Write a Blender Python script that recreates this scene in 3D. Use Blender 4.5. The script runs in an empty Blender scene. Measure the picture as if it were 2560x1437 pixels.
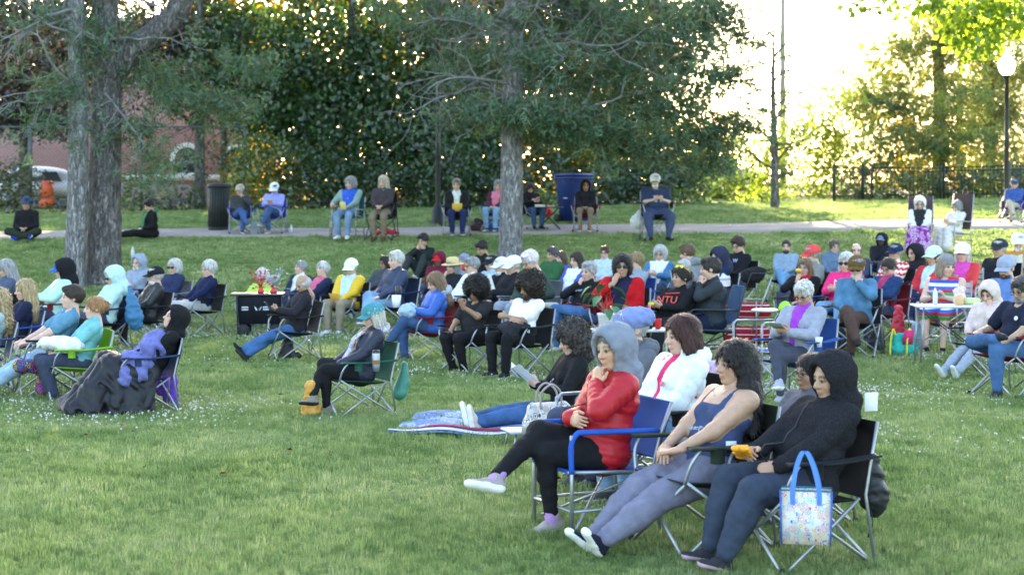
import bpy, math, random
import numpy as np
from mathutils import Vector, Matrix

# ------------------------------------------------------------------ camera, sky, sun, exposure
SC = bpy.context.scene
COL = SC.collection
FPX, Y0, H = 4000.0, 520.0, 2.0          # focal length in photo pixels, horizon row, camera height
cd = bpy.data.cameras.new('camera'); cam = bpy.data.objects.new('camera', cd); COL.objects.link(cam)
cam.location = (0, 0, H); cam.rotation_euler = (math.radians(90), 0, 0)
cd.sensor_width = 36; cd.lens = FPX/2560*36; cd.shift_y = -(718.5-Y0)/2560
cd.clip_start = .1; cd.clip_end = 2000
cd.dof.use_dof = True; cd.dof.focus_distance = 13.0; cd.dof.aperture_fstop = 2.7
SC.camera = cam
SUN_AZ, SUN_EL = -4.0, 16.5              # degrees to the right of the view axis (the sun stands behind the trees), elevation
w = bpy.data.worlds.new('World'); SC.world = w; w.use_nodes = True
nt = w.node_tree; bg = nt.nodes['Background']
sk = nt.nodes.new('ShaderNodeTexSky'); sk.sky_type = 'NISHITA'; sk.sun_disc = False
sk.sun_elevation = math.radians(SUN_EL); sk.sun_rotation = math.radians(SUN_AZ)
sk.air_density = 1.0; sk.dust_density = 2.2; sk.ozone_density = 1.0
nt.links.new(sk.outputs[0], bg.inputs[0]); bg.inputs[1].default_value = 0.15
sd = bpy.data.lights.new('sun', 'SUN'); sun = bpy.data.objects.new('sun', sd); COL.objects.link(sun)
sd.energy = 5.0; sd.angle = math.radians(.6); sd.color = (1, .82, .50)
sun.rotation_euler = (math.radians(90-SUN_EL), 0, math.radians(180-SUN_AZ))
sun.location = (20, 40, 30)
SC.view_settings.view_transform = 'Standard'; SC.view_settings.look = 'None'
SC.view_settings.gamma = 1; SC.view_settings.exposure = 3.0
SC.view_settings.use_white_balance = True; SC.view_settings.white_balance_temperature = 6800
SC.cycles.use_denoising = True
SC.cycles.max_bounces = 6; SC.cycles.diffuse_bounces = 2; SC.cycles.glossy_bounces = 2
SC.cycles.transmission_bounces = 3; SC.cycles.transparent_max_bounces = 6
SC.cycles.caustics_reflective = False; SC.cycles.caustics_refractive = False

random.seed(7); RNG = np.random.default_rng(7)

# ------------------------------------------------------------------ lay of the land
def softramp(t, a, b, k=1.2):
    f = lambda u: np.logaddexp(0, u/k)*k
    return f(t-a)-f(t-b)
def ground(x, y):
    x = np.asarray(x, float); y = np.asarray(y, float)
    r = softramp(y, 29, 38.5)/9.5
    z = 1.4*r + .056*softramp(y, 38.5, 50) + .015*np.clip(x, -22, 22)*np.clip(r, 0, 1)
    z = z + .02*np.sin(x*.7+1)*np.sin(y*.5)*np.clip((y-12)/8, 0, 1)
    return z
def gz(x, y): return float(ground(x, y))
def P(px, s): return ((px-1280)/s, FPX/s)                 # plan position of something at photo column px and scale s (px per metre)
def ZY(py, s): return H-(py-Y0)/s                          # height of photo row py at that scale

# ------------------------------------------------------------------ mesh helpers
def mk(name, V, F, mats=(), smooth=True, mi=None, col=None):
    V = np.asarray(V, np.float32).reshape(-1, 3)
    me = bpy.data.meshes.new(name)
    groups = F if isinstance(F, list) and len(F) and isinstance(F[0], np.ndarray) and F[0].ndim == 2 else [np.asarray(F, np.int32)]
    groups = [g for g in groups if len(g)]
    me.vertices.add(len(V)); me.vertices.foreach_set('co', V.ravel())
    tot = np.concatenate([np.full(len(g), g.shape[1], np.int32) for g in groups]); loops = np.concatenate([g.ravel() for g in groups]).astype(np.int32)
    st = np.concatenate([[0], np.cumsum(tot)[:-1]]).astype(np.int32)
    me.loops.add(len(loops)); me.loops.foreach_set('vertex_index', loops)
    me.polygons.add(len(tot)); me.polygons.foreach_set('loop_start', st)
    if smooth: me.polygons.foreach_set('use_smooth', np.ones(len(tot), bool))
    for m in mats: me.materials.append(m)
    if mi is not None: me.polygons.foreach_set('material_index', np.asarray(mi, np.int32))
    if col is not None:
        a = me.color_attributes.new('Col', 'FLOAT_COLOR', 'POINT')
        c = np.ones((len(V), 4), np.float32); c[:, :3] = col; a.data.foreach_set('color', c.ravel())
    me.update(calc_edges=True); me.validate()
    return me
def ob(name, me, parent=None, loc=None, rot=None, color=None, mat=None, scale=None, label=None, cat=None, group=None, kind=None):
    o = bpy.data.objects.new(name, me); COL.objects.link(o)
    if parent: o.parent = parent
    if loc is not None: o.location = loc
    if rot is not None: o.rotation_euler = rot if hasattr(rot, '__len__') else (0, 0, rot)
    if scale is not None: o.scale = scale if hasattr(scale, '__len__') else (scale,)*3
    if color is not None: o.color = (*color[:3], 1)
    if mat is not None:
        ms = mat if isinstance(mat, (list, tuple)) else [mat]
        for i, m in enumerate(ms):
            if i < len(o.material_slots): o.material_slots[i].link = 'OBJECT'; o.material_slots[i].material = m
    tag(o, label, cat, group, kind); return o
def tag(o, label=None, cat=None, group=None, kind=None):
    for k, v in (('label', label), ('category', cat), ('group', group), ('kind', kind)):
        if v: o[k] = v
    return o
def empty(name, loc=(0, 0, 0), rot=0, **k):
    o = ob(name, None, None, loc, rot, **k); o.empty_display_size = .1; return o

class MB:                                                  # collects simple shapes into one mesh
    def __init__(s): s.v, s.q, s.t, s.n = [], [], [], 0
    def add(s, V, Q=(), T=()):
        V = np.asarray(V, float).reshape(-1, 3)
        if len(Q): s.q.append(np.asarray(Q, np.int32)+s.n)
        if len(T): s.t.append(np.asarray(T, np.int32)+s.n)
        s.v.append(V); s.n += len(V); return s
    def box(s, c, d, R=None, bev=0):
        x, y, z = [k/2 for k in d]; b = bev
        if b <= 0:
            V = np.array([[i*x, j*y, k*z] for i in (-1, 1) for j in (-1, 1) for k in (-1, 1)])
            Q = [[0, 1, 3, 2], [4, 6, 7, 5], [0, 4, 5, 1], [2, 3, 7, 6], [0, 2, 6, 4], [1, 5, 7, 3]]
            T = ()
        else:
            V, idx = [], {}
            for i in (-1, 1):
                for j in (-1, 1):
                    for k in (-1, 1):
                        for ax in range(3):
                            p = [i*(x-b), j*(y-b), k*(z-b)]; p[ax] = (i*x, j*y, k*z)[ax]
                            idx[(i, j, k, ax)] = len(V); V.append(p)
            Q, T = [], []
            for ax in range(3):
                o1, o2 = (ax+1) % 3, (ax+2) % 3
                for sg in (-1, 1):
                    f = []
                    for a, c2 in ((-1, -1), (1, -1), (1, 1), (-1, 1)):
                        k = [0, 0, 0]; k[ax] = sg; k[o1] = a; k[o2] = c2; f.append(idx[(*k, ax)])
                    Q.append(f if sg > 0 else f[::-1])
                for a in (-1, 1):
                    for c2 in (-1, 1):
                        f = []
                        for sg, fa in ((-1, o1), (1, o1), (1, o2), (-1, o2)):
                            k = [0, 0, 0]; k[ax] = sg; k[o1] = a; k[o2] = c2; f.append(idx[(*k, fa)])
                        Q.append(f if a*c2 < 0 else f[::-1])
            for i in (-1, 1):
                for j in (-1, 1):
                    for k in (-1, 1):
                        f = [idx[(i, j, k, a)] for a in range(3)]; T.append(f if i*j*k > 0 else f[::-1])
            V = np.array(V)
        if R is not None: V = V @ np.asarray(R).T
        return s.add(V+np.asarray(c, float), Q, T)
    def tube(s, pts, r, n=6, caps=True, close=False):
        pts = np.asarray(pts, float); m = len(pts); r = np.broadcast_to(np.asarray(r, float), (m,))
        if close: tg = np.roll(pts, -1, 0)-np.roll(pts, 1, 0)
        else: tg = np.gradient(pts, axis=0)
        tg /= np.linalg.norm(tg, axis=1)[:, None]+1e-9
        up = np.array([0, 0, 1.]) if abs(tg[0, 2]) < .9 else np.array([1., 0, 0])
        V = []
        u = np.cross(tg[0], up); u /= np.linalg.norm(u)
        a = np.arange(n)*2*math.pi/n
        for i in range(m):
            u = u-tg[i]*np.dot(u, tg[i]); u /= np.linalg.norm(u)+1e-9; v = np.cross(tg[i], u)
            V.append(pts[i]+r[i]*(np.cos(a)[:, None]*u+np.sin(a)[:, None]*v))
        V = np.concatenate(V); Q = []
        for i in range(m if close else m-1):
            for j in range(n):
                k = (i+1) % m
                Q.append([i*n+j, i*n+(j+1) % n, k*n+(j+1) % n, k*n+j])
        T = []
        if caps and not close:
            V = np.concatenate([V, pts[:1], pts[-1:]]); c0, c1 = m*n, m*n+1
            for j in range(n):
                T.append([c0, (j+1) % n, j]); T.append([c1, (m-1)*n+j, (m-1)*n+(j+1) % n])
        return s.add(V, Q, T)
    def lathe(s, prof, c=(0, 0, 0), n=16):                  # profile of (r, z), bottom to top
        prof = np.asarray(prof, float); m = len(prof); a = np.arange(n)*2*math.pi/n
        V = np.stack([prof[:, None, 0]*np.cos(a), prof[:, None, 0]*np.sin(a), np.broadcast_to(prof[:, None, 1], (m, n))], -1).reshape(-1, 3)
        Q = [[i*n+j, i*n+(j+1) % n, (i+1)*n+(j+1) % n, (i+1)*n+j] for i in range(m-1) for j in range(n)]
        return s.add(V+np.asarray(c, float), Q)
    def grid(s, G, thick=0):                               # G: (a, b, 3) points
        G = np.asarray(G, float); a, b = G.shape[:2]
        Q = np.array([[i*b+j, (i+1)*b+j, (i+1)*b+j+1, i*b+j+1] for i in range(a-1) for j in range(b-1)])
        if not thick: return s.add(G, Q)
        du = np.gradient(G, axis=0); dv = np.gradient(G, axis=1); N = np.cross(du, dv); N /= np.linalg.norm(N, axis=2)[..., None]+1e-9
        s.add(G+N*thick/2, Q); s.add(G-N*thick/2, Q[:, ::-1])
        rim = [(i, 0) for i in range(a)]+[(a-1, j) for j in range(1, b)]+[(i, b-1) for i in range(a-2, -1, -1)]+[(0, j) for j in range(b-2, 0, -1)]
        ri = np.array([i*b+j for i, j in rim]); V = np.concatenate([(G+N*thick/2).reshape(-1, 3)[ri], (G-N*thick/2).reshape(-1, 3)[ri]]); n = len(ri)
        return s.add(V, [[i, n+i, n+(i+1) % n, (i+1) % n] for i in range(n)])
    def mesh(s, name, mats=(), smooth=True):
        F = []
        if s.q: F.append(np.concatenate(s.q))
        if s.t: F.append(np.concatenate(s.t))
        return mk(name, np.concatenate(s.v), F, mats if isinstance(mats, (list, tuple)) else [mats], smooth)
def bez(pts, n=12):                                        # Catmull-Rom through points
    p = np.asarray(pts, float); p = np.concatenate([2*p[:1]-p[1:2], p, 2*p[-1:]-p[-2:-1]]); out = []
    for i in range(1, len(p)-2):
        for t in np.linspace(0, 1, n, endpoint=False):
            out.append(.5*((2*p[i])+(-p[i-1]+p[i+1])*t+(2*p[i-1]-5*p[i]+4*p[i+1]-p[i+2])*t*t+(-p[i-1]+3*p[i]-3*p[i+1]+p[i+2])*t**3))
    out.append(p[-2]); return np.array(out)

# ------------------------------------------------------------------ implicit surfaces (smoothly blended, then meshed)
def cone(a, b, ra, rb, flat=None, k=None):
    a = np.asarray(a, float); b = np.asarray(b, float); return ('c', a, b, ra, rb, flat, k)
def ell(c, r, R=None, k=None):
    return ('e', np.asarray(c, float), np.asarray(r, float), None if R is None else np.asarray(R, float), k)
def neg(p, k=.01): return ('n', p, k)
def fcut(fn): return ('f', fn)                             # keep where fn(P) < 0
def _bb(p):
    if p[0] == 'c':
        r = max(p[3], p[4]); return np.minimum(p[1], p[2])-r, np.maximum(p[1], p[2])+r
    r = max(p[2]) if p[3] is not None else p[2]; return p[1]-r, p[1]+r
def _dist(p, X):
    if p[0] == 'c':
        ba = p[2]-p[1]; L = max(ba@ba, 1e-9); q = X-p[1]; t = np.clip(q@ba/L, 0, 1); q = q-t[..., None]*ba
        if p[5] is not None:
            n, f = p[5]; q = q+(f-1)*(q@n)[..., None]*n
        d = np.sqrt((q*q).sum(-1))-(p[3]+t*(p[4]-p[3]))
        return d if p[5] is None else d/((1+p[5][1])/2)
    q = X-p[1]
    if p[3] is not None: q = q@p[3]
    m = np.sqrt(((q/p[2])**2).sum(-1)); return (m-1)*min(p[2])*1.15
def sdf(prims, h, k=.03, disp=None):
    pos = [p for p in prims if p[0] in 'ce']; bbs = [_bb(p) for p in pos]; mg = k+4*h
    lo = np.min([b[0] for b in bbs], 0)-mg; hi = np.max([b[1] for b in bbs], 0)+mg
    n = np.ceil((hi-lo)/h).astype(int)+1; D = np.full(n, .5, np.float32)
    ax = [lo[i]+h*np.arange(n[i]) for i in range(3)]
    def block(b0, b1):
        i0 = np.maximum(((b0-mg-lo)/h).astype(int), 0); i1 = np.minimum(((b1+mg-lo)/h).astype(int)+2, n)
        sl = tuple(slice(i0[i], i1[i]) for i in range(3))
        X = np.stack(np.meshgrid(*[ax[i][sl[i]] for i in range(3)], indexing='ij'), -1); return sl, X
    for p in prims:
        if p[0] in 'ce':
            sl, X = block(*_bb(p)); d = _dist(p, X); kk = p[-1] if p[-1] is not None else k; o = D[sl]
            hh = np.maximum(kk-np.abs(o-d), 0)/kk; D[sl] = np.minimum(o, d)-hh*hh*kk/4
        elif p[0] == 'n':
            sl, X = block(*_bb(p[1])); d = -_dist(p[1], X); kk = p[2]; o = D[sl]
            hh = np.maximum(kk-np.abs(o-d), 0)/kk; D[sl] = np.maximum(o, d)+hh*hh*kk/4
    fs = [p for p in prims if p[0] == 'f']
    if fs or disp is not None:
        X = np.stack(np.meshgrid(*ax, indexing='ij'), -1)
        if disp is not None:
            m = np.abs(D) < 5*h; D[m] += disp(X[m])
        for p in fs: D = np.maximum(D, p[1](X))
    return nets(D, lo, h)
_E = [((0, 0, 0), (1, 0, 0)), ((0, 1, 0), (1, 1, 0)), ((0, 0, 1), (1, 0, 1)), ((0, 1, 1), (1, 1, 1)), ((0, 0, 0), (0, 1, 0)), ((1, 0, 0), (1, 1, 0)),
      ((0, 0, 1), (0, 1, 1)), ((1, 0, 1), (1, 1, 1)), ((0, 0, 0), (0, 0, 1)), ((1, 0, 0), (1, 0, 1)), ((0, 1, 0), (0, 1, 1)), ((1, 1, 0), (1, 1, 1))]
def nets(D, lo, h):
    S = D < 0; c = np.zeros(np.array(D.shape)-1, np.int8)
    for i in (0, 1):
        for j in (0, 1):
            for k in (0, 1): c += S[i:S.shape[0]-1+i, j:S.shape[1]-1+j, k:S.shape[2]-1+k]
    mix = (c > 0) & (c < 8); I = np.argwhere(mix); acc = np.zeros((len(I), 3)); cnt = np.zeros(len(I))
    for a, b in _E:
        a = np.array(a); b = np.array(b); A = I+a; B = I+b
        va = D[A[:, 0], A[:, 1], A[:, 2]]; vb = D[B[:, 0], B[:, 1], B[:, 2]]; m = (va < 0) != (vb < 0)
        t = np.where(m, va/np.where(m, va-vb, 1), 0); acc += m[:, None]*(a+t[:, None]*(b-a)); cnt += m
    V = lo+h*(I+acc/cnt[:, None]); vid = np.full(c.shape, -1, np.int32); vid[mix] = np.arange(len(I)); Q = []
    for axn in range(3):
        o1, o2 = (axn+1) % 3, (axn+2) % 3
        s0 = [slice(None)]*3; s1 = [slice(None)]*3; s0[axn] = slice(0, -1); s1[axn] = slice(1, None)
        A = S[tuple(s0)]; e = np.argwhere(A != S[tuple(s1)])
        e = e[(e[:, o1] > 0) & (e[:, o2] > 0) & (e[:, o1] < c.shape[o1]) & (e[:, o2] < c.shape[o2])]
        if not len(e): continue
        q = []
        for d1, d2 in ((-1, -1), (0, -1), (0, 0), (-1, 0)):
            g = e.copy(); g[:, o1] += d1; g[:, o2] += d2; q.append(vid[g[:, 0], g[:, 1], g[:, 2]])
        q = np.stack(q, 1); ins = A[e[:, 0], e[:, 1], e[:, 2]]; q[~ins] = q[~ins][:, ::-1]; Q.append(q)
    Q = np.concatenate(Q); Q = Q[(Q >= 0).all(1)]
    return V, Q
def wrinkle(amp, lam, seed, n=5):
    r = np.random.default_rng(seed); ks = r.normal(size=(n, 3)); ks /= np.linalg.norm(ks, axis=1)[:, None]; ks *= (2*math.pi/lam)*r.uniform(.7, 1.5, (n, 1)); ph = r.uniform(0, 6.28, n)
    def f(X):
        q = X+.03*np.sin(X[..., [1, 2, 0]]*23+ph[:3]); o = 0
        for i in range(n): o = o+(1-2*np.abs(np.sin(.5*(q@ks[i])+ph[i])))
        return amp*o/n**.5
    return f

# ------------------------------------------------------------------ materials
def newmat(name):
    m = bpy.data.materials.new(name); m.use_nodes = True; return m, m.node_tree.nodes, m.node_tree.links, m.node_tree.nodes['Principled BSDF']
def N(ns, t, **k):
    n = ns.new(t)
    for a, v in k.items():
        if a in ('inp',):
            for i, x in v.items(): n.inputs[i].default_value = x
        else: setattr(n, a, v)
    return n
def ramp(ns, stops):
    r = ns.new('ShaderNodeValToRGB'); e = r.color_ramp.elements
    while len(e) < len(stops): e.new(.5)
    for i, (p, c) in enumerate(stops): e[i].position = p; e[i].color = (*c[:3], 1)
    return r
def simple(name, col, rough=.6, metal=0, var=.12, scale=12, bump=.15, bscale=60, spec=.35, src=None, emit=0, objcol=False, attr=False, coat=0):
    m, ns, L, b = newmat(name)
    tc = N(ns, 'ShaderNodeTexCoord'); no = N(ns, 'ShaderNodeTexNoise', inp={2: scale, 3: 5.0}); L.new(tc.outputs['Object'], no.inputs['Vector'])
    mr = N(ns, 'ShaderNodeMapRange', inp={3: 1-var, 4: 1+var}); mr.inputs[1].default_value = .3; mr.inputs[2].default_value = .7; L.new(no.outputs[0], mr.inputs[0])
    mx = N(ns, 'ShaderNodeVectorMath', operation='SCALE'); L.new(mr.outputs[0], mx.inputs['Scale'])
    if objcol: oi = N(ns, 'ShaderNodeObjectInfo'); L.new(oi.outputs['Color'], mx.inputs[0])
    elif attr: at = N(ns, 'ShaderNodeAttribute', attribute_name='Col'); L.new(at.outputs['Color'], mx.inputs[0])
    else: mx.inputs[0].default_value = col[:3]
    L.new(mx.outputs[0], b.inputs['Base Color'])
    b.inputs['Roughness'].default_value = rough; b.inputs['Metallic'].default_value = metal; b.inputs['Specular IOR Level'].default_value = spec
    if coat: b.inputs['Coat Weight'].default_value = coat
    if bump:
        n2 = N(ns, 'ShaderNodeTexNoise', inp={2: bscale, 3: 4.0}); L.new(tc.outputs['Object'], n2.inputs['Vector'])
        bp = N(ns, 'ShaderNodeBump', inp={0: bump, 1: .01}); L.new(n2.outputs[0], bp.inputs['Height']); L.new(bp.outputs[0], b.inputs['Normal'])
    if emit: b.inputs['Emission Color'].default_value = (*col[:3], 1); b.inputs['Emission Strength'].default_value = emit
    return m
M = {}
M['cloth'] = simple('cloth', (1, 1, 1), .92, var=.14, scale=16, bump=.6, bscale=28, spec=.15, objcol=True)
M['denim'] = simple('denim', (1, 1, 1), .95, var=.28, scale=7, bump=.3, bscale=60, spec=.1, objcol=True)
M['fleece'] = simple('fleece', (1, 1, 1), 1.0, var=.45, scale=140, bump=.8, bscale=160, spec=.05, objcol=True)
M['nylon'] = simple('nylon', (1, 1, 1), .55, var=.10, scale=9, bump=.3, bscale=25, spec=.4, objcol=True)
M['camp'] = simple('camp_fabric', (1, 1, 1), .85, var=.08, scale=8, bump=.25, bscale=200, spec=.2, objcol=True)
M['skin'] = simple('skin', (1, 1, 1), .48, var=.08, scale=38, bump=.25, bscale=120, spec=.35, attr=True)
b = M['skin'].node_tree.nodes['Principled BSDF']; b.inputs['Subsurface Weight'].default_value = .12; b.inputs['Subsurface Radius'].default_value = (.02, .008, .004); b.inputs['Subsurface Scale'].default_value = .5
M['hair'] = simple('hair', (1, 1, 1), .5, var=.5, scale=45, bump=.9, bscale=110, spec=.35, objcol=True)
M['paint'] = simple('painted', (1, 1, 1), .45, var=.06, scale=10, bump=.03, bscale=80, spec=.4, objcol=True)
M['plastic'] = simple('plastic', (1, 1, 1), .4, var=.05, scale=6, bump=.03, bscale=30, spec=.45, objcol=True)
M['metal'] = simple('metal_tube', (.34, .36, .39), .42, .7, .1, 20, .05, 60)
M['metal_dark'] = simple('dark_metal_tube', (.035, .037, .042), .45, .3, .2, 20, .05, 60)
M['paper'] = simple('paper', (1, 1, 1), .9, var=.06, scale=20, bump=.1, bscale=30, spec=.1, objcol=True)
M['rubber'] = simple('rubber', (.02, .02, .022), .7, var=.2)
M['leather'] = simple('leather', (1, 1, 1), .5, var=.2, scale=14, bump=.2, bscale=80, spec=.4, objcol=True)
M['straw'] = simple('straw', (.62, .47, .22), .8, var=.25, scale=90, bump=.6, bscale=120)
def stretch_noise(m, s):                                    # hair: strands run down
    ns, L = m.node_tree.nodes, m.node_tree.links
    tc = [n for n in ns if n.type == 'TEX_COORD'][0]; mp = N(ns, 'ShaderNodeMapping'); mp.inputs['Scale'].default_value = s
    L.new(tc.outputs['Object'], mp.inputs['Vector'])
    for n in ns:
        if n.type == 'TEX_NOISE': L.new(mp.outputs[0], n.inputs['Vector'])
stretch_noise(M['hair'], (1, 1, .16))

# ------------------------------------------------------------------ people: templates
def T(V, R, p, mir=False):
    V = np.asarray(V)*([1, -1, 1] if mir else [1, 1, 1]); return V@np.asarray(R).T+p
_cache = {}
def head_tpl(h):
    if ('head', h) in _cache: return _cache['head', h]
    pr = [ell((-.012, 0, .03), (.100, .077, .094)), ell((.026, 0, -.035), (.068, .062, .088)), ell((.052, 0, -.098), (.034, .032, .022)),
          cone((-.015, 0, -.06), (-.04, 0, -.2), .053, .056), cone((.075, -.03, .026), (.075, .03, .026), .014, .014, k=.02)]
    for s in (1, -1):
        pr += [ell((.06, s*.036, -.03), (.026, .024, .026)), ell((-.008, s*.079, -.008), (.021, .008, .033), k=.01)]
    for s in (1, -1): pr.append(neg(ell((.101, s*.031, .004), (.014, .02, .013)), .012))
    pr += [cone((.088, 0, .012), (.113, 0, -.028), .007, .013, k=.012), cone((.1, -.012, -.033), (.1, .012, -.033), .009, .009, k=.008),
           ell((.088, 0, -.062), (.011, .024, .006), k=.008), ell((.086, 0, -.073), (.012, .02, .007), k=.008)]
    for s in (1, -1): pr.append(ell((.080, s*.031, .004), (.013, .016, .012), k=.004))
    V, Q = sdf(pr, h, .022)
    x, y, z = V.T; ay = np.abs(y); code = np.zeros(len(V), int)
    code[(x > .078) & (ay < .026) & (np.abs(z+.067) < .011)] = 1
    e = h*.35
    code[(x > .06) & (ay > .012) & (ay < .052) & (np.abs(z-.026-.08*(.03-np.abs(ay-.03))) < .0055+e)] = 2
    eye = (x > .072) & (((ay-.031)/(.0165+e))**2+((z-.003)/(.0075+e))**2 < 1); code[eye] = 3
    code[eye & (((ay-.031)/(.0085+e))**2+((z-.003)/(.0085+e))**2 < 1)] = 4
    _cache['head', h] = (V, Q, code); return _cache['head', h]
def hand_tpl(h, curl):
    key = ('hand', h, curl)
    if key in _cache: return _cache[key]
    ang = {'relax': (22, 38), 'grip': (60, 75), 'flat': (6, 8), 'soft': (35, 30)}[curl]
    z = np.array([0, 0, 1.]); pr = [cone((-.03, 0, 0), (.02, 0, 0), .026, .030, (z, 1.3)), cone((.02, 0, 0), (.082, 0, 0), .034, .041, (z, 2.3))]
    for y, L in ((.030, .072), (.010, .083), (-.011, .077), (-.030, .058)):
        p = np.array([.082, y*.95, 0]); a = 0
        for i, (fr, an) in enumerate(((.5, ang[0]), (.5, ang[1]))):
            a += math.radians(an); q = p+L*fr*np.array([math.cos(a), y*.9, -math.sin(a)]); pr.append(cone(p, q, .0090-.001*i, .0078-.001*i, k=.004)); p = q
    pr += [cone((.015, .025, -.004), (.05, .052, -.02), .016, .012, k=.015), cone((.05, .052, -.02), (.085, .052, -.035), .011, .009, k=.006)]
    _cache[key] = sdf(pr, h, .014); return _cache[key]
def cached_mesh(key, fn):
    if key not in _cache: _cache[key] = fn()
    return _cache[key]
def hcut(hl_front=.05, low_side=-.035, low_back=-.085):      # keep hair above a hairline that falls towards the nape
    def f(X):
        x, y, z = X[..., 0], X[..., 1], X[..., 2]
        lim = np.where(x > .0, low_side+.5*np.maximum(x-.0, 0), low_side+(low_back-low_side)*np.clip(-x/.06, 0, 1)); return lim-z
    return fcut(f)
FACE = lambda g=0: neg(ell((.115, 0, -.035), (.07-g, .078, .105)), .012)
def strands(amp, n=34):
    def f(X):
        th = np.arctan2(X[..., 1], X[..., 0]+.02); r = X[..., 2]*14
        return amp*np.sin(n*th+2.2*np.sin(5*th+X[..., 2]*18)+np.sin(r))
    return f
def hair_mesh(style, h):
    def fn():
        cap = ell((-.014, 0, .036), (.113, .09, .102)); D = strands(.0022); pr = [cap]
        if style == 'short': pr = [ell((-.016, 0, .036), (.110, .087, .100)), ell((.05, .02, .098), (.04, .05, .02)), FACE(.012), hcut()]; D = wrinkle(.0055, .028, 3)
        elif style == 'crop': pr = [ell((-.014, 0, .033), (.107, .084, .098)), FACE(), hcut()]; D = wrinkle(.0015, .02, 4)
        elif style == 'fluffy': pr = [ell((-.018, 0, .044), (.118, .1, .108)), ell((.03, .03, .11), (.05, .04, .03)), FACE(), hcut(low_side=-.03)]; D = wrinkle(.006, .035, 5)
        elif style == 'swept': pr = [ell((-.02, 0, .042), (.116, .094, .106)), ell((.06, -.02, .095), (.045, .055, .028)), FACE(), hcut(low_side=-.02)]; D = wrinkle(.004, .03, 6)
        elif style == 'ring': pr = [ell((-.02, 0, .0), (.108, .09, .075)), FACE(), neg(ell((.02, 0, .09), (.13, .075, .075)), .01), hcut()]; D = wrinkle(.002, .02, 7)
        elif style == 'bob': pr = [ell((-.016, 0, .038), (.12, .099, .106)), ell((-.03, .074, -.05), (.07, .036, .1)), ell((-.03, -.074, -.05), (.07, .036, .1)), ell((-.07, 0, -.045), (.06, .085, .095)), FACE(.0), fcut(lambda X: -.135-X[..., 2])]; D = strands(.003, 40)
        elif style == 'helmet': pr = [ell((-.016, 0, .038), (.124, .105, .108)), ell((-.03, .07, -.02), (.07, .042, .075)), ell((-.03, -.07, -.02), (.07, .042, .075)), ell((-.07, 0, -.03), (.06, .085, .08)), FACE(), fcut(lambda X: -.09-X[..., 2])]; D = wrinkle(.007, .04, 8)
        elif style in ('long', 'wavy'):
            pr = [ell((-.016, 0, .038), (.12, .098, .106)), cone((-.05, .06, -.02), (-.03, .095, -.28), .05, .038), cone((-.05, -.06, -.02), (-.03, -.095, -.28), .05, .038), cone((-.07, 0, 0), (-.085, 0, -.33), .075, .07),
                  ell((.0, .08, -.06), (.04, .022, .1)), ell((.0, -.08, -.06), (.04, .022, .1)), FACE()]; D = strands(.004, 30) if style == 'long' else wrinkle(.009, .06, 9)
        elif style == 'longfront':
            pr = [ell((-.016, 0, .038), (.122, .1, .107)), cone((-.05, .065, -.02), (.0, .10, -.2), .05, .05), cone((.0, .10, -.2), (.06, .12, -.36), .05, .028), cone((-.05, -.065, -.02), (-.04, -.1, -.24), .05, .045), cone((-.07, 0, 0), (-.09, .02, -.36), .08, .08), cone((-.04, .08, -.15), (-.03, .12, -.36), .06, .04),
                  FACE()]; D = wrinkle(.006, .05, 10)
        elif style == 'afro': pr = [ell((-.035, 0, .055), (.165, .158, .15)), ell((-.06, 0, -.03), (.12, .135, .11)), neg(ell((.135, 0, -.05), (.082, .085, .125)), .02)]; D = wrinkle(.013, .035, 11)
        elif style == 'curly': pr = [ell((-.03, 0, .045), (.135, .125, .125)), ell((-.05, .07, -.07), (.08, .07, .12)), ell((-.05, -.07, -.07), (.08, .07, .12)), ell((-.08, 0, -.08), (.08, .11, .14)), neg(ell((.13, 0, -.04), (.075, .07, .115)), .02)]; D = wrinkle(.014, .04, 12)
        elif style == 'bun': pr = [ell((-.014, 0, .036), (.112, .088, .102)), FACE(), hcut(low_back=-.07), ell((-.12, 0, .035), (.05, .055, .05)), ell((.02, .08, -.02), (.012, .008, .06)), ell((.02, -.08, -.02), (.012, .008, .06))]; D = wrinkle(.005, .04, 13)
        elif style == 'pony': pr = [ell((-.014, 0, .036), (.112, .089, .102)), FACE(), hcut(low_back=-.06), ell((-.115, 0, .05), (.03, .03, .03)), cone((-.12, 0, .04), (-.13, .02, -.16), .03, .018)]; D = strands(.003)
        pr = [p for p in pr if p[0] in 'ce']+[p for p in pr if p[0] not in 'ce']
        # cuts named before later lobes still apply to the whole
        V, Q = sdf(pr, h, .03, D); gg = np.random.default_rng(len(style)+int(h*1e4)); nv = len(V); fn_ = np.cross(V[Q[:, 1]]-V[Q[:, 0]], V[Q[:, 2]]-V[Q[:, 0]]); nr = np.zeros_like(V)
        for kq in range(4): np.add.at(nr, Q[:, kq], fn_)
        nr /= np.linalg.norm(nr, axis=1)[:, None]+1e-12; ns_ = int(nv*(.6 if h < .009 else .45)); ix = gg.choice(nv, ns_); P0, n0 = V[ix], nr[ix]
        if style in ('afro', 'curly'): d = n0*.5+gg.normal(size=(ns_, 3))*.9; L_ = gg.uniform(.012, .035, (ns_, 1))
        else:
            dn = np.array([-.25, 0, -1.]); d = dn-n0*(n0@dn)[:, None]; d = d/(np.linalg.norm(d, axis=1)[:, None]+1e-6)+gg.normal(size=(ns_, 3))*(.2 if style in ('fluffy', 'helmet', 'bun', 'wavy') else .09)+n0*.03; L_ = gg.uniform(.02, .06, (ns_, 1))*(.6 if style in ('short', 'crop', 'swept', 'ring') else 1)
        d /= np.linalg.norm(d, axis=1)[:, None]; sd_ = np.cross(d, n0); sd_ /= np.linalg.norm(sd_, axis=1)[:, None]+1e-9; wd_ = .0022 if h < .009 else .0035
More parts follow.
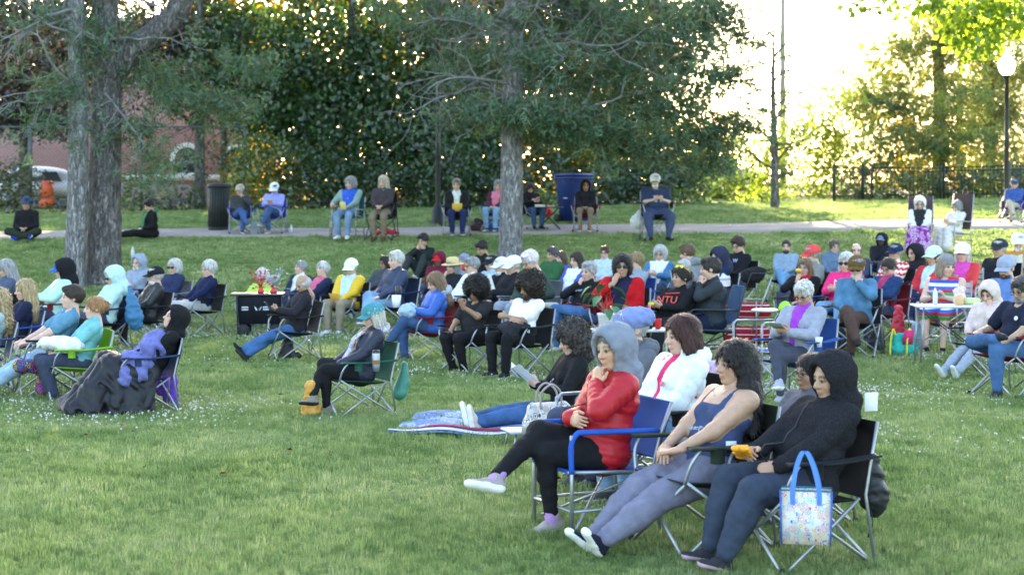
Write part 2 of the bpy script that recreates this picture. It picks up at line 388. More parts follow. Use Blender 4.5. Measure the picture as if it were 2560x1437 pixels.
        a0 = P0-n0*.002; a1 = P0+d*L_*.5+n0*.003; a2 = P0+d*L_+n0*gg.uniform(-.004, .004 if style not in ('afro', 'curly', 'fluffy') else .008, (ns_, 1)); SV = np.stack([a0-sd_*wd_, a0+sd_*wd_, a1+sd_*wd_*.8, a1-sd_*wd_*.8, a2], 1).reshape(-1, 3); b_ = nv+5*np.arange(ns_)[:, None]
        return mk('hair_'+style, np.concatenate([V, SV]), [np.concatenate([Q, b_+[0, 1, 2, 3]]).astype(np.int32), (b_+[3, 2, 4]).astype(np.int32)], [M['hair']])
    return cached_mesh(('hair', style, h), fn)
def hat_mesh(kind, h):
    def fn():
        mats = [M['cloth']]
        if kind == 'cap':
            pr = [ell((-.014, 0, .045), (.129, .107, .106)), fcut(lambda X: .024-X[..., 2])]
            V, Q = sdf(pr, h, .02)
            u = np.linspace(-1, 1, 13); r = np.linspace(0, 1, 5); G = np.array([[(.084+.1*np.sqrt(1-(.92*a)**2)*t-.05*a*a*(1-t), .093*a, .046-.02*a*a-.028*t) for a in u] for t in r])
            m = MB(); m.add(V, Q); m.grid(G, .006); m.lathe([(0, .004), (.008, .002), (.009, -.002)], (-.014, 0, .150), 8); return m.mesh('cap', mats)
        if kind == 'newsboy':
            pr = [ell((-.03, 0, .07), (.145, .125, .075)), ell((-.012, 0, .04), (.118, .096, .06)), fcut(lambda X: .01-X[..., 2])]
            V, Q = sdf(pr, h, .03, wrinkle(.005, .06, 2)); u = np.linspace(-1, 1, 13); r = np.linspace(0, 1, 5)
            G = np.array([[(.07+.1*np.sqrt(1-(.9*a)**2)*t-.05*a*a*(1-t), .088*a, .036-.02*a*a-.035*t) for a in u] for t in r]); m = MB(); m.add(V, Q); m.grid(G, .009); return m.mesh('newsboy_cap', mats)
        if kind == 'straw':
            m = MB(); m.lathe([(.19, .035), (.185, .028), (.11, .04), (.105, .05), (.104, .10), (.095, .135), (.06, .15), (.0, .152)], (-.012, 0, .0), 24); m.lathe([(.19, .035), (.15, .046), (.107, .05)], (-.012, 0, 0), 24); return m.mesh('straw_hat', [M['straw']])
        if kind == 'beanie':
            V, Q = sdf([ell((-.012, 0, .05), (.116, .094, .105)), fcut(lambda X: .03-X[..., 2])], h, .02, wrinkle(.003, .03, 1)); return mk('beanie', V, Q, mats)
        if kind == 'hood':
            pr = [ell((-.02, 0, .024), (.152, .126, .144)), cone((-.035, 0, -.06), (-.05, 0, -.19), .105, .115), ell((-.1, 0, -.14), (.07, .1, .06)), neg(ell((.135, 0, -.015), (.115, .09, .122)), .02), neg(ell((.02, 0, -.01), (.1, .085, .115)), .01), neg(ell((.13, 0, -.16), (.1, .05, .09)), .03)]
            V, Q = sdf(pr, h, .04, wrinkle(.004, .07, 20)); return mk('hood', V, Q, mats)
        if kind == 'hoodback':
            V, Q = sdf([ell((-.1, 0, -.14), (.08, .115, .06)), ell((-.05, .09, -.15), (.07, .04, .045)), ell((-.05, -.09, -.15), (.07, .04, .045))], h, .04, wrinkle(.006, .06, 21)); return mk('hood', V, Q, mats)
        if kind == 'beard':
            V, Q = sdf([ell((.052, 0, -.085), (.052, .060, .052)), neg(ell((.10, 0, -.064), (.03, .026, .014)), .008), fcut(lambda X: X[..., 2]+.058+.35*np.maximum(X[..., 0]-.08, -.04)*0), fcut(lambda X: -.005-X[..., 0])], h, .02, wrinkle(.003, .02, 22)); m = MB(); m.add(V, Q)
            m.tube([(.094, -.028, -.062), (.104, 0, -.05), (.094, .028, -.062)], [.005, .008, .005], 6); return m.mesh('beard', [M['hair']])
        if kind == 'scarf':
            a = np.linspace(0, 2*math.pi, 21)[:-1]; m = MB(); m.tube(np.stack([-.025+.105*np.cos(a), .115*np.sin(a), -.155+.025*np.cos(a)*-1+.008*np.sin(5*a)], 1), .04, 8, close=True); return m.mesh('scarf', mats)
        if kind in ('glasses', 'sunglasses'):
            m = MB(); q = np.linspace(0, 2*math.pi, 17)[:-1]
            for s in (1, -1):
                ring = np.stack([.106-.25*(.024*np.cos(q)*s+.0)*s-.004+0*q, s*.034+.026*np.cos(q), .0+.019*np.sin(q)], 1)
                m.tube(ring, .0028 if kind == 'glasses' else .004, 5, close=True)
                if kind == 'sunglasses':
                    c = ring.mean(0); m.add(np.concatenate([ring, [c+[.004, 0, 0]]]), [], [[i, (i+1) % 16, 16] for i in range(16)])
                m.tube([(.098, s*.06, .006), (.05, s*.078, .008), (-.01, s*.084, .006)], .0028, 5)
            m.tube([(.11, -.009, .004), (.114, 0, .006), (.11, .009, .004)], .0028, 5); return m.mesh(kind, [M['plastic']])
    return cached_mesh(('hat', kind, h), fn)
def shoe_mesh(kind, h=.008):
    def fn():
        z = np.array([0, 0, 1.])
        if kind == 'sandal': pr = [cone((-.05, 0, -.07), (.13, 0, -.075), .034, .04, (z, 2.6)), cone((.0, 0, -.02), (-.01, 0, -.06), .036, .034)]
        else: pr = [cone((-.045, 0, -.045), (.04, 0, -.045), .038, .042), cone((.04, 0, -.05), (.14, 0, -.06), .042, .036, (z, 1.35)), cone((-.015, 0, .015), (-.02, 0, -.04), .044 if kind != 'high' else .046, .042)]
        pr.append(fcut(lambda X: -.085-X[..., 2]))
        V, Q = sdf(pr, h, .02); c = V[Q].mean(1); mi = ((c[:, 2] < -.058)|((c[:, 0] > .135)&(kind == 'canvas'))).astype(int); return mk('shoe_'+kind, V, Q, [M['cloth'], M['rubber']], mi=mi)
    return cached_mesh(('shoe', kind, h), fn)
M['sole_white'] = simple('white_rubber', (.72, .72, .70), .6, var=.08); M['sole_pink'] = simple('pink_rubber', (.45, .30, .36), .6, var=.1); M['sole_dark'] = M['rubber']; M['sole_grey'] = simple('grey_rubber', (.3, .3, .28), .7, var=.1)

def stripes(name, cols, axis, period, wob=0, rough=.9):      # colour bands woven across the cloth
    m, ns, L, b = newmat(name); tc = N(ns, 'ShaderNodeTexCoord'); sp = N(ns, 'ShaderNodeSeparateXYZ'); L.new(tc.outputs['Object'], sp.inputs[0])
    src = sp.outputs[axis]
    if wob:
        pp = N(ns, 'ShaderNodeMath', operation='PINGPONG'); pp.inputs[1].default_value = .035; L.new(sp.outputs[1 if axis != 1 else 0], pp.inputs[0]); ad = N(ns, 'ShaderNodeMath', operation='MULTIPLY_ADD'); ad.inputs[1].default_value = wob; L.new(pp.outputs[0], ad.inputs[0]); L.new(src, ad.inputs[2]); src = ad.outputs[0]
    dv = N(ns, 'ShaderNodeMath', operation='DIVIDE'); dv.inputs[1].default_value = period; L.new(src, dv.inputs[0]); fr = N(ns, 'ShaderNodeMath', operation='FRACT'); L.new(dv.outputs[0], fr.inputs[0])
    r = ramp(ns, [(i/len(cols), c) for i, c in enumerate(cols)]); r.color_ramp.interpolation = 'CONSTANT'; L.new(fr.outputs[0], r.inputs[0]); L.new(r.outputs[0], b.inputs['Base Color']); b.inputs['Roughness'].default_value = rough; b.inputs['Specular IOR Level'].default_value = .15; return m
def motif(name, ground_, cols, scale, rough=.85, thr=.35):   # scattered printed motifs
    m, ns, L, b = newmat(name); tc = N(ns, 'ShaderNodeTexCoord'); no = N(ns, 'ShaderNodeTexNoise', inp={2: scale*.6, 3: 2.0}); L.new(tc.outputs['Object'], no.inputs['Vector']); ad = N(ns, 'ShaderNodeVectorMath', operation='MULTIPLY_ADD'); ad.inputs[1].default_value = (.6/scale,)*3; L.new(no.outputs[1], ad.inputs[0]); L.new(tc.outputs['Object'], ad.inputs[2])
    v = N(ns, 'ShaderNodeTexVoronoi', inp={2: scale}); L.new(ad.outputs[0], v.inputs['Vector']); sp = N(ns, 'ShaderNodeSeparateColor'); L.new(v.outputs['Color'], sp.inputs[0]); r = ramp(ns, [(i/len(cols), c) for i, c in enumerate(cols)]); r.color_ramp.interpolation = 'CONSTANT'; L.new(sp.outputs[0], r.inputs[0])
    sn = N(ns, 'ShaderNodeMath', operation='SINE'); ml = N(ns, 'ShaderNodeMath', operation='MULTIPLY'); ml.inputs[1].default_value = 24; L.new(v.outputs['Distance'], ml.inputs[0]); L.new(ml.outputs[0], sn.inputs[0]); gt = N(ns, 'ShaderNodeMath', operation='GREATER_THAN'); gt.inputs[1].default_value = thr; L.new(sn.outputs[0], gt.inputs[0])
    mx = N(ns, 'ShaderNodeMix', data_type='RGBA'); L.new(gt.outputs[0], mx.inputs[0]); mx.inputs[6].default_value = (*ground_, 1); L.new(r.outputs[0], mx.inputs[7]); L.new(mx.outputs[2], b.inputs['Base Color']); b.inputs['Roughness'].default_value = rough; b.inputs['Specular IOR Level'].default_value = .2; return m
M['rainbow'] = stripes('rainbow_stripe', [(.7, .7, .7), (.04, .08, .4), (.6, .04, .05), (.65, .3, .05), (.03, .35, .12), (.5, .04, .06), (.05, .12, .45)], 2, .30); M['chevron'] = stripes('chevron', [(.6, .04, .04), (.75, .72, .7)], 2, .09, .9)
M['paisley'] = motif('paisley_scarf', (.34, .38, .50), [(.5, .08, .12), (.06, .09, .25), (.55, .3, .1), (.6, .62, .68)], 26); M['paisley_bag'] = motif('paisley_print', (.70, .68, .64), [(.65, .12, .10), (.12, .45, .55), (.75, .4, .1), (.6, .2, .45), (.1, .15, .5), (.7, .68, .64), (.7, .68, .64)], 30, .4, .45); M['floral'] = motif('floral_print', (.62, .60, .58), [(.05, .05, .06), (.6, .25, .3), (.3, .3, .32), (.55, .4, .35)], 22, .5, .2)
M['purple_print'] = motif('purple_print', (.22, .02, .26), [(.7, .65, .7), (.22, .02, .26), (.6, .5, .65)], 13, .9, .3)
# ------------------------------------------------------------------ people: builder
def nrm(v): v = np.asarray(v, float); return v/(np.linalg.norm(v)+1e-9)
def IK(a, b, L1, L2, pole):
    a = np.asarray(a, float); d = np.asarray(b, float)-a; D = np.linalg.norm(d); u = d/D; D = min(D, .995*(L1+L2)); D = max(D, abs(L1-L2)+.03)
    x = (L1*L1-L2*L2+D*D)/(2*D); hh = math.sqrt(max(L1*L1-x*x, 0)); p = np.asarray(pole, float); p = nrm(p-u*(p@u)); return a+u*x+p*hh, a+u*D
def Rz(d): c, s = math.cos(math.radians(d)), math.sin(math.radians(d)); return np.array([[c, -s, 0], [s, c, 0], [0, 0, 1.]])
def Ry(d): c, s = math.cos(math.radians(d)), math.sin(math.radians(d)); return np.array([[c, 0, s], [0, 1, 0], [-s, 0, c]])
def Rx(d): c, s = math.cos(math.radians(d)), math.sin(math.radians(d)); return np.array([[1, 0, 0], [0, c, -s], [0, s, c]])
def yaw(a): a = math.radians(a); return math.atan2(-math.cos(a), -math.sin(a))
def frame_of(d, palm):
    X = nrm(d); Z = -np.asarray(palm, float); Z = nrm(Z-X*(Z@X)); return np.stack([X, np.cross(Z, X), Z], 1)
def legs_of(kind, hz, t):
    K = {}
    for sg in (1, -1):
        if kind == 'flat': an = (.43, .11*sg, .09); po = (.4, .1*sg, 1)
        elif kind == 'wide': an = (.42, .19*sg, .09); po = (.4, .35*sg, 1)
        elif kind == 'in': an = (.30, .10*sg, .09); po = (.8, .1*sg, 1)
        elif kind == 'ext': an = (.78, .10*sg, .09); po = (0, .05*sg, 1)
        elif kind == 'ankx': an = (.76+.05*(sg == t), -.035*sg, .09+.07*(sg == t)); po = (0, .2*sg, 1)
        elif kind == 'cross':
            if sg == t: kn = np.array([.41, .02*t, hz+.13]); K[sg] = (kn, kn+.42*nrm((.42, -.34*t, -.72)), nrm((.8, -.35*t, -.45))); continue
            an = (.40, .03*sg, .09); po = (.6, .05*sg, 1)
        elif kind == 'fig4':
            if sg == t: kn = np.array([.33, .27*t, hz+.10]); K[sg] = (kn, np.array([.46, -.13*t, hz+.16]), nrm((.35, -.9*t, .1))); continue
            an = (.40, .10*sg, .09); po = (.6, .05*sg, 1)
        elif kind == 'floor': K[sg] = (np.array([.33, .33*sg, hz+.06]), np.array([.36, -.10*sg, .085+.03*(sg == t)]), nrm((.45, -.85*sg, -.05))); continue
        elif kind == 'kneesup': an = (.50+.08*(sg == t), .15*sg, .09); po = (.2, .2*sg, 1)
        elif kind == 'stretch': an = (.86+.05*(sg == t), .09*sg, .10); po = (0, .1*sg, 1)
        kn, a2 = IK((0, .09*sg, hz), an, .43, .42, po)
        fd = (1, .18*sg, -.12) if kind not in ('stretch', 'ext', 'ankx') else ((.75, .15*sg, .5) if kind != 'stretch' else (.45, .15*sg, .9))
        K[sg] = (kn, a2, nrm(fd))
    return K
def arm_of(kind, sg, hz, hc):
    if kind == 'lap': return (.26, .07*sg, hz+.135), (.6, -.75*sg, -.2), (0, 0, -1), 'relax'
    if kind == 'thigh': return (.31, .13*sg, hz+.125), (.95, -.15*sg, -.2), (0, 0, -1), 'soft'
    if kind == 'rest': return (.19, .30*sg, hz+.20), (1, -.1*sg, -.25), (0, 0, -1), 'relax'
    if kind == 'chin': return hc+np.array([.15, .06*sg, -.215]), (-.25, -.25*sg, .95), (-1, -.2*sg, -.2), 'soft'
    if kind == 'cheek': return hc+np.array([.085, .075*sg, -.2]), (0, .0, 1), (-.5, -sg, 0), 'soft'
    if kind == 'crossu': return (.21, -.10*sg, hz+.30), (-.1, -1*sg, .05), (-1, 0, -.2), 'relax'
    if kind == 'crossd': return (.25, -.07*sg, hz+.25), (.05, -1*sg, -.05), (-1, 0, -.3), 'relax'
    if kind == 'phone': return (.29, .075*sg, hz+.27), (.55, -.55*sg, .3), (-.3, -.6*sg, .6), 'grip'
    if kind == 'mouth': return hc+np.array([.15, .06*sg, -.19]), (-.3, -.3*sg, .85), (-.9, -.3*sg, -.1), 'grip'
    if kind == 'face': return hc+np.array([.12, .06*sg, -.2]), (-.1, -.2*sg, .95), (-1, 0, 0), 'flat'
    if kind == 'knee': return (.36, .12*sg, hz+.2), (.9, -.3*sg, -.4), (0, 0, -1), 'relax'
    if kind == 'up': return (.33, .12*sg, hz+.46), (.35, -.1*sg, .9), (-.9, -.3*sg, 0), 'grip'
    return (.2, .28*sg, hz+.1), (1, 0, -.3), (0, 0, -1), 'relax'
def folds(segs, amp, joints, lam=.05, rad=.10, base=None):     # bunched cloth: ridges across the limb, strongest at the joints
    joints = [np.asarray(j, float) for j in joints]
    def f(X):
        best = np.full(X.shape[:-1], 9.); v = np.zeros(X.shape[:-1]); th = np.zeros(X.shape[:-1])
        for k, (p0, p1) in enumerate(segs):
            ba = p1-p0; L = np.linalg.norm(ba)+1e-6; ax = ba/L; t = np.clip((X-p0)@ax, 0, L); q = X-p0-t[..., None]*ax; d = np.linalg.norm(q, axis=-1); m = d < best
            n1 = nrm(np.cross(ax, [.3, 1., .2])); n2 = np.cross(ax, n1); best = np.where(m, d, best); v = np.where(m, t+k*.013, v); th = np.where(m, np.arctan2(q@n2, q@n1), th)
        e = np.zeros(X.shape[:-1])+.22
        for j in joints: e = e+np.exp(-(np.linalg.norm(X-j, axis=-1)/rad)**2)
        w_ = 2*math.pi*v/lam+1.6*np.sin(th)+1.1*np.sin(2*th+v*31); o = -amp*np.minimum(e, 1.1)*(np.abs(np.sin(.5*w_))-.6)
        return o if base is None else o+base(X)
    return f
SKIN = {'f': (.56, .36, .27), 'p': (.62, .40, .31), 't': (.42, .26, .175), 'o': (.50, .31, .2), 'b': (.17, .095, .06), 'd': (.085, .05, .035), 'm': (.33, .19, .12)}
PEOPLE = {}; WARN = []
def person(key, x, y, s, a, label, top=('sweater', (.1, .1, .1)), hair=('short', (.1, .07, .05)), legs='flat', t=-1, arms=('lap', 'lap'), ha=None, hp=4, hr=0, lean=14, w=1.0, belly=0, fem=False, skin='f',
           sleeve='l', th='sweater', tm='cloth', inner=None, open_=.05, pants=(.05, .06, .10), pm='cloth', plen='l', shoe=('sneaker', (.06, .06, .07), 'sole_white'), hat=None, hood=None, glasses=None, beard=None,
           scarf=None, seat=None, over=None, group=None, head=1.05, pts=None, quilt=False, noleg=False, topmat=None, feet=None, hoodmat='cloth', pantsmat=None, scarfmat='cloth', sock=None, zip_=None, baggy=1.0):
    lod = 0 if s > 300 else 1 if s > 172 else 2
    hB = (.0135, .019, .028)[lod]; hH = (.0064, .0092, .0122)[lod]; hN = (.0045, .008, .0125)[lod]; hR = (.008, .0105, .013)[lod]
    fl = legs in ('floor', 'kneesup', 'stretch')
    X, Yd = P(x, s); zg = gz(X, Yd)
    htop = H-zg-(y-Y0)/s; lam = math.radians(lean)
    u = np.array([-math.sin(lam), 0, math.cos(lam)]); f = np.array([math.cos(lam), 0, math.sin(lam)]); YY = np.array([0, 1., 0])
    if lean < 0: u2 = u
    nu = nrm(u+np.array([.25 if lean > 0 else .1, 0, .35])); crown = .13*head+(.02 if hair and hair[0] == 'afro' else 0)
    hz0 = .12 if fl else .46
    hn = (.49*u+.18*nu)[2]+crown
    if seat is None:
        sc = float(np.clip(htop/(hn+hz0), .88, 1.10)); hz = htop/sc-hn
        lim = (.10, .30) if fl else (.36, .56)
        if not lim[0] <= hz <= lim[1]: WARN.append((key, 'hz %.2f sc %.2f' % (hz, sc))); 
        hz = float(np.clip(hz, .09 if fl else .30, .75))
    else: hz, sc = seat; zg2 = htop-sc*(hz+hn); zg = zg if abs(zg2) < .02 else zg
    hip = np.array([0, 0, hz]); nb = hip+.49*u; hc = nb+.18*nu
    ha = a if ha is None else ha
    RH = Rz(-(ha-a))@Ry(hp)@Rx(hr)
    hc = hc+.02*(RH@np.array([1., 0, 0]))
    over = over or {}
    # joints
    sh = {sg: hip+.455*u+.175*sg*YY*(1+.35*(w-1))+.01*f for sg in (1, -1)}
    K = legs_of(legs, hz, t)
    if feet:
        for sg, v in feet.items():
            if len(v) == 3: K[sg] = tuple(np.asarray(q, float) for q in v)
            else: kn, an = IK((0, .09*sg, hz), v[0], .43, .42, (.2, .1*sg, 1)); K[sg] = (kn, an, nrm(v[1]))
    A = {}
    for sg, kd in ((1, arms[0]), (-1, arms[1])):
        wr, d, pl, cu = over.get(sg) or arm_of(kd, sg, hz, hc); wr = np.asarray(wr, float)
        el, wr = IK(sh[sg], wr, .285, .25, over.get(('pole', sg), (1.0, .30*sg, -.55) if kd in ('chin', 'mouth', 'face', 'cheek', 'up') else (-.35, .75*sg, -.8))); A[sg] = (el, wr, nrm(d), np.asarray(pl, float), cu)
    R = np.stack([f, YY, u], 1)
    def torso(o, hem=.0, full=True):
        pr = [ell(hip+.02*u+.01*f, (.125*w+o, .165*w+o, .125+o), R), ell(hip+.17*u+(.015+belly*.5)*f, (.118*w+o+belly*.6, .152*w+o, .16), R), ell(hip+.35*u+.005*f, (.112*w+o, .162*w+o*.9, .165), R),
              cone(sh[1]-.025*YY, sh[-1]+.025*YY, .062+o*.6, .062+o*.6), cone(hip+.43*u-.02*f, nb+.06*nu, .085+o*.5, .058+o*.6)]
        if fem:
            for sg in (1, -1): pr.append(ell(hip+.31*u+.075*sg*YY+(.085*w+o*.8)*f, (.055, .07, .065), R))
        return pr
    th_o = {'tee': .006, 'sweater': .014, 'jacket': .024, 'puffer': .027, 'tank': .004}[th]; ao = {'tee': .014, 'sweater': .012, 'jacket': .02, 'puffer': .022, 'tank': 0}[th]
    S3 = lambda V: V*sc
    # --- skin
    sk = np.array(SKIN[skin] if isinstance(skin, str) else skin); bare = sleeve in ('s', 'n')
    pr = [ell(hip+.02*u, (.10*w, .135*w, .10), R), ell(hip+.18*u, (.09*w, .125*w, .15), R), ell(hip+.35*u, (.1*w, .145*w, .15), R), cone(sh[1], sh[-1], .05, .05), cone(hip+.42*u-.02*f, nb+.07*nu, .075, .052)]
    if th == 'tank': pr += torso(-.002)
    for sg in (1, -1):
        el, wr, d, pl, cu = A[sg]; q = 1 if bare else .84
        pr += [cone(sh[sg], el, .052*q*(.6+.4*w), .043*q*(.6+.4*w)), cone(el, wr, .042*q*(.7+.3*w), .027 if bare else .025)]
        kn, an, fd = K[sg]; q = 1.0 if plen == 's' else .84
        if not noleg: pr += [cone(hip+.09*sg*YY, kn, .088*q*w, .056*q*(.5+.5*w)), cone(kn, kn+.35*(an-kn)-.012*nrm(fd), .054*q, .054*q), cone(kn+.3*(an-kn), an, .05*q, .036*(.9 if plen == 'l' else 1))]
    V, Q = sdf(pr, (.026, .031, .036)[lod] if not (bare or plen == 's') else (.015, .018, .022)[lod], .03); parts = [(V, Q, np.tile(sk, (len(V), 1)))]
    hV, hQ, code = head_tpl(hH); c = np.tile(sk, (len(hV), 1)); c[code == 1] = sk*[.9, .70, .68]
    hcol = np.array(hair[1]) if hair else sk*.4
    c[code == 2] = .35*sk+.5*np.minimum(hcol, .3)*np.array([1, .9, .8]); c[code == 3] = sk*.62; c[code == 4] = sk*.12  # eye area darkened: lid shadow painted into the skin colour
    ch = (hV[:, 0] > .04)&(np.abs(np.abs(hV[:, 1])-.042) < .022)&(np.abs(hV[:, 2]+.03) < .02)&(code == 0); c[ch] = sk*[1.06, .9, .88]
    parts.append((T(hV*head, RH, hc), hQ, c))
    for sg in (1, -1):
        el, wr, d, pl, cu = A[sg]; tV, tQ = hand_tpl(hN, cu); parts.append((T(tV*1.02, frame_of(d, pl), wr, sg > 0), tQ[:, ::-1] if sg > 0 else tQ, np.tile(sk*[1.02, .96, .95], (len(tV), 1))))
    n = 0; VV, QQ, CC = [], [], []
    for V, Q, c in parts: VV.append(V); QQ.append(Q+n); CC.append(c); n += len(V)
    me = mk('body', S3(np.concatenate(VV)), np.concatenate(QQ), [M['skin']], col=np.concatenate(CC))
    rot = yaw(a); hw = Rz(math.degrees(rot))@(hc*sc); loc = (X-hw[0], Yd-hw[1], zg)
    zb = gz(loc[0], loc[1]); loc = (loc[0], loc[1], zg if s > 120 else zg)
    p = ob('person', me, None, loc, rot, label=label, cat='person', group=group)
    seed = abs(hash(key)) % 1000 if not isinstance(key, str) else sum(ord(ch)*(i+3) for i, ch in enumerate(key)) % 997
    # --- top
    tw = wrinkle(.0048 if th != 'tank' else .0015, .085, seed, 6); 
    pr = torso(th_o)
    for sg in (1, -1):
        el, wr, d, pl, cu = A[sg]; up = .052*(.6+.4*w)+ao; fo = .045+ao
        if sleeve == 'l': pr += [cone(sh[sg], el, up, fo, k=.02), cone(el, el+(wr-el)*.97, fo, .034+ao*.8, k=.012)]
        elif sleeve == 's': pr += [cone(sh[sg], sh[sg]+(el-sh[sg])*.72, up+.008, up+.006)]
        elif sleeve == '3': pr += [cone(sh[sg], el, up, fo), cone(el, el+(wr-el)*.4, fo, .045+ao)]
    neckcut = [neg(cone(hip+.47*u+.05*f, hip+.60*u+.10*f, .05, .09), .01)] if th in ('tee', 'tank') else []
    if th == 'tank':
        def tk(Xp):
            q = Xp-hip; uu = q@u; yy = np.abs(Xp[..., 1]); ff = q@f; strap = (np.abs(yy-.105) < .02)
            return np.where(strap, uu-.52, np.where(ff > 0, uu-.375+.0*yy, uu-.36))*.7
        neckcut = [fcut(tk), fcut(lambda Xp: np.abs(Xp[..., 1])-.155*w-.01)]
    if inner is not None:
        def oc(Xp):
            q = Xp-hip; uu = q@u; ff = q@f; yy = np.abs(Xp[..., 1]); wid = open_*(.4+1.2*np.clip(uu/.45, 0, 1.2)); return np.where((ff > .0) & (uu > .02), wid-yy, -1.)
        neckcut = neckcut+[fcut(oc)]
        V, Q = sdf(torso(.012 if th != 'puffer' else .02), hB, .03, tw); ob('shirt', mk('shirt', S3(V), Q, [M['cloth']]), p, color=inner)
    dsp = folds([(sh[g_], A[g_][0]) for g_ in (1, -1)]+[(A[g_][0], A[g_][1]) for g_ in (1, -1)]+[(hip, nb)], .0068 if th in ('jacket', 'sweater') else .006, [A[1][0], A[-1][0], A[1][1], A[-1][1], sh[1]*.8+hip*.2, sh[-1]*.8+hip*.2, hip+.14*f], .055, .10, wrinkle(.0028, .09, seed, 5)) if th != 'tank' else tw
    if quilt:
        def dsp(Xp, tw=tw):
            o = tw(Xp)*.6; arm = np.zeros(Xp.shape[:-1], bool); best = np.full(Xp.shape[:-1], 9.); ph = np.zeros(Xp.shape[:-1])
            for sg in (1, -1):
                el, wr = A[sg][:2]
                for p0, p1 in ((sh[sg], el), (el, wr)):
                    ba = p1-p0; tt = np.clip((Xp-p0)@ba/(ba@ba), 0, 1); dd = np.linalg.norm(Xp-p0-tt[..., None]*ba, axis=-1); m = dd < best; best = np.where(m, dd, best); ph = np.where(m, tt*np.linalg.norm(ba), ph)
            arm = best < .1; v = np.where(arm, ph, (Xp-hip)@u); return o+.0048*(1-np.abs(np.sin(math.pi*v/.055))*1.6)
    V, Q = sdf(pr+neckcut, hB, .03, dsp)
    if topmat is not None and not isinstance(topmat, str): mt = topmat
    else: mt = M[tm]
    ob(top[0], mk(top[0], S3(V), Q, [mt]), p, color=top[1])
    if zip_:
        pts = []
        for t_ in np.linspace(.0, .47, 9):
            q = hip+t_*u; ins = V[(np.abs(V[:, 1]) < .025) & (np.abs((V-hip)@u-t_) < .03) & ((V-hip)@f > 0)]
            if len(ins): pts.append(q+(((ins-hip)@f).max()+.001)*f)
        if len(pts) > 2: ob('zip', MB().tube(np.array(pts)*sc, .004, 5).mesh('zip', M['metal_dark'] if zip_ == 1 else M['metal']), p)
    # --- bottoms
    if not noleg:
        pr = [ell(hip+.01*u+.0*f, (.125*w+.012, .165*w+.012, .115), R)]
        for sg in (1, -1):
            kn, an, fd = K[sg]; k2 = (.5+.5*w)*baggy
            pr.append(cone(hip+.085*sg*YY+.005*u, kn, .1*w*(.5+.5*baggy), .07*k2))
            if plen == 'l': pr += [cone(kn, kn+.4*(an-kn), .069*k2, .066*k2), cone(kn+.4*(an-kn), an-.0*fd+.02*nrm(kn-an), .066*k2, .054)]
            elif plen == 'tight': pr += [cone(kn, kn+.35*(an-kn), .062, .058), cone(kn+.35*(an-kn), an+.03*nrm(kn-an), .058, .042)]
        V, Q = sdf(pr, hB, .02, folds([(hip+.09*g_*YY, K[g_][0]) for g_ in (1, -1)]+[(K[g_][0], K[g_][1]) for g_ in (1, -1)], .0075 if plen == 'l' else .004, [K[1][0], K[-1][0], K[1][1], K[-1][1], hip+.1*f], .055, .11, wrinkle(.003, .12, seed+5, 5))); nm = 'trousers' if plen == 'l' else 'leggings' if plen == 'tight' else 'shorts'
        ob(nm, mk(nm, S3(V), Q, [pantsmat or M[pm]]), p, color=pants)
        for sg in (1, -1):
            kn, an, fd = K[sg]; Z = nrm(kn-an); Xf = nrm(fd-Z*(fd@Z)*.75); Zf = nrm(Z-Xf*(Z@Xf)); Rm = np.stack([Xf, np.cross(Zf, Xf), Zf], 1)
            if sock: ob('sock', mk('sock', *[S3(q) if j == 0 else q for j, q in enumerate(sdf([cone(an+.10*nrm(kn-an), an-.02*Zf, .042, .044)], .01, .02))], [M['cloth']]), p, color=sock)
            if shoe:
                o = ob('shoe', shoe_mesh(shoe[0], .007 if lod == 0 else .012), p, color=shoe[1]); o.material_slots[1].link = 'OBJECT'; o.material_slots[1].material = M[shoe[2]]
                o.matrix_local = Matrix.LocRotScale(Vector(an*sc), Matrix(Rm.tolist()).to_quaternion(), Vector((sc,)*3))
    # --- head things
    Q4 = Matrix(RH.tolist()).to_quaternion(); HM = Matrix.LocRotScale(Vector(hc*sc), Q4, Vector((sc*head,)*3))
    def hd(name, me, color=None, mat=None): o = ob(name, me, p, color=color, mat=mat); o.matrix_local = HM; return o
    if hair and not (hood and len(hood) < 4 and hair[0] in ('short', 'none')) and hair[0] not in ('none',):
        hd('hair', hair_mesh(hair[0], hR), hair[1])
    if hat: hd({'cap': 'cap', 'newsboy': 'newsboy_cap', 'straw': 'sun_hat', 'beanie': 'beanie'}[hat[0]], hat_mesh(hat[0], hR), hat[1])
    if hood: hd('hood', hat_mesh('hood' if len(hood) < 4 or hood[3] != 'b' else 'hoodback', hB*.8), hood[:3], M[hoodmat])
    if glasses: hd(glasses[0], hat_mesh(glasses[0], 0), glasses[1])
    if beard: hd('beard', hat_mesh('beard', hR), beard)
    if scarf: hd('scarf', hat_mesh('scarf', hR), scarf, M[scarfmat])
    def W(v): v = np.asarray(v, float)*sc; q = Rz(math.degrees(rot))@v; return np.array(loc)+q
    info = dict(o=p, loc=loc, rot=rot, sc=sc, hz=hz, A=A, K=K, hc=hc, W=W, a=a, hip=hip, u=u, f=f, s=s, RH=RH, lean=lean)
    PEOPLE[key] = info; return info

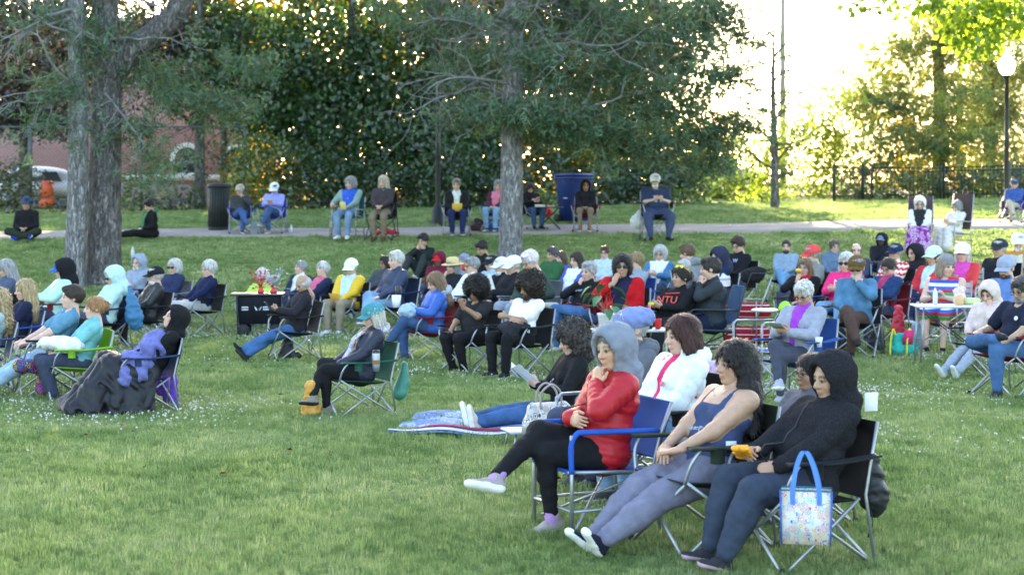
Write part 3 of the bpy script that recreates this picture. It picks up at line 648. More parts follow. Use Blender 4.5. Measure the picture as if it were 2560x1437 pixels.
# ------------------------------------------------------------------ materials of the place
def lawn_mat():
    m, ns, L, b = newmat('lawn'); tc = N(ns, 'ShaderNodeTexCoord')
    n1 = N(ns, 'ShaderNodeTexNoise', inp={2: .35, 3: 6.0}); n2 = N(ns, 'ShaderNodeTexNoise', inp={2: 9.0, 3: 6.0}); n3 = N(ns, 'ShaderNodeTexNoise', inp={2: 60.0, 3: 3.0})
    for n in (n1, n2, n3): L.new(tc.outputs['Object'], n.inputs['Vector'])
    r1 = ramp(ns, [(.3, (.12, .18, .06)), (.5, (.16, .23, .08)), (.7, (.23, .27, .11))]); L.new(n1.outputs[0], r1.inputs[0])
    r2 = ramp(ns, [(.3, (.6, .62, .55)), (.7, (1.2, 1.2, 1.15))]); L.new(n2.outputs[0], r2.inputs[0])
    mx = N(ns, 'ShaderNodeMix', data_type='RGBA', blend_type='MULTIPLY'); mx.inputs[0].default_value = 1; L.new(r1.outputs[0], mx.inputs[6]); L.new(r2.outputs[0], mx.inputs[7])
    L.new(mx.outputs[2], b.inputs['Base Color']); b.inputs['Roughness'].default_value = .95; b.inputs['Specular IOR Level'].default_value = .1
    bp = N(ns, 'ShaderNodeBump', inp={0: 1.0, 1: .03}); L.new(n3.outputs[0], bp.inputs['Height']); L.new(bp.outputs[0], b.inputs['Normal']); return m
def blade_mat(name, c0, c1, c2, tr=.3):
    m, ns, L, b = newmat(name); oi = N(ns, 'ShaderNodeObjectInfo'); r = ramp(ns, [(0, c0), (.55, c1), (1, c2)]); r.color_ramp.interpolation = 'LINEAR'
    tc = N(ns, 'ShaderNodeNewGeometry'); no = N(ns, 'ShaderNodeTexNoise', inp={2: .6, 3: 7.0, 4: .62}); L.new(tc.outputs['Position'], no.inputs['Vector'])
    ad = N(ns, 'ShaderNodeMath', operation='MULTIPLY_ADD'); ad.inputs[1].default_value = .7; L.new(oi.outputs['Random'], ad.inputs[0])
    m2 = N(ns, 'ShaderNodeMath', operation='MULTIPLY_ADD'); m2.inputs[1].default_value = 1.7; m2.inputs[2].default_value = -.70; L.new(no.outputs[0], m2.inputs[0]); L.new(m2.outputs[0], ad.inputs[2])
    L.new(ad.outputs[0], r.inputs[0])
    d = N(ns, 'ShaderNodeBsdfDiffuse'); t = N(ns, 'ShaderNodeBsdfTranslucent'); L.new(r.outputs[0], d.inputs[0]); L.new(r.outputs[0], t.inputs[0])
    mx = N(ns, 'ShaderNodeMixShader'); mx.inputs[0].default_value = tr; L.new(d.outputs[0], mx.inputs[1]); L.new(t.outputs[0], mx.inputs[2]); L.new(mx.outputs[0], ns['Material Output'].inputs['Surface']); return m
def leaf_mat(name, tr=.45, gloss=.08):
    m, ns, L, b = newmat(name); at = N(ns, 'ShaderNodeAttribute', attribute_name='Col')
    d = N(ns, 'ShaderNodeBsdfDiffuse'); t = N(ns, 'ShaderNodeBsdfTranslucent'); L.new(at.outputs['Color'], d.inputs[0])
    hs = N(ns, 'ShaderNodeVectorMath', operation='MULTIPLY'); hs.inputs[1].default_value = (1.35, 1.25, .55); L.new(at.outputs['Color'], hs.inputs[0]); L.new(hs.outputs[0], t.inputs[0])
    mx = N(ns, 'ShaderNodeMixShader'); mx.inputs[0].default_value = tr; L.new(d.outputs[0], mx.inputs[1]); L.new(t.outputs[0], mx.inputs[2])
    g = N(ns, 'ShaderNodeBsdfGlossy', inp={1: .45}); m3 = N(ns, 'ShaderNodeMixShader'); m3.inputs[0].default_value = gloss; L.new(mx.outputs[0], m3.inputs[1]); L.new(g.outputs[0], m3.inputs[2])
    L.new(m3.outputs[0], ns['Material Output'].inputs['Surface']); return m
def bark_mat(name, c0, c1, c2, sc=9):
    m, ns, L, b = newmat(name); tc = N(ns, 'ShaderNodeTexCoord'); mp = N(ns, 'ShaderNodeMapping'); mp.inputs['Scale'].default_value = (1, 1, .22); L.new(tc.outputs['Object'], mp.inputs['Vector'])
    n1 = N(ns, 'ShaderNodeTexNoise', inp={2: sc, 3: 8.0, 4: .65}); v = N(ns, 'ShaderNodeTexVoronoi', inp={2: sc*1.3}); v.feature = 'DISTANCE_TO_EDGE'
    L.new(mp.outputs[0], n1.inputs['Vector'])
    ad = N(ns, 'ShaderNodeVectorMath', operation='MULTIPLY_ADD'); ad.inputs[1].default_value = (.25,)*3; L.new(n1.outputs[1], ad.inputs[0]); L.new(mp.outputs[0], ad.inputs[2]); L.new(ad.outputs[0], v.inputs['Vector'])
    r = ramp(ns, [(.25, c0), (.5, c1), (.72, c2)]); L.new(n1.outputs[0], r.inputs[0])
    rr = ramp(ns, [(0, (.35, .33, .32)), (.16, (1, 1, 1))]); L.new(v.outputs[0], rr.inputs[0])
    mx = N(ns, 'ShaderNodeMix', data_type='RGBA', blend_type='MULTIPLY'); mx.inputs[0].default_value = .8; L.new(r.outputs[0], mx.inputs[6]); L.new(rr.outputs[0], mx.inputs[7]); L.new(mx.outputs[2], b.inputs['Base Color'])
    b.inputs['Roughness'].default_value = .95; b.inputs['Specular IOR Level'].default_value = .1
    ml = N(ns, 'ShaderNodeMath', operation='MULTIPLY'); L.new(n1.outputs[0], ml.inputs[0]); L.new(rr.outputs[0], ml.inputs[1])
    bp = N(ns, 'ShaderNodeBump', inp={0: 1.0, 1: .06}); L.new(ml.outputs[0], bp.inputs['Height']); L.new(bp.outputs[0], b.inputs['Normal']); return m
M['lawn'] = lawn_mat()
M['blade'] = blade_mat('grass_blade', (.125, .20, .065), (.25, .34, .13), (.42, .46, .235), .48)
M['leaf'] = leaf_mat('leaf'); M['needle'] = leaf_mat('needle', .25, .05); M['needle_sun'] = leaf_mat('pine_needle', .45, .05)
M['bark_grey'] = bark_mat('grey_pine_bark', (.10, .095, .10), (.33, .32, .325), (.66, .64, .64), 15); M['bark_dark'] = bark_mat('dark_bark', (.07, .065, .062), (.21, .195, .19), (.40, .37, .36), 14)
M['bark_red'] = bark_mat('red_pine_bark', (.09, .04, .025), (.22, .10, .055), (.36, .19, .11), 7)
M['twig'] = simple('dead_twig', (.21, .20, .205), .9, var=.3, scale=5, bump=.2)
M['concrete'] = simple('concrete', (.29, .25, .225), .9, var=.16, scale=1.2, bump=.3, bscale=40, spec=.15)
M['asphalt'] = simple('asphalt', (.09, .09, .095), .95, var=.2, scale=2, bump=.4, bscale=80, spec=.15)
M['post_dark'] = simple('dark_painted_steel', (.018, .022, .022), .45, .2, .15, 8, .05, 60)
M['galv'] = simple('galvanised_steel', (.10, .105, .105), .6, .4, .15, 12, .05, 60)
M['globe'] = simple('lamp_globe', (.85, .82, .74), .3, var=.02, bump=0, emit=2.2)

# ------------------------------------------------------------------ the ground
xs = np.concatenate([np.linspace(-400, -40, 10), np.linspace(-36, 36, 145), np.linspace(40, 400, 10)]); ys = np.concatenate([[-30, 0, 3], np.arange(5, 62, .4), np.linspace(63, 120, 20), np.linspace(140, 900, 10)])
def ground_far(x, y): return ground(x, y)+.03*softramp(y, 53, 90)
GX, GY = np.meshgrid(xs, ys, indexing='ij')
m = MB(); m.grid(np.stack([GX, GY, ground_far(GX, GY)], -1)); ob('ground', m.mesh('ground', M['lawn']), kind='structure')
def pathc(x): return 39.8-.07*np.minimum(x, 0)-.012*np.maximum(x, 0)
px = np.linspace(-40, 40, 161); pc = pathc(px)
m = MB(); m.grid(np.array([[(x, c+o, gz(x, c+o)+(.025 if abs(o) < 1.12 else -.05)) for o in (-1.16, -1.1, -.4, .4, 1.1, 1.16)] for x, c in zip(px, pc)])); ob('path', m.mesh('path', M['concrete']), kind='structure')
m = MB(); m.grid(np.array([[(x, y, float(ground_far(x, y))+.03) for y in (61, 64, 68, 72)] for x in np.linspace(-80, 80, 33)])); ob('road', m.mesh('road', M['asphalt']), kind='structure')

# grass: tufts of blades on the near lawn and the bank, clover heads in drifts
def tuft(name, nb, r, hh, wd, seed, mat):
    g = np.random.default_rng(seed); V, Tt = [], []
    for i in range(nb):
        a, rr = g.uniform(0, 6.28), r*math.sqrt(g.uniform()); b0 = np.array([rr*math.cos(a), rr*math.sin(a), 0]); d = g.uniform(0, 6.28); ln = g.uniform(.15, .75); hgt = hh*g.uniform(.55, 1.15)
        dv = np.array([math.cos(d), math.sin(d), 0]); sv = np.array([-math.sin(d), math.cos(d), 0])*wd*g.uniform(.7, 1.2)
        mid = b0+dv*ln*hgt*.35+np.array([0, 0, hgt*.6]); tip = b0+dv*ln*hgt+np.array([0, 0, hgt*(1-.25*ln)]); n = len(V)
        V += [b0-sv, b0+sv, mid-sv*.8, mid+sv*.8, tip]; Tt += [[n, n+1, n+3], [n, n+3, n+2], [n+2, n+3, n+4]]
    return bpy.data.objects.new(name, mk(name, V, np.array(Tt), [mat], smooth=False))
def scatter(name, pts, src, rot, scl, label):
    me = bpy.data.meshes.new(name); me.vertices.add(len(pts)); me.vertices.foreach_set('co', np.asarray(pts, np.float32).ravel())
    a = me.attributes.new('rot', 'FLOAT_VECTOR', 'POINT'); a.data.foreach_set('vector', np.asarray(rot, np.float32).ravel())
    a = me.attributes.new('scl', 'FLOAT_VECTOR', 'POINT'); a.data.foreach_set('vector', np.asarray(scl, np.float32).ravel())
    o = ob(name, me, label=label, cat='grass' if 'grass' in name else 'flowers', kind='stuff')
    g = bpy.data.node_groups.new(name, 'GeometryNodeTree'); g.interface.new_socket('Geometry', in_out='INPUT', socket_type='NodeSocketGeometry'); g.interface.new_socket('Geometry', in_out='OUTPUT', socket_type='NodeSocketGeometry')
    gi = g.nodes.new('NodeGroupInput'); go = g.nodes.new('NodeGroupOutput'); ip = g.nodes.new('GeometryNodeInstanceOnPoints'); oi = g.nodes.new('GeometryNodeObjectInfo'); oi.inputs[0].default_value = src
    for nm, sock in (('rot', 'Rotation'), ('scl', 'Scale')):
        na = g.nodes.new('GeometryNodeInputNamedAttribute'); na.data_type = 'FLOAT_VECTOR'; na.inputs[0].default_value = nm; g.links.new(na.outputs[0], ip.inputs[sock])
    g.links.new(gi.outputs[0], ip.inputs['Points']); g.links.new(oi.outputs['Geometry'], ip.inputs['Instance']); g.links.new(ip.outputs[0], go.inputs[0])
    md = o.modifiers.new('scatter', 'NODES'); md.node_group = g; return o
def field(d0, d1, dens, seed, mar=1.2):
    g = np.random.default_rng(seed); n = int(dens*(d1-d0)*(.68*(d0+d1)/2+2*mar)); y = np.sqrt(g.uniform(d0*d0, d1*d1, n)); x = g.uniform(-1, 1, n)*(.335*y+mar); return x, y
def onpath(x, y): return np.abs(y-pathc(x)) < 1.25
for nm, d0, d1, dens, nb, r, hh, wd, sd_ in (('grass', 6.0, 10.5, 950, 16, .045, .055, .0022, 1), ('grass', 10.5, 17, 520, 18, .06, .055, .003, 2), ('grass', 17, 29, 150, 22, .10, .055, .005, 3), ('grass', 29, 53, 46, 26, .17, .06, .009, 4)):
    x, y = field(d0, d1, dens, sd_); k = ~onpath(x, y); x, y = x[k], y[k]; n = len(x); g = np.random.default_rng(sd_+50)
    scv = np.clip(.85+.3*np.sin(x*1.3+np.sin(y*.9))*np.sin(y*1.1+1)+.25*np.sin(x*5.1+2*np.sin(y*3.7))*np.sin(y*4.3+x)+g.normal(0, .25, n)+.9*(g.uniform(size=n) > .985), .35, 2.2)
    scatter(nm, np.stack([x, y, ground(x, y)], 1), tuft('grass_tuft', nb, r, hh, wd, sd_, M['blade']), np.stack([g.normal(0, .1, n), g.normal(0, .1, n), g.uniform(0, 6.28, n)], 1), np.stack([np.ones(n), np.ones(n), scv], 1),
            ('short mown grass of the lawn nearest the camera', 'mown grass between the front chairs and the second row', 'mown grass under the middle rows of chairs', 'grass of the bank rising to the path')[sd_-1])
mm = simple('clover_head', (.62, .60, .55), .9, var=.2); m = MB(); m.lathe([(0, -.010), (.011, -.006), (.013, .002), (.008, .010), (0, .012)], (0, 0, .055), 7); m.tube([(0, 0, 0), (0, 0, .05)], .0018, 3)
cl = bpy.data.objects.new('clover_head', m.mesh('clover_head', mm))
x, y = field(10.5, 27, 260, 77); g = np.random.default_rng(5)
pat = np.sin(x*.9+1.3*np.sin(y*.7))+np.sin(y*1.4+x*.5)+g.normal(0, .75, len(x))
zone = np.clip((y-12)/3, 0, 1)*np.where(x > 2.5, 1.0, np.where(x < -1, .9, .55)); k = (pat > np.where(x > 1.5, .95, 1.35)) & (g.uniform(size=len(x)) < zone)
x, y = x[k], y[k]; n = len(x)
scatter('clover_flowers', np.stack([x, y, ground(x, y)], 1), cl, np.stack([g.normal(0, .2, n), g.normal(0, .2, n), g.uniform(0, 6, n)], 1), np.repeat(g.uniform(.45, .85, (n, 1)), 3, 1), 'white clover flowers scattered through the lawn')

# ------------------------------------------------------------------ trees
def at(px, py, d): return np.array([(px-1280)/FPX*d, d, H-(py-Y0)/FPX*d])
def trunk_mesh(name, pts, rad, mat, n=18, seg=10, amp=.06, seed=0):
    p = bez(pts, seg); r = np.interp(np.linspace(0, 1, len(p)), np.linspace(0, 1, len(rad)), rad); m = MB(); m.tube(p, r, n); V = m.v[0]; g = np.random.default_rng(seed); ph = g.uniform(0, 6.28, 6)
    for i in range(len(p)):
        a = np.arange(n)*2*math.pi/n; k = 1+amp*(np.sin(3*a+ph[0]+i*.11)+.7*np.sin(5*a+ph[1]-i*.17)+.8*np.sin(8*a+ph[2]+.3*math.sin(i*.6)))/2+g.normal(0, amp*.35, n)
        V[i*n:(i+1)*n] = p[i]+(V[i*n:(i+1)*n]-p[i])*k[:, None]
    return m.mesh(name, mat)
def branch_mesh(name, starts, mat, seed=0, n=4):
    """starts: (p0, dir, length, radius, depth, droop): forking, crooked limbs"""
    g = np.random.default_rng(seed); m = MB(); tips = []
    def go(p, d, L, r, dep, droop):
        k = max(4, int(L/.22)); pts = [p]; q = p.copy(); dd = nrm(d)
        for i in range(k):
            dd = nrm(dd+g.normal(0, .24, 3)+np.array([0, 0, -droop*(.3+i/k)])); q = q+dd*L/k; pts.append(q.copy())
            if dep > 0 and i > 0 and g.uniform() < .62:
                s = nrm(np.cross(dd, g.normal(size=3))); go(q.copy(), nrm(dd*.7+s*g.uniform(.5, 1.1)), L*g.uniform(.3, .62), r*(1-i/k*.7)*.55, dep-1, droop*1.1)
        m.tube(pts, np.linspace(r, r*.28, len(pts)), n if r < .03 else n+2, caps=False); tips.extend(pts[len(pts)//3:])
    for s in starts: go(*[np.asarray(v, float) if i < 2 else v for i, v in enumerate(s)])
    return m.mesh(name, mat), np.array(tips)
def leaf_cloud(name, blobs, mat, size, cols, seed=0, clump=.35, per=9, shell=.55, droop=.3, aspect=.6):
    """blobs: (centre, radii, count). Leaves gathered in clumps through each blob's volume"""
    g = np.random.default_rng(seed); C, R, K = [], [], []
    for c, r, n in blobs:
        nc = max(1, n//per); d = g.normal(size=(nc, 3)); d /= np.linalg.norm(d, axis=1)[:, None]; rad = g.uniform(0, 1, nc)**(1/3*shell); cc = np.asarray(c)+d*rad[:, None]*np.asarray(r)*(1+.22*np.sin(d[:, :1]*7+d[:, 2:]*9+seed))
        tone = g.normal(0, .34, nc)  # wide tone spread; dark clumps stand in for shade between clumps
        idx = np.repeat(np.arange(nc), per); C.append(cc[idx]+g.normal(0, clump, (len(idx), 3))*np.array([1, 1, .7])); K.append(tone[idx])
    C = np.concatenate(C); K = np.concatenate(K); n = len(C)
    u = g.normal(size=(n, 3)); u[:, 2] -= droop; u /= np.linalg.norm(u, axis=1)[:, None]; v = np.cross(u, g.normal(size=(n, 3))); v /= np.linalg.norm(v, axis=1)[:, None]
    s = size*g.uniform(.6, 1.35, (n, 1)); nn = np.cross(u, v)
    V = np.stack([C, C+u*s*.45+v*s*aspect*.5+nn*s*.08, C+u*s, C+u*s*.45-v*s*aspect*.5+nn*s*.08], 1).reshape(-1, 3); Q = np.arange(4*n).reshape(n, 4)
    cols = np.asarray(cols); w_ = g.uniform(0, 1, n)*.6+.4*np.clip(.5+K, 0, 1); base = np.stack([np.interp(w_, np.linspace(0, 1, len(cols)), cols[:, i]) for i in range(3)], 1)*np.clip(1+K*.6+g.normal(0, .1, n), .35, 1.8)[:, None]
    return mk(name, V, Q, [mat], smooth=False, col=np.repeat(np.clip(base, 0.002, 1), 4, 0))
def needle_cloud(name, pts, mat, size, cols, per=14, seed=0, wd=.085, jit=.0, up=.2):
    """sprays of needles: thin triangles fanning round each point"""
    g = np.random.default_rng(seed); pts = np.asarray(pts); n = len(pts); ax = g.normal(size=(n, 3)); ax[:, 2] += up; ax /= np.linalg.norm(ax, axis=1)[:, None]
    idx = np.repeat(np.arange(n), per); d = ax[idx]*.75+g.normal(size=(n*per, 3))*.62; d /= np.linalg.norm(d, axis=1)[:, None]
    b0 = pts[idx]+g.normal(0, size*.35+jit, (n*per, 3)); L = size*g.uniform(.55, 1.2, (n*per, 1)); sv = np.cross(d, g.normal(size=(n*per, 3))); sv /= np.linalg.norm(sv, axis=1)[:, None]
    V = np.stack([b0-sv*L*wd, b0+sv*L*wd, b0+d*L], 1).reshape(-1, 3); Tt = np.arange(3*n*per).reshape(-1, 3); cols = np.asarray(cols)
    wv = np.clip(g.uniform(0, 1, n)[idx]*.75+g.uniform(0, .25, n*per), 0, 1); base = np.stack([np.interp(wv, np.linspace(0, 1, len(cols)), cols[:, i]) for i in range(3)], 1)*np.clip(1+g.normal(0, .2, n)[idx]*.9, .35, 1.7)[:, None]
    return mk(name, V, Tt, [mat], smooth=False, col=np.repeat(np.clip(base, .002, 1), 3, 0))
def blobpts(blobs, seed, clump=.16, per=6):
    g = np.random.default_rng(seed); out = []
    for c, r, n in blobs:
        nc = max(1, n//per); d = g.normal(size=(nc, 3)); d /= np.linalg.norm(d, axis=1)[:, None]; cc = np.asarray(c)+d*(g.uniform(0, 1, (nc, 1))**.42)*np.asarray(r); out.append(np.repeat(cc, per, 0)+g.normal(0, clump, (nc*per, 3))*[1.3, 1.3, .6])
    return np.concatenate(out)
def B(px, py, rx, ry, d, n, rz=None):
    k = d/FPX; return (at(px, py, d), (rx*k, (rz if rz else max(rx, ry)*k*.8), ry*k), n)
PINE = [(.035, .08, .045), (.06, .125, .068), (.095, .17, .095), (.15, .105, .06)]; DARKLEAF = [(.015, .012, .016), (.03, .024, .028), (.05, .04, .04)]
GREEN = [(.015, .042, .012), (.032, .082, .02), (.065, .15, .035)]; LIME = [(.12, .20, .03), (.20, .30, .05), (.30, .38, .08)]; SPRUCE = [(.055, .11, .045), (.11, .18, .065), (.18, .25, .085), (.21, .15, .06)]  # GREEN lowered for inner shade; LIME and SPRUCE carry sunlight in the colour
HGF = [(.16, .15, .03), (.26, .17, .035), (.24, .25, .045)]; M['leaf_thin'] = leaf_mat('backlit_leaf', .62, .03)  # HGF: orange sun glow behind the far leaves, put into their colour
def tree(name, label, tr=None, br=None, crown=None, cat='tree', group=None, loc=None):
    o = empty(name, loc if loc is not None else (0, 0, 0), label=label, cat=cat, group=group); Mi = Matrix.Translation(o.location).inverted()
    for nm, me in (tr or [])+(br or [])+(crown or []):
        c = ob(nm, me, o, kind='stuff' if nm not in ('trunk', 'bough') else None); c.matrix_parent_inverse = Mi
    return o
# the lone pine in the middle of the bank
def base(px, d): x = (px-1280)/FPX*d; return np.array([x, d, gz(x, d)])
b0 = base(1275, 35.2)
tk = trunk_mesh('trunk', [b0-[0, 0, .15], b0+[.01, 0, .25], b0+[.03, 0, 1.6], b0+[.06, 0, 3.6], b0+[.10, 0, 7], b0+[.15, .1, 15]], [.36, .27, .245, .235, .19, .03], M['bark_grey'], 22, 14, .05, 1)
g = np.random.default_rng(3); st = []
for i in range(40):
    pz = g.uniform(2.9, 7.2); side = -1 if i % 4 else 1; p0 = b0+[.05, 0, pz]; st.append((p0, (side*g.uniform(.6, 1), g.uniform(-.9, .6), g.uniform(-.1, .25)), g.uniform(1.4, 2.9), g.uniform(.024, .045), 2, .05))
bm, _ = branch_mesh('dead_branches', st, M['twig'], 4)
st = []
for i in range(26):
    pz = g.uniform(3.0, 9); an = g.uniform(-1.1, 1.6); st.append((b0+[.08, 0, pz], (math.cos(an)*.9, math.sin(an)*.8, g.uniform(-.05, .25)), g.uniform(2.0, 4.6), g.uniform(.03, .06), 2, .02))
lm, tips = branch_mesh('limbs', st, M['twig'], 5)
bl = [B(1500, 150, 200, 150, 36, 600), B(1640, 250, 190, 120, 36.5, 750), B(1730, 100, 110, 140, 36.5, 500), B(1450, 320, 190, 60, 35.5, 700), B(1180, 285, 110, 40, 35.5, 260), B(1210, 170, 130, 80, 36, 200), B(1080, 30, 170, 60, 36, 300),
      B(1600, 372, 170, 34, 36.5, 380), B(1300, 280, 120, 45, 34.2, 300), B(1320, 170, 130, 60, 34.4, 150), B(1260, 60, 120, 60, 34.4, 70), B(1400, 40, 220, 80, 37, 750), B(1780, 350, 70, 60, 36.5, 220), B(1800, 50, 90, 50, 36.5, 260), B(1830, 190, 60, 35, 36.5, 150), B(1825, 310, 70, 35, 36.5, 170), B(1880, 290, 28, 18, 36.5, 40), B(1860, 100, 40, 20, 36.5, 60), B(1790, 415, 70, 30, 36.5, 130), B(1300, -330, 560, 280, 36, 2600), B(1300, -800, 400, 250, 36, 1200)]
pts = np.concatenate([blobpts(bl, 6), tips[g.permutation(len(tips))[:2600]]])
tree('pine_tree', 'tall grey-barked pine standing alone on the bank, bare twigs on its left', [('trunk', tk)], [('dead_branches', bm), ('limbs', lm)], [('crown', needle_cloud('crown', pts, M['needle'], .17, PINE, 10, 7, wd=.1))], loc=tuple(b0))
# the pair of pines on the left
bA = base(262, 32.6); bB = base(188, 32.1)
tkA = trunk_mesh('trunk', [bA-[0, 0, .15], bA+[0, 0, .3], bA+[.0, 0, 2], bA+[.03, 0, 4.3], bA+[.0, 0, 6.5], bA+[-.1, 0, 14]], [.42, .345, .315, .295, .25, .05], M['bark_dark'], 26, 14, .05, 2)
bough = trunk_mesh('bough', [bA+[.05, 0, 4.2], bA+[.5, .1, 4.75], bA+[1.0, .1, 5.1], bA+[1.5, .2, 5.7], bA+[2.2, .4, 7.5], bA+[2.4, .4, 10]], [.30, .27, .25, .23, .18, .05], M['bark_dark'], 18, 8, .04, 3)
st = [(bA+[g.uniform(-.1, .2), -.2, pz], (g.uniform(-.2, 1), g.uniform(-1, .2), g.uniform(-.4, .5)), g.uniform(1.2, 2.6), g.uniform(.025, .045), 2, .06) for pz in g.uniform(2.6, 6.5, 8)]
bmA, tA = branch_mesh('dead_branches', st, M['twig'], 8)
bl = [B(400, 210, 120, 70, 33, 190), B(545, 265, 120, 45, 33.5, 190), B(350, 330, 80, 45, 32.6, 110), B(390, 410, 70, 50, 32.6, 100), B(620, 170, 90, 50, 33.5, 110), B(270, 60, 60, 60, 32.5, 90), B(400, -350, 420, 250, 34, 1500), B(395, 450, 40, 40, 31.6, 40)]
tree('pine_tree', 'thick dark-barked pine on the left with a heavy bough reaching right', [('trunk', tkA), ('bough', bough)], [('dead_branches', bmA)], [('crown', needle_cloud('crown', np.concatenate([blobpts(bl, 9), tA[::3]]), M['needle'], .17, PINE, 11, 10))], loc=tuple(bA))
tkB = trunk_mesh('trunk', [bB-[0, 0, .15], bB+[.0, 0, .3], bB+[.06, 0, 2], bB+[.05, 0, 4.3], bB+[-.02, 0, 6.5], bB+[-.2, 0, 13]], [.27, .215, .20, .19, .16, .03], M['bark_grey'], 20, 14, .06, 4)
st = [(bB+[0, -.1, pz], (-g.uniform(.2, 1), g.uniform(-1, .3), g.uniform(-.5, .6)), g.uniform(1.2, 2.4), g.uniform(.025, .045), 2, .08) for pz in g.uniform(2.8, 6.5, 11)]
bmB, tB = branch_mesh('dead_branches', st, M['twig'], 11)
bl = [B(120, 40, 60, 40, 32, 60), B(140, 225, 60, 35, 31.8, 90), B(110, 300, 35, 25, 31.8, 40), B(215, 120, 50, 80, 31.8, 100), B(100, -300, 350, 220, 32, 1000)]
tree('pine_tree', 'slimmer pale-barked pine leaning against the thick dark one', [('trunk', tkB)], [('dead_branches', bmB)], [('crown', needle_cloud('crown', np.concatenate([blobpts(bl, 12), tB[::3]]), M['needle'], .16, PINE, 11, 13))], loc=tuple(bB))
# broadleaf trees along the fence behind the path
def broad(name, label, px, d, blobs, cols, size=.2, seed=0, r=.16, bark='bark_dark', clump=.3, mat='leaf', hgt=13, group='trees behind the path', shell=.6, lean=0, tall=True, dens=2.1):
    blobs = list(blobs)+([B(px, -520, 260, 220, d, 2400), B(px, -820, 200, 160, d, 1000)] if tall else [])  # crown tops out of view, added to shade the lawn
    b = base(px, d); tk = trunk_mesh('trunk', [b-[0, 0, .1], b+[lean*.1, 0, hgt*.25], b+[lean*.4, 0, hgt*.6], b+[lean, 0, hgt]], [r*1.3, r, r*.7, r*.2], M[bark], 10, 6, .05, seed)
    g = np.random.default_rng(seed); st = [(b+[lean*.3, 0, hgt*h], (g.normal(), g.normal(), g.uniform(.1, .8)), g.uniform(1.5, 3.2), r*.3, 1, .0) for h in g.uniform(.2, .9, 9)]
    bm, _ = branch_mesh('branches', st, M[bark], seed+1)
    return tree(name, label, [('trunk', tk)], [('branches', bm)], [('crown', leaf_cloud('crown', [(c_, r_, int(n_*dens*(1.4 if c_[2] > 9.5 else 1))) for c_, r_, n_ in blobs], M[mat], size*(.95 if mat != 'leaf' else .93), cols, seed, clump, shell=shell))], group=group, loc=tuple(b))
broad('maple_tree', 'dark purple-leaved maple filling the upper left corner', 60, 56, [B(90, 120, 230, 200, 56, 5200), B(60, 290, 190, 40, 55, 900), B(520, 70, 130, 90, 57, 1300), B(400, 130, 90, 110, 57, 800), B(240, -260, 500, 260, 57, 5000)], DARKLEAF, .24, 21)
broad('leafy_tree', 'green broadleaf tree behind the thick pine and its bough', 500, 55, [B(480, 235, 110, 60, 54, 800), B(620, 130, 140, 120, 55, 2200), B(660, 290, 90, 70, 54, 1000), B(600, -200, 260, 180, 56, 2500)], GREEN, .2, 22)
broad('leafy_tree', 'dense green tree with drooping sprays above the pair in sage and brown jackets', 880, 54, [B(820, 130, 150, 160, 54, 3600), B(880, 330, 150, 130, 53.5, 3600), B(760, 250, 110, 120, 54, 2000), B(800, -200, 260, 180, 55, 2800)], GREEN, .2, 23)
broad('leafy_tree', 'dark green tree behind the tall black lamp post', 1080, 54, [B(1040, 150, 170, 160, 54.5, 3600), B(1060, 370, 130, 100, 53, 2300), B(1180, 400, 90, 120, 53, 1900), B(1140, 250, 110, 110, 54, 1600), B(1060, -200, 260, 180, 55, 2800)], GREEN, .2, 24)
broad('leafy_tree', 'bronze-tinged tree showing through the bare twigs of the lone pine', 1230, 58, [B(1200, 90, 200, 110, 58, 3000), B(1320, 230, 120, 120, 57, 1500), B(1250, -200, 300, 180, 58, 2600)], [(.05, .06, .02), (.10, .08, .025), (.16, .10, .03)], .2, 25)
broad('leafy_tree', 'broadleaf tree right of the lone pine trunk with bronze tips', 1540, 57, [B(1480, 130, 190, 130, 57, 3400), B(1640, 90, 110, 110, 57, 1700), B(1430, 350, 130, 110, 55, 1900), B(1580, 330, 120, 110, 56, 1900), B(1500, -200, 260, 180, 57, 2600)], [(.03, .06, .02), (.055, .10, .025), (.13, .11, .03)], .2, 26)
broad('cedar_tree', 'feathery evergreen at the edge of the bright gap', 1640, 53, [B(1690, 330, 90, 150, 52.5, 1700), B(1620, 440, 110, 60, 52, 1400), B(1740, 440, 50, 70, 52, 450), B(1770, 150, 60, 130, 53, 420), B(1830, 330, 50, 60, 53, 160), B(1700, -60, 120, 150, 53, 1200)], PINE, .17, 27, clump=.22, tall=False)
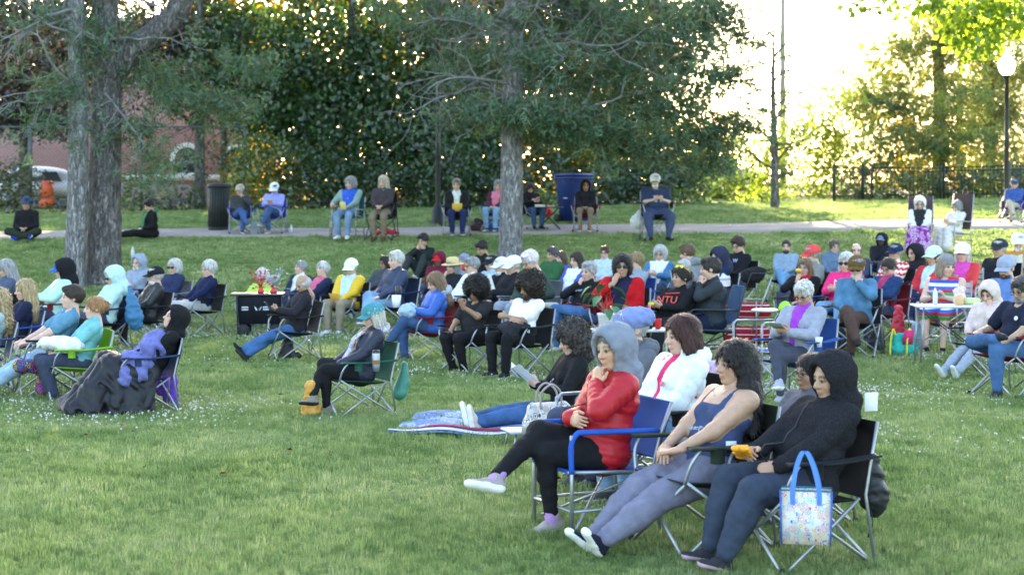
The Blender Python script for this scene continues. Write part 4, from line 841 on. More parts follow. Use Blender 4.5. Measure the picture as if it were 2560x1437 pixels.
for i, (px, d, bl, lb) in enumerate([(560, 66, [B(560, 40, 150, 110, 66, 700, 1.2), B(640, 200, 130, 120, 66, 700, 1.2), B(680, 430, 110, 80, 66, 500, 1.2)], 'tree with sun glow painted in its leaves seen through the leaves left of centre'), (800, 67, [B(800, 80, 140, 140, 67, 900, 1.2), B(800, 300, 140, 130, 67, 900, 1.2), B(800, 450, 140, 70, 67, 500, 1.2)], 'tree with sun glow painted in its leaves far behind the drooping sprays'), (1020, 66, [B(1020, 80, 140, 140, 66, 900, 1.2), B(1020, 300, 140, 130, 66, 900, 1.2), B(1020, 450, 140, 70, 66, 500, 1.2)], 'tree with sun glow painted in its leaves far behind the lamp post'), (1240, 67, [B(1240, 80, 140, 140, 67, 900, 1.2), B(1240, 300, 140, 130, 67, 900, 1.2), B(1240, 450, 140, 70, 67, 500, 1.2)], 'tree with sun glow painted in its leaves far behind the lone pine'), (1460, 66, [B(1460, 80, 140, 140, 66, 900, 1.2), B(1460, 300, 140, 130, 66, 900, 1.2), B(1460, 450, 140, 70, 66, 500, 1.2)], 'tree with sun glow painted in its leaves far behind the blue bin'), (2400, 70, [B(2380, 230, 240, 200, 70, 900, 2), B(2420, 440, 260, 80, 70, 800, 2)], 'tree with sun glow painted in its leaves far behind the right-hand pines')]):
    broad('leafy_tree', lb, px, d, bl, HGF, .40, 130+i, group='far trees beyond the road', tall=False, hgt=8, mat='leaf_thin', dens=1.6)
# hedge and shrubs against the fence
def shrub(name, label, px, py, rx, ry, d, n, cols, size=.16, seed=0, group='shrubs along the fence', mat='leaf'):
    b = base(px, d); k = d/FPX; g = np.random.default_rng(seed)
    st = [(b+[g.uniform(-.5, .5)*rx*k, g.uniform(-.2, .2), 0], (g.normal()*.3, g.normal()*.3, 1), max(.5, ry*k*1.5), .025, 1, 0) for _ in range(5)]; bm, _ = branch_mesh('stems', st, M['bark_dark'], seed)
    c = at(px, py, d); return tree(name, label, None, [('stems', bm)], [('foliage', leaf_cloud('foliage', [(c, (rx*k, max(.8, rx*k*.5), ry*k), n)], M[mat], size, cols, seed, .2, shell=.6))], cat='shrub', group=group, loc=tuple(b))
HG = [(.014, .036, .011), (.028, .07, .016), (.055, .11, .026)]; YG = [(.05, .10, .02), (.10, .16, .03), (.16, .20, .04)]  # HG darkened in place of shade within the foliage
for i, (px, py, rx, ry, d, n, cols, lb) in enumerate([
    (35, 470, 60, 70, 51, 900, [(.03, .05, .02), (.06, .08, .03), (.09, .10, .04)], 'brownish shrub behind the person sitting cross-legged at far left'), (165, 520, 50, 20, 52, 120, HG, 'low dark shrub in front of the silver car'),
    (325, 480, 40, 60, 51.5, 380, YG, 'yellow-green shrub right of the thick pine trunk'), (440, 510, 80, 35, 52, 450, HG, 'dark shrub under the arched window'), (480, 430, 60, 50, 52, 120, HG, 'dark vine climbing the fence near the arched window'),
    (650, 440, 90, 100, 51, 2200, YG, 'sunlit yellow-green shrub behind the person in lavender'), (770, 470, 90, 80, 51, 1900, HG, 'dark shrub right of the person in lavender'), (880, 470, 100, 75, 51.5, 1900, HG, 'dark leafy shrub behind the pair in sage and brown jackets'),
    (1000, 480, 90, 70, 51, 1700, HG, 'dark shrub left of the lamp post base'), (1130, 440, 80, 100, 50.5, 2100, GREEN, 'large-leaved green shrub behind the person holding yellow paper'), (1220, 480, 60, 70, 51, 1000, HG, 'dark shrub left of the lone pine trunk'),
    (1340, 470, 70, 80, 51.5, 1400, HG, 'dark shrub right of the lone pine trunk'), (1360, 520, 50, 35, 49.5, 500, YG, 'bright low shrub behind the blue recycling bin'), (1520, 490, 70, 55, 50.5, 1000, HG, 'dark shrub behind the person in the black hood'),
    (1600, 480, 60, 60, 51, 900, HG, 'shrub left of the bearded person in the white cap'), (1690, 500, 60, 40, 50, 500, YG, 'berry shrub right of the heavy bearded man'), (1840, 425, 110, 105, 60, 4200, LIME, 'lime shrub with painted backlight left of the thin bare tree'),
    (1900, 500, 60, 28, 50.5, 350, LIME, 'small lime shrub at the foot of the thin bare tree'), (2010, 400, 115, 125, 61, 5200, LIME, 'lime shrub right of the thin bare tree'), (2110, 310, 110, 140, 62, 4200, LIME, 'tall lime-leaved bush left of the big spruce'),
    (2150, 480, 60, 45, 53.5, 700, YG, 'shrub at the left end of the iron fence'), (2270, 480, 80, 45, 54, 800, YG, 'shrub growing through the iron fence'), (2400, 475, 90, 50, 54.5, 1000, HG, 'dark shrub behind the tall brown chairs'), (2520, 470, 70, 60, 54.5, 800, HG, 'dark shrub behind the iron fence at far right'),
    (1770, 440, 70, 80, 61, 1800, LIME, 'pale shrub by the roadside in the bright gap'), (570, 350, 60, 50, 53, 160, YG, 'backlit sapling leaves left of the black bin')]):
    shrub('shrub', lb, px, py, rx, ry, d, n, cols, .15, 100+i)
# the right-hand pines, the thin bare tree and the overhanging linden
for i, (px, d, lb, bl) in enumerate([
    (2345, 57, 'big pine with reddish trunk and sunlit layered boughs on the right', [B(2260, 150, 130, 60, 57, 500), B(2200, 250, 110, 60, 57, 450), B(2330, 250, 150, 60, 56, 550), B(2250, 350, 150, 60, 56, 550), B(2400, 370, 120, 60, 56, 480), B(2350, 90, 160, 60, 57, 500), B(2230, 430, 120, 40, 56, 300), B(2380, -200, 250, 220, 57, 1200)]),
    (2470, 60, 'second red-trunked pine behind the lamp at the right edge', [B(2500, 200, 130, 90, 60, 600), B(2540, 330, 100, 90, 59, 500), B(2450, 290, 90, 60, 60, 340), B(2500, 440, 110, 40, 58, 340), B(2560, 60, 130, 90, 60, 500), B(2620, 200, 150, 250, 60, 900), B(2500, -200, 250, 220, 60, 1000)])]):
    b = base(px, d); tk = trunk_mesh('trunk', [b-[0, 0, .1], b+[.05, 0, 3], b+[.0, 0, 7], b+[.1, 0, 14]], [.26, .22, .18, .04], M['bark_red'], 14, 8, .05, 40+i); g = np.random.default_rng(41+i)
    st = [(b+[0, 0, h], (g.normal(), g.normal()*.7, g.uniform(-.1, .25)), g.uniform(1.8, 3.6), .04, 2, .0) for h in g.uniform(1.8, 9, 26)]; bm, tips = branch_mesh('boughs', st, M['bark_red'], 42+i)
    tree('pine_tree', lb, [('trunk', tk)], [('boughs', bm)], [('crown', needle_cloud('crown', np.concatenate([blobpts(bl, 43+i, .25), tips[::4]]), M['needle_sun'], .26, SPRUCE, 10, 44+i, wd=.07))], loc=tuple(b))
b = base(1937, 47); g = np.random.default_rng(9)
tk = trunk_mesh('trunk', [b-[0, 0, .1], b+[0, 0, 1.5], b+[-.05, 0, 3.5], b+[-.02, 0, 5.6]], [.13, .105, .07, .02], M['bark_dark'], 10, 8, .06, 50)
st = [(b+[-.02, 0, h], (g.choice([-1, 1])*g.uniform(.5, 1), g.normal()*.5, g.uniform(.0, .6)), g.uniform(.6, 1.6), .042, 1, .02) for h in np.linspace(.6, 5.2, 26)]
bm, tips = branch_mesh('branches', st, M['bark_dark'], 51); tree('larch_tree', 'thin bare young conifer standing in the bright gap', [('trunk', tk)], [('branches', bm)], [('crown', needle_cloud('crown', tips[g.permutation(len(tips))[:420]], M['needle'], .16, PINE, 12, 52))], loc=tuple(b))
LIN = [(.12, .22, .03), (.20, .31, .05), (.30, .38, .09)]
bl = [B(2440, 30, 110, 45, 30, 420, .5), B(2540, 40, 60, 45, 30, 220, .4), B(2440, 110, 35, 50, 30, 150, .3), B(2400, 80, 45, 30, 30, 110, .3), B(2330, 20, 60, 30, 30, 120, .3), B(2500, 90, 30, 25, 30, 60, .3), B(2240, 10, 60, 12, 30, 50, .3), B(2150, 8, 40, 10, 30, 20, .2), B(2600, -120, 200, 100, 30.5, 350)]
b = np.array([14.5, 31.5, gz(14.5, 31.5)]); tk = trunk_mesh('trunk', [b-[0, 0, .1], b+[0, 0, 3], b+[-.3, 0, 6], b+[-1, 0, 10]], [.34, .26, .2, .06], M['bark_dark'], 14, 8, .05, 55)
st = [(b+[-.2, 0, h], (-1, g.normal()*.3, g.uniform(.1, .5)), g.uniform(3, 5), .06, 2, .07) for h in np.linspace(4.2, 8, 9)]; bm, _ = branch_mesh('branches', st, M['bark_dark'], 56)
tree('linden_tree', 'overhanging linden branch with bright yellow-green leaves above the lamp globe', [('trunk', tk)], [('branches', bm)], [('crown', leaf_cloud('crown', bl, M['leaf_thin'], .15, LIN, 57, .13, per=8, aspect=.85, droop=.8))], loc=tuple(b))
# ------------------------------------------------------------------ street furniture and what lies behind
def lamp(px, d, top, label, globe=True):
    b = base(px, d); o = empty('street_lamp', tuple(b), label=label, cat='lamp post')
    ob('base', MB().lathe([(.21, 0), (.21, .12), (.17, .16), (.16, .42), (.10, .52), (.075, .6)], n=14).mesh('base', M['post_dark']), o)
    m = MB(); m.lathe([(.068, .58), (.06, 2.0), (.064, 2.02), (.064, 2.1), (.058, 2.12), (.05, top), (.085, top+.03), (.10, top+.08)], n=14); ob('pole', m.mesh('pole', M['post_dark']), o)
    ob('globe', MB().lathe([(.10, top+.08), (.17, top+.16), (.215, top+.30), (.20, top+.42), (.13, top+.53), (.07, top+.57)], n=18).mesh('globe', M['globe']), o)
    ob('finial', MB().lathe([(.09, top+.57), (.07, top+.62), (.03, top+.64), (.035, top+.70), (0, top+.74)], n=12).mesh('finial', M['globe'] if globe else M['post_dark']), o)
lamp(1095, 41.6, 6.4, 'black lamp post behind the path, its head hidden in branches'); lamp(2517, 41.2, 3.62, 'dark lamp post at far right with bright white globe')
# utility pole
m = MB(); b = at(1957, 480, 80); m.tube([b-[0, 0, 1], b+[0, 0, 5], b+[0, 0, 14]], [.17, .15, .11], 12); o = ob('utility_pole', m.mesh('utility_pole', M['concrete']), label='tall pale utility pole beyond the bright gap', cat='pole')
# chain-link fence
FD = 51.8
def chain_link():
    x0, x1 = -17.5, -8.6; o = empty('chain_link_fence', (x0, FD, gz(-9, FD)), label='tall chain-link fence with steel rail behind the shrubs on the left', cat='fence'); Mi = Matrix.Translation(o.location).inverted()
    zt = 4.62
    def c(n, me): q = ob(n, me, o, kind='stuff' if n == 'wire_mesh' else None); q.matrix_parent_inverse = Mi
    for X in (-15.6, -12.0, -8.65): c('post', MB().tube([(X, FD, 1.7), (X, FD, zt+.05)], .075 if X < -15 else .04, 8).mesh('post', M['galv']))
    c('rail', MB().tube([(x0, FD-.02, zt), (x1, FD-.02, zt)], .03, 6).mesh('rail', M['galv'])); pass
    m = MB(); hh = zt-1.75
    for k, xx in enumerate(np.arange(x0-hh, x1, .13)):
        for sg in (1, -1):
            a0, a1 = max(xx, x0), min(xx+hh, x1)
            if a1 <= a0: continue
            z0_, z1_ = 1.75+(a0-xx), 1.75+(a1-xx)
            if sg < 0: z0_, z1_ = zt-(a0-xx), zt-(a1-xx)
            m.tube([(a0, FD+.03*sg*.3, z0_), (a1, FD+.03*sg*.3, z1_)], .0035, 3, caps=False)
    c('wire_mesh', m.mesh('wire_mesh', M['galv']))
chain_link()
def iron_fence():
    pts = [at(2085, 500, 50.5), at(2180, 500, 53.0), at(2360, 500, 53.2), at(2580, 500, 51.0), at(2750, 500, 50)]; o = empty('iron_fence', (pts[1][0], pts[1][1], gz(*pts[1][:2])), label='black iron picket fence in front of the pines on the right', cat='fence'); Mi = Matrix.Translation(o.location).inverted()
    pk = MB().box((0, 0, .56), (.018, .018, 1.12)).mesh('picket', M['post_dark']); po = MB().box((0, 0, .6), (.065, .065, 1.2), bev=.006).box((0, 0, 1.215), (.085, .085, .03)).mesh('post', M['post_dark'])
    def c(n, me, loc, r=0): q = ob(n, me, o); q.matrix_parent_inverse = Mi; q.location = loc; q.rotation_euler = (0, 0, r)
    for a, b2 in zip(pts[:-1], pts[1:]):
        L = np.linalg.norm((b2-a)[:2]); n = int(L/.125); r = math.atan2(b2[1]-a[1], b2[0]-a[0])
        for i in range(n+1):
            q = a+(b2-a)*i/n; z = gz(q[0], q[1]); c('post' if i % 18 == 0 else 'picket', po if i % 18 == 0 else pk, (q[0], q[1], z), r)
        za, zb = gz(*a[:2]), gz(*b2[:2])
        for hz_ in (.2, .98, 1.1):
            A0 = np.array([a[0], a[1], za+hz_]); B0 = np.array([b2[0], b2[1], zb+hz_]); c('rail', MB().box(((A0+B0)/2), (L, .035, .03), Rz(math.degrees(r))).mesh('rail', M['post_dark']), (0, 0, 0))
iron_fence()
# brick building across the road
def brick_mat():
    m, ns, L, b = newmat('red_brick'); tc = N(ns, 'ShaderNodeTexCoord'); mp = N(ns, 'ShaderNodeMapping'); mp.inputs['Rotation'].default_value = (math.radians(90), 0, 0); L.new(tc.outputs['Object'], mp.inputs['Vector'])
    br = N(ns, 'ShaderNodeTexBrick'); br.inputs['Color1'].default_value = (.52, .25, .245, 1); br.inputs['Color2'].default_value = (.44, .19, .19, 1); br.inputs['Mortar'].default_value = (.48, .38, .37, 1)
    br.inputs['Scale'].default_value = 1.0; br.inputs['Mortar Size'].default_value = .012; br.inputs['Brick Width'].default_value = .24; br.inputs['Row Height'].default_value = .085; L.new(mp.outputs[0], br.inputs['Vector']); L.new(br.outputs[0], b.inputs['Base Color']); b.inputs['Roughness'].default_value = .9
    bp = N(ns, 'ShaderNodeBump', inp={0: .6, 1: .02}); bp.invert = True; L.new(br.outputs[1], bp.inputs['Height']); L.new(bp.outputs[0], b.inputs['Normal']); return m
M['brick'] = brick_mat(); M['white_trim'] = simple('white_trim', (.72, .72, .70), .7, var=.08); M['glass_dark'] = simple('dark_glass', (.02, .03, .035), .08, var=.1, bump=0, spec=.6)
bd = 74.0; s_ = FPX/bd; o = empty('brick_building', (-15, bd, 2.4), label='red brick building with arched white window beyond the fence', cat='building'); Mi = Matrix.Translation(o.location).inverted()
def c(n, me, par=None): q = ob(n, me, par or o); q.matrix_parent_inverse = Mi if par is None else Matrix.Identity(4); return q
x0, x1 = at(-500, 0, bd)[0], at(640, 0, bd)[0]; c('wall', MB().box(((x0+x1)/2, bd+4, 6), (x1-x0, 8, 9)).mesh('wall', M['brick'], smooth=False))
c('sill_band', MB().box(((x0+x1)/2, bd-.06, ZY(444, s_)), (x1-x0, .12, .25)).mesh('sill_band', M['white_trim'], smooth=False)); c('plinth', MB().box(((x0+x1)/2, bd-.05, ZY(500, s_)), (x1-x0, .1, 1.4)).mesh('plinth', M['concrete'], smooth=False)); c('roof', MB().box(((x0+x1)/2, bd+4, 10.65), (x1-x0+.6, 8.6, .3)).mesh('roof', M['white_trim'], smooth=False))
for wx, wy, r in ((467, 398, .55), (590, 398, .5), (-120, 398, .55)):
    cx, cz = at(wx, wy, bd)[0], ZY(wy, s_); a = np.linspace(0, math.pi, 13); q = c('window', MB().add([(cx+(r+.22)*math.cos(t), bd-.05, cz+(r+.22)*math.sin(t)) for t in a]+[(cx+r*math.cos(t), bd-.05, cz+r*math.sin(t)) for t in a], [[i, i+1, 14+i, 13+i] for i in range(12)]).box((cx, bd-.06, cz-.7), (2*r+.5, .1, .14)).box((cx-r-.1, bd-.06, cz-.35), (.2, .1, .7)).box((cx+r+.1, bd-.06, cz-.35), (.2, .1, .7)).mesh('window', M['white_trim'], smooth=False))
    ob('pane', MB().add([(cx+r*math.cos(t), bd-.02, cz+r*math.sin(t)) for t in a]+[(cx, bd-.02, cz)], [], [[i, i+1, 13] for i in range(12)]).box((cx, bd-.02, cz-.35), (2*r, .02, .7)).mesh('pane', M['glass_dark'], smooth=False), q)
for wx in (150, 330): c('doorway', MB().box((at(wx, 0, bd)[0], bd-.04, ZY(480, s_)), (1.1, .1, 1.5)).mesh('doorway', M['brick'] if wx == 330 else M['glass_dark'], smooth=False))
# silver car parked on the road, orange barrier behind it
def car(px, d, label, color):
    b = base(px, d); b[2] = float(ground_far(b[0], d))+.02; o = empty('parked_car', tuple(b), label=label, cat='car'); x, y, z_ = np.array([1, 0, 0.]), 0, 0
    pr = [ell((0, 0, .72), (2.25, .9, .36)), ell((1.2, 0, .62), (1.0, .88, .33)), ell((-1.4, 0, .68), (.85, .88, .36)), ell((-.35, 0, 1.15), (1.35, .74, .42)), fcut(lambda X: .28-X[..., 2])]
    for wx in (1.35, -1.35): pr.insert(4, neg(cone((wx, -1, .33), (wx, 1, .33), .37, .37), .02))
    pr = [p for p in pr if p[0] in 'ce']+[p for p in pr if p[0] not in 'ce']; V, Q = sdf(pr, .06, .15); ob('body', mk('body', V, Q, [M['paint']]), o, color=color)
    for sg in (1, -1):
        G = np.array([[(u, sg*(.80-.16*t), .98+.36*t) for t in (0, .5, 1)] for u in np.linspace(-1.35, .75, 6)]); G[:, :, 0] = -.3+(G[:, :, 0]+.3)*(1-.22*np.array([0, .5, 1])[None]); ob('side_window', MB().grid(G, .02).mesh('side_window', M['glass_dark']), o)
        for wx in (1.35, -1.35):
            wh = ob('wheel', MB().tube([(wx, sg*.62, .33), (wx, sg*.88, .33)], .33, 16).mesh('wheel', M['rubber']), o); ob('rim', MB().tube([(wx, sg*.87, .33), (wx, sg*.90, .33)], .2, 12).mesh('rim', M['metal']), wh)
    for sg in (1, -1): ob('headlight', MB().box((2.1, sg*.6, .74), (.12, .3, .12), bev=.02).mesh('headlight', M['white_trim']), o)
    return o
car(120, 61, 'silver car parked beyond the fence at far left', (.55, .58, .6)); car(1780, 66, 'grey car on the road seen through the bright gap', (.35, .36, .4))
m = MB(); b = at(118, 480, 59.5); b[2] = float(ground_far(b[0], 59.5)); m.box((b[0], b[1], b[2]+.75), (.42, .3, .6), bev=.05).box((b[0], b[1], b[2]+.25), (.5, .38, .4), bev=.05); ob('traffic_barrel', m.mesh('traffic_barrel', M['plastic']), color=(.75, .10, .02), label='orange traffic barrel in front of the silver car', cat='barrel')
# bins
def blue_bin():
    b = base(1435, 41.6); o = empty('recycling_bin', tuple(b), math.radians(40), label='tall blue wheeled recycling bin behind the person in the black hood', cat='bin')
    m = MB(); w0, w1 = .26, .34
    V = [(-w0, -w0, .06), (w0, -w0, .06), (w0, w0, .06), (-w0, w0, .06), (-w1, -w1, 1.2), (w1, -w1, 1.2), (w1, w1, 1.2), (-w1, w1, 1.2)]; m.add(V, [[3, 2, 1, 0], [0, 1, 5, 4], [1, 2, 6, 5], [2, 3, 7, 6], [3, 0, 4, 7]]); m.box((0, 0, 1.17), (.75, .75, .06), bev=.02)
    ob('body', m.mesh('body', M['plastic'], smooth=False), o, color=(.013, .036, .17)); ob('lid', MB().box((0, 0, 1.25), (.76, .76, .07), bev=.025).box((0, .42, 1.2), (.6, .1, .05), bev=.02).mesh('lid', M['plastic']), o, color=(.015, .042, .2))
    for sg in (1, -1): ob('wheel', MB().tube([(sg*.26, .3, .12), (sg*.34, .3, .12)], .12, 12).mesh('wheel', M['rubber']), o)
    # recycling mark: three bent arrows, printed pale on the face
    m = MB()
    for k in range(3):
        a = math.radians(90+120*k); 
        for da, db in ((-55, -5), (5, 40)):
            t = np.radians(np.linspace(da, db, 5)); m.grid(np.array([[(-.292-.0, .085*rr*math.cos(a+q), .80+.085*rr*math.sin(a+q)) for rr in (.7, 1.15)] for q in t]), .004)
    q = ob('recycling_mark', m.mesh('recycling_mark', M['white_trim']), o); q.rotation_euler = (0, math.radians(-4), 0); q.location = (.045, 0, .01)
    q2 = ob('recycling_mark', MB().box((-.296, 0, .66), (.004, .16, .02)).mesh('bar', M['white_trim']), o); q2.rotation_euler = (0, math.radians(-4), 0); q2.location = (.04, 0, .01)
blue_bin()
def black_bin():
    b = base(547, 40.9); o = empty('litter_bin', tuple(b), label='round black slatted litter bin on the path at left', cat='bin')
    ob('liner', MB().lathe([(0, .06), (.24, .06), (.25, 1.1), (.2, 1.1)], n=16).mesh('liner', M['rubber']), o); ob('rim', MB().lathe([(.27, 1.08), (.3, 1.1), (.3, 1.17), (.24, 1.2), (.2, 1.12)], n=20).mesh('rim', M['post_dark']), o); ob('foot_ring', MB().lathe([(.2, 0), (.27, 0), (.28, .08), (.24, .1)], n=20).mesh('foot_ring', M['post_dark']), o)
    sl = MB().box((.27, 0, .58), (.012, .045, 1.04), bev=.003).mesh('slat', M['post_dark'])
    for i in range(24): ob('slat', sl, o, rot=i*2*math.pi/24)
black_bin()

# ------------------------------------------------------------------ chairs
def _q(k): return cached_mesh(k, lambda: _CH[k]())
def _tube(pts, r=.0105, n=7): return MB().tube(pts, r, n)
def sag(p00, p10, p01, p11, n, m, dip, th=.008):            # hammock patch between four corners
    G = np.zeros((n, m, 3)); p00, p10, p01, p11 = map(np.array, (p00, p10, p01, p11))
    for i, a in enumerate(np.linspace(0, 1, n)):
        for j, b2 in enumerate(np.linspace(0, 1, m)): G[i, j] = p00*(1-a)*(1-b2)+p10*a*(1-b2)+p01*(1-a)*b2+p11*a*b2+np.array(dip)*(4*a*(1-a))**.6*(4*b2*(1-b2))**.6
    return MB().grid(G, th)
FX, RX = .36, -.30
def camp_parts():
    L = []
    for k, s in enumerate((1, -1)):
        L += [('leg', _tube([(FX, .29*s, 0), (FX-.02+.012*s, -.265*s, .43)])), ('leg', _tube([(RX, .29*s, 0), (-.19+.012*s, -.25*s, .38)])), ('leg', _tube([(FX, .30*s, 0), (-.21, .265*s, .40)])), ('leg', _tube([(RX, .28*s, 0), (FX-.03, .285*s, .44)])),
              ('back_post', _tube([(RX, .30*s, 0), (-.25, .275*s, .42), (-.29, .27*s, .60), (-.345, .265*s, .845)])), ('arm_post', _tube(bez([(FX-.02, .27*s, .43), (FX-.04, .315*s, .55), (FX-.09, .335*s, .635)], 4)))]
        for X in (FX, RX): L.append(('foot', MB().lathe([(0, 0), (.022, 0), (.022, .02), (.014, .045)], (X, .295*s, 0), 8)))
    return L
_camp = {}
def camp_chair(loc, rot, fab, label, fr='metal', back=None, sc=1.0, arm=None, hz=.46, group='folding camp chairs', high=.0, cup=True):
    if not _camp:
        for i, (n, m) in enumerate(camp_parts()): _camp[n, i] = m.mesh(n, M['metal'])
        _camp['seat'] = sag((-.20, -.25, .385), (FX-.01, -.265, .44), (-.20, .25, .385), (FX-.01, .265, .44), 9, 9, (0, 0, -.055)).mesh('seat', M['camp'])
        _camp['backrest'] = sag((-.24, -.265, .40), (-.345, -.262, .845), (-.24, .265, .40), (-.345, .262, .845), 9, 9, (-.07, 0, 0)).mesh('backrest', M['camp'])
        for s in (1, -1):
            G = np.array([[(x_, y_, z_-.02*(1-abs(2*t-1))-.012*math.sin(math.pi*k2)) for k2, y_ in ((0, .278*s), (.5, .317*s), (1, .356*s))] for t, x_, z_ in [(q, .33-.64*q, .645+.01*q) for q in np.linspace(0, 1, 8)]]); m = MB().grid(G, .012)
            if s > 0: m.lathe([(.042, -.09), (.046, 0), (.052, .004)], (.14, .318, .635), 12)
            _camp['armrest', s] = m.mesh('armrest', M['camp'])
    o = empty('camp_chair', loc, rot, label=label, cat='chair', group=group); k = sc; kz = sc*float(np.clip(hz/.46, .75, 1.25)); o.scale = (k, k, kz)
    for kk, me in _camp.items():
        if isinstance(kk, tuple) and kk[0] != 'armrest':
            ob(kk[0], me, o, mat=M['rubber'] if kk[0] == 'foot' else M[fr])
        elif kk == 'seat': ob('seat', me, o, color=fab)
        elif kk == 'backrest':
            q = ob('backrest', me, o, color=back or fab)
            if high: q.scale = (1, 1, 1+high)
        elif isinstance(kk, tuple): ob('armrest', me, o, color=arm or fab)
    return o
def frame_chair(loc, rot, fab, label, frame='metal', pad=None, sc=1.0, hz=.46, high=.92, group=None, web=False, name='folding_chair', arms=True, stripe=None, floor_bars=True):
    """stiff folding armchair: upright side frames, flat seat and back"""
    o = empty(name, loc, rot, label=label, cat='chair', group=group); o.scale = (sc,)*3; sh_ = hz-.085
    for s in (1, -1):
        ob('front_leg', _tube([(.34, .27*s, 0), (.34, .27*s, .63)], .013).mesh('front_leg', M[frame]), o); ob('rear_leg', _tube([(-.27, .27*s, 0), (-.22, .27*s, .42), (-.27, .27*s, .60), (-.36, .26*s, high)], .013).mesh('rear_leg', M[frame]), o)
        if floor_bars: ob('side_bar', _tube([(.34, .27*s, .17), (-.24, .27*s, .17)], .010).mesh('side_bar', M[frame]), o)
        ob('seat_rail', _tube([(.36, .245*s, sh_+.03), (-.22, .245*s, sh_)], .012).mesh('seat_rail', M[frame]), o)
        if arms:
            a = _tube(bez([(.34, .27*s, .40), (.345, .27*s, .56), (.31, .27*s, .635), (.22, .27*s, .645), (-.26, .27*s, .63)], 5), .0175 if pad else .013, 8); ob('armrest', a.mesh('armrest', M['camp'] if pad else M[frame]), o, color=pad)
    for y0 in ((.34, .17), (-.25, .17)): ob('cross_bar', _tube([(y0[0], -.27, y0[1]), (y0[0], .27, y0[1])], .010).mesh('cross_bar', M[frame]), o)
    ob('brace', _tube([(.30, -.25, .06), (-.2, .25, sh_)], .009).mesh('brace', M[frame]), o); ob('brace', _tube([(.30, .25, .06), (-.2, -.25, sh_)], .009).mesh('brace', M[frame]), o)
    mt = stripe or M['camp']
    if web:
        for i in range(6): ob('webbing', sag((-.2+.095*i, -.25, sh_+.005*i), (-.125+.095*i, -.25, sh_+.005*i), (-.2+.095*i, .25, sh_+.005*i), (-.125+.095*i, .25, sh_+.005*i), 2, 6, (0, 0, -.01), .004).mesh('webbing', mt), o, color=fab)
        for i in range(6): z0_ = .46+.075*i; ob('webbing', sag((-.245-.02*i, -.26, z0_), (-.26-.02*i, -.26, z0_+.06), (-.245-.02*i, .26, z0_), (-.26-.02*i, .26, z0_+.06), 2, 6, (-.01, 0, 0), .004).mesh('webbing', mt), o, color=fab)
    else:
        ob('seat', sag((-.22, -.25, sh_), (.36, -.25, sh_+.035), (-.22, .25, sh_), (.36, .25, sh_+.035), 8, 8, (0, 0, -.03), .02).mesh('seat', mt), o, color=fab)
        ob('backrest', sag((-.235, -.268, .46), (-.36, -.262, high), (-.235, .268, .46), (-.36, .262, high), 8, 8, (-.035, 0, 0), .024).mesh('backrest', mt), o, color=fab)
    return o
def chair_for(key, kind='camp', **k):
    i = PEOPLE[key]; sc = max(.9, i['sc']); rot = i['rot']; loc = i['loc']; hz = i['hz']*i['sc']/sc
    fn = {'camp': camp_chair, 'frame': frame_chair}[kind]; return fn(loc, rot, sc=sc, hz=hz, **k)

# ------------------------------------------------------------------ the audience
WHT = (.50, .49, .46); GRY = (.26, .26, .26); LG = (.42, .41, .40); BLK = (.012, .010, .009); DBR = (.032, .020, .014); BRN = (.085, .048, .028); BLN = (.40, .29, .15); SND = (.25, .16, .08); AUB = (.055, .020, .016)
NAVY = (.016, .024, .058); BLACK = (.012, .012, .014); CHAR = (.04, .042, .046); WHITE = (.74, .76, .78); GREY = (.24, .26, .30); LBLUE = (.36, .47, .6); RED = (.40, .008, .016); PINK = (.68, .03, .16); YEL = (.75, .50, .02); TEAL = (.11, .30, .36); MINT = (.42, .64, .60)
LAV = (.27, .29, .68); GREEN_ = (.03, .075, .045); DENIM = (.045, .10, .22); LDEN = (.19, .32, .48); KHAKI = (.27, .22, .16); MAR = (.085, .010, .022); PUR = (.13, .08, .38); SAGE = (.22, .33, .30); SLATE = (.12, .16, .23)
SN_W = ('sneaker', (.6, .6, .6), 'sole_white'); SN_B = ('sneaker', (.02, .02, .022), 'sole_white'); SN_D = ('sneaker', (.02, .02, .022), 'sole_dark'); SN_G = ('sneaker', (.3, .3, .29), 'sole_white'); SN_N = ('sneaker', (.03, .05, .10), 'sole_white'); SN_T = ('sneaker', (.35, .5, .47), 'sole_white'); SH_BR = ('sneaker', (.09, .05, .03), 'sole_dark')
SUNG = ('sunglasses', (.01, .01, .012)); GL = ('glasses', (.03, .03, .03))
def seatp(key, who, fab=None, kind='camp', fr='metal', cname=None, **k):
    if fab is None: return
    cn = cname or 'dark'; tx = ('%s folding camp chair under the %s' if kind == 'camp' else '%s folding armchair under the %s') % (cn, who)
    return chair_for(key, kind, fab=fab, label=tx, **({'fr': fr} if kind == 'camp' else {'frame': fr}), **k)
CB = (.014, .015, .018); CN = (.012, .022, .06); CR = (.16, .010, .018); CG = (.02, .035, .03); CBL = (.015, .07, .30); CGY = (.16, .17, .19)
def A_(key, x, y, s, a, who, label, chair=None, **k):
    k.setdefault('lean', 18); k.setdefault('w', 1.22); k.setdefault('head', 1.05 if s > 230 else 1.1); ck = k.pop('ck', {}); person(key, x, y, s, a, label, **k)
    if chair: seatp(key, who, chair[1], fr=chair[2] if len(chair) > 2 else 'metal', cname=chair[0], **ck)

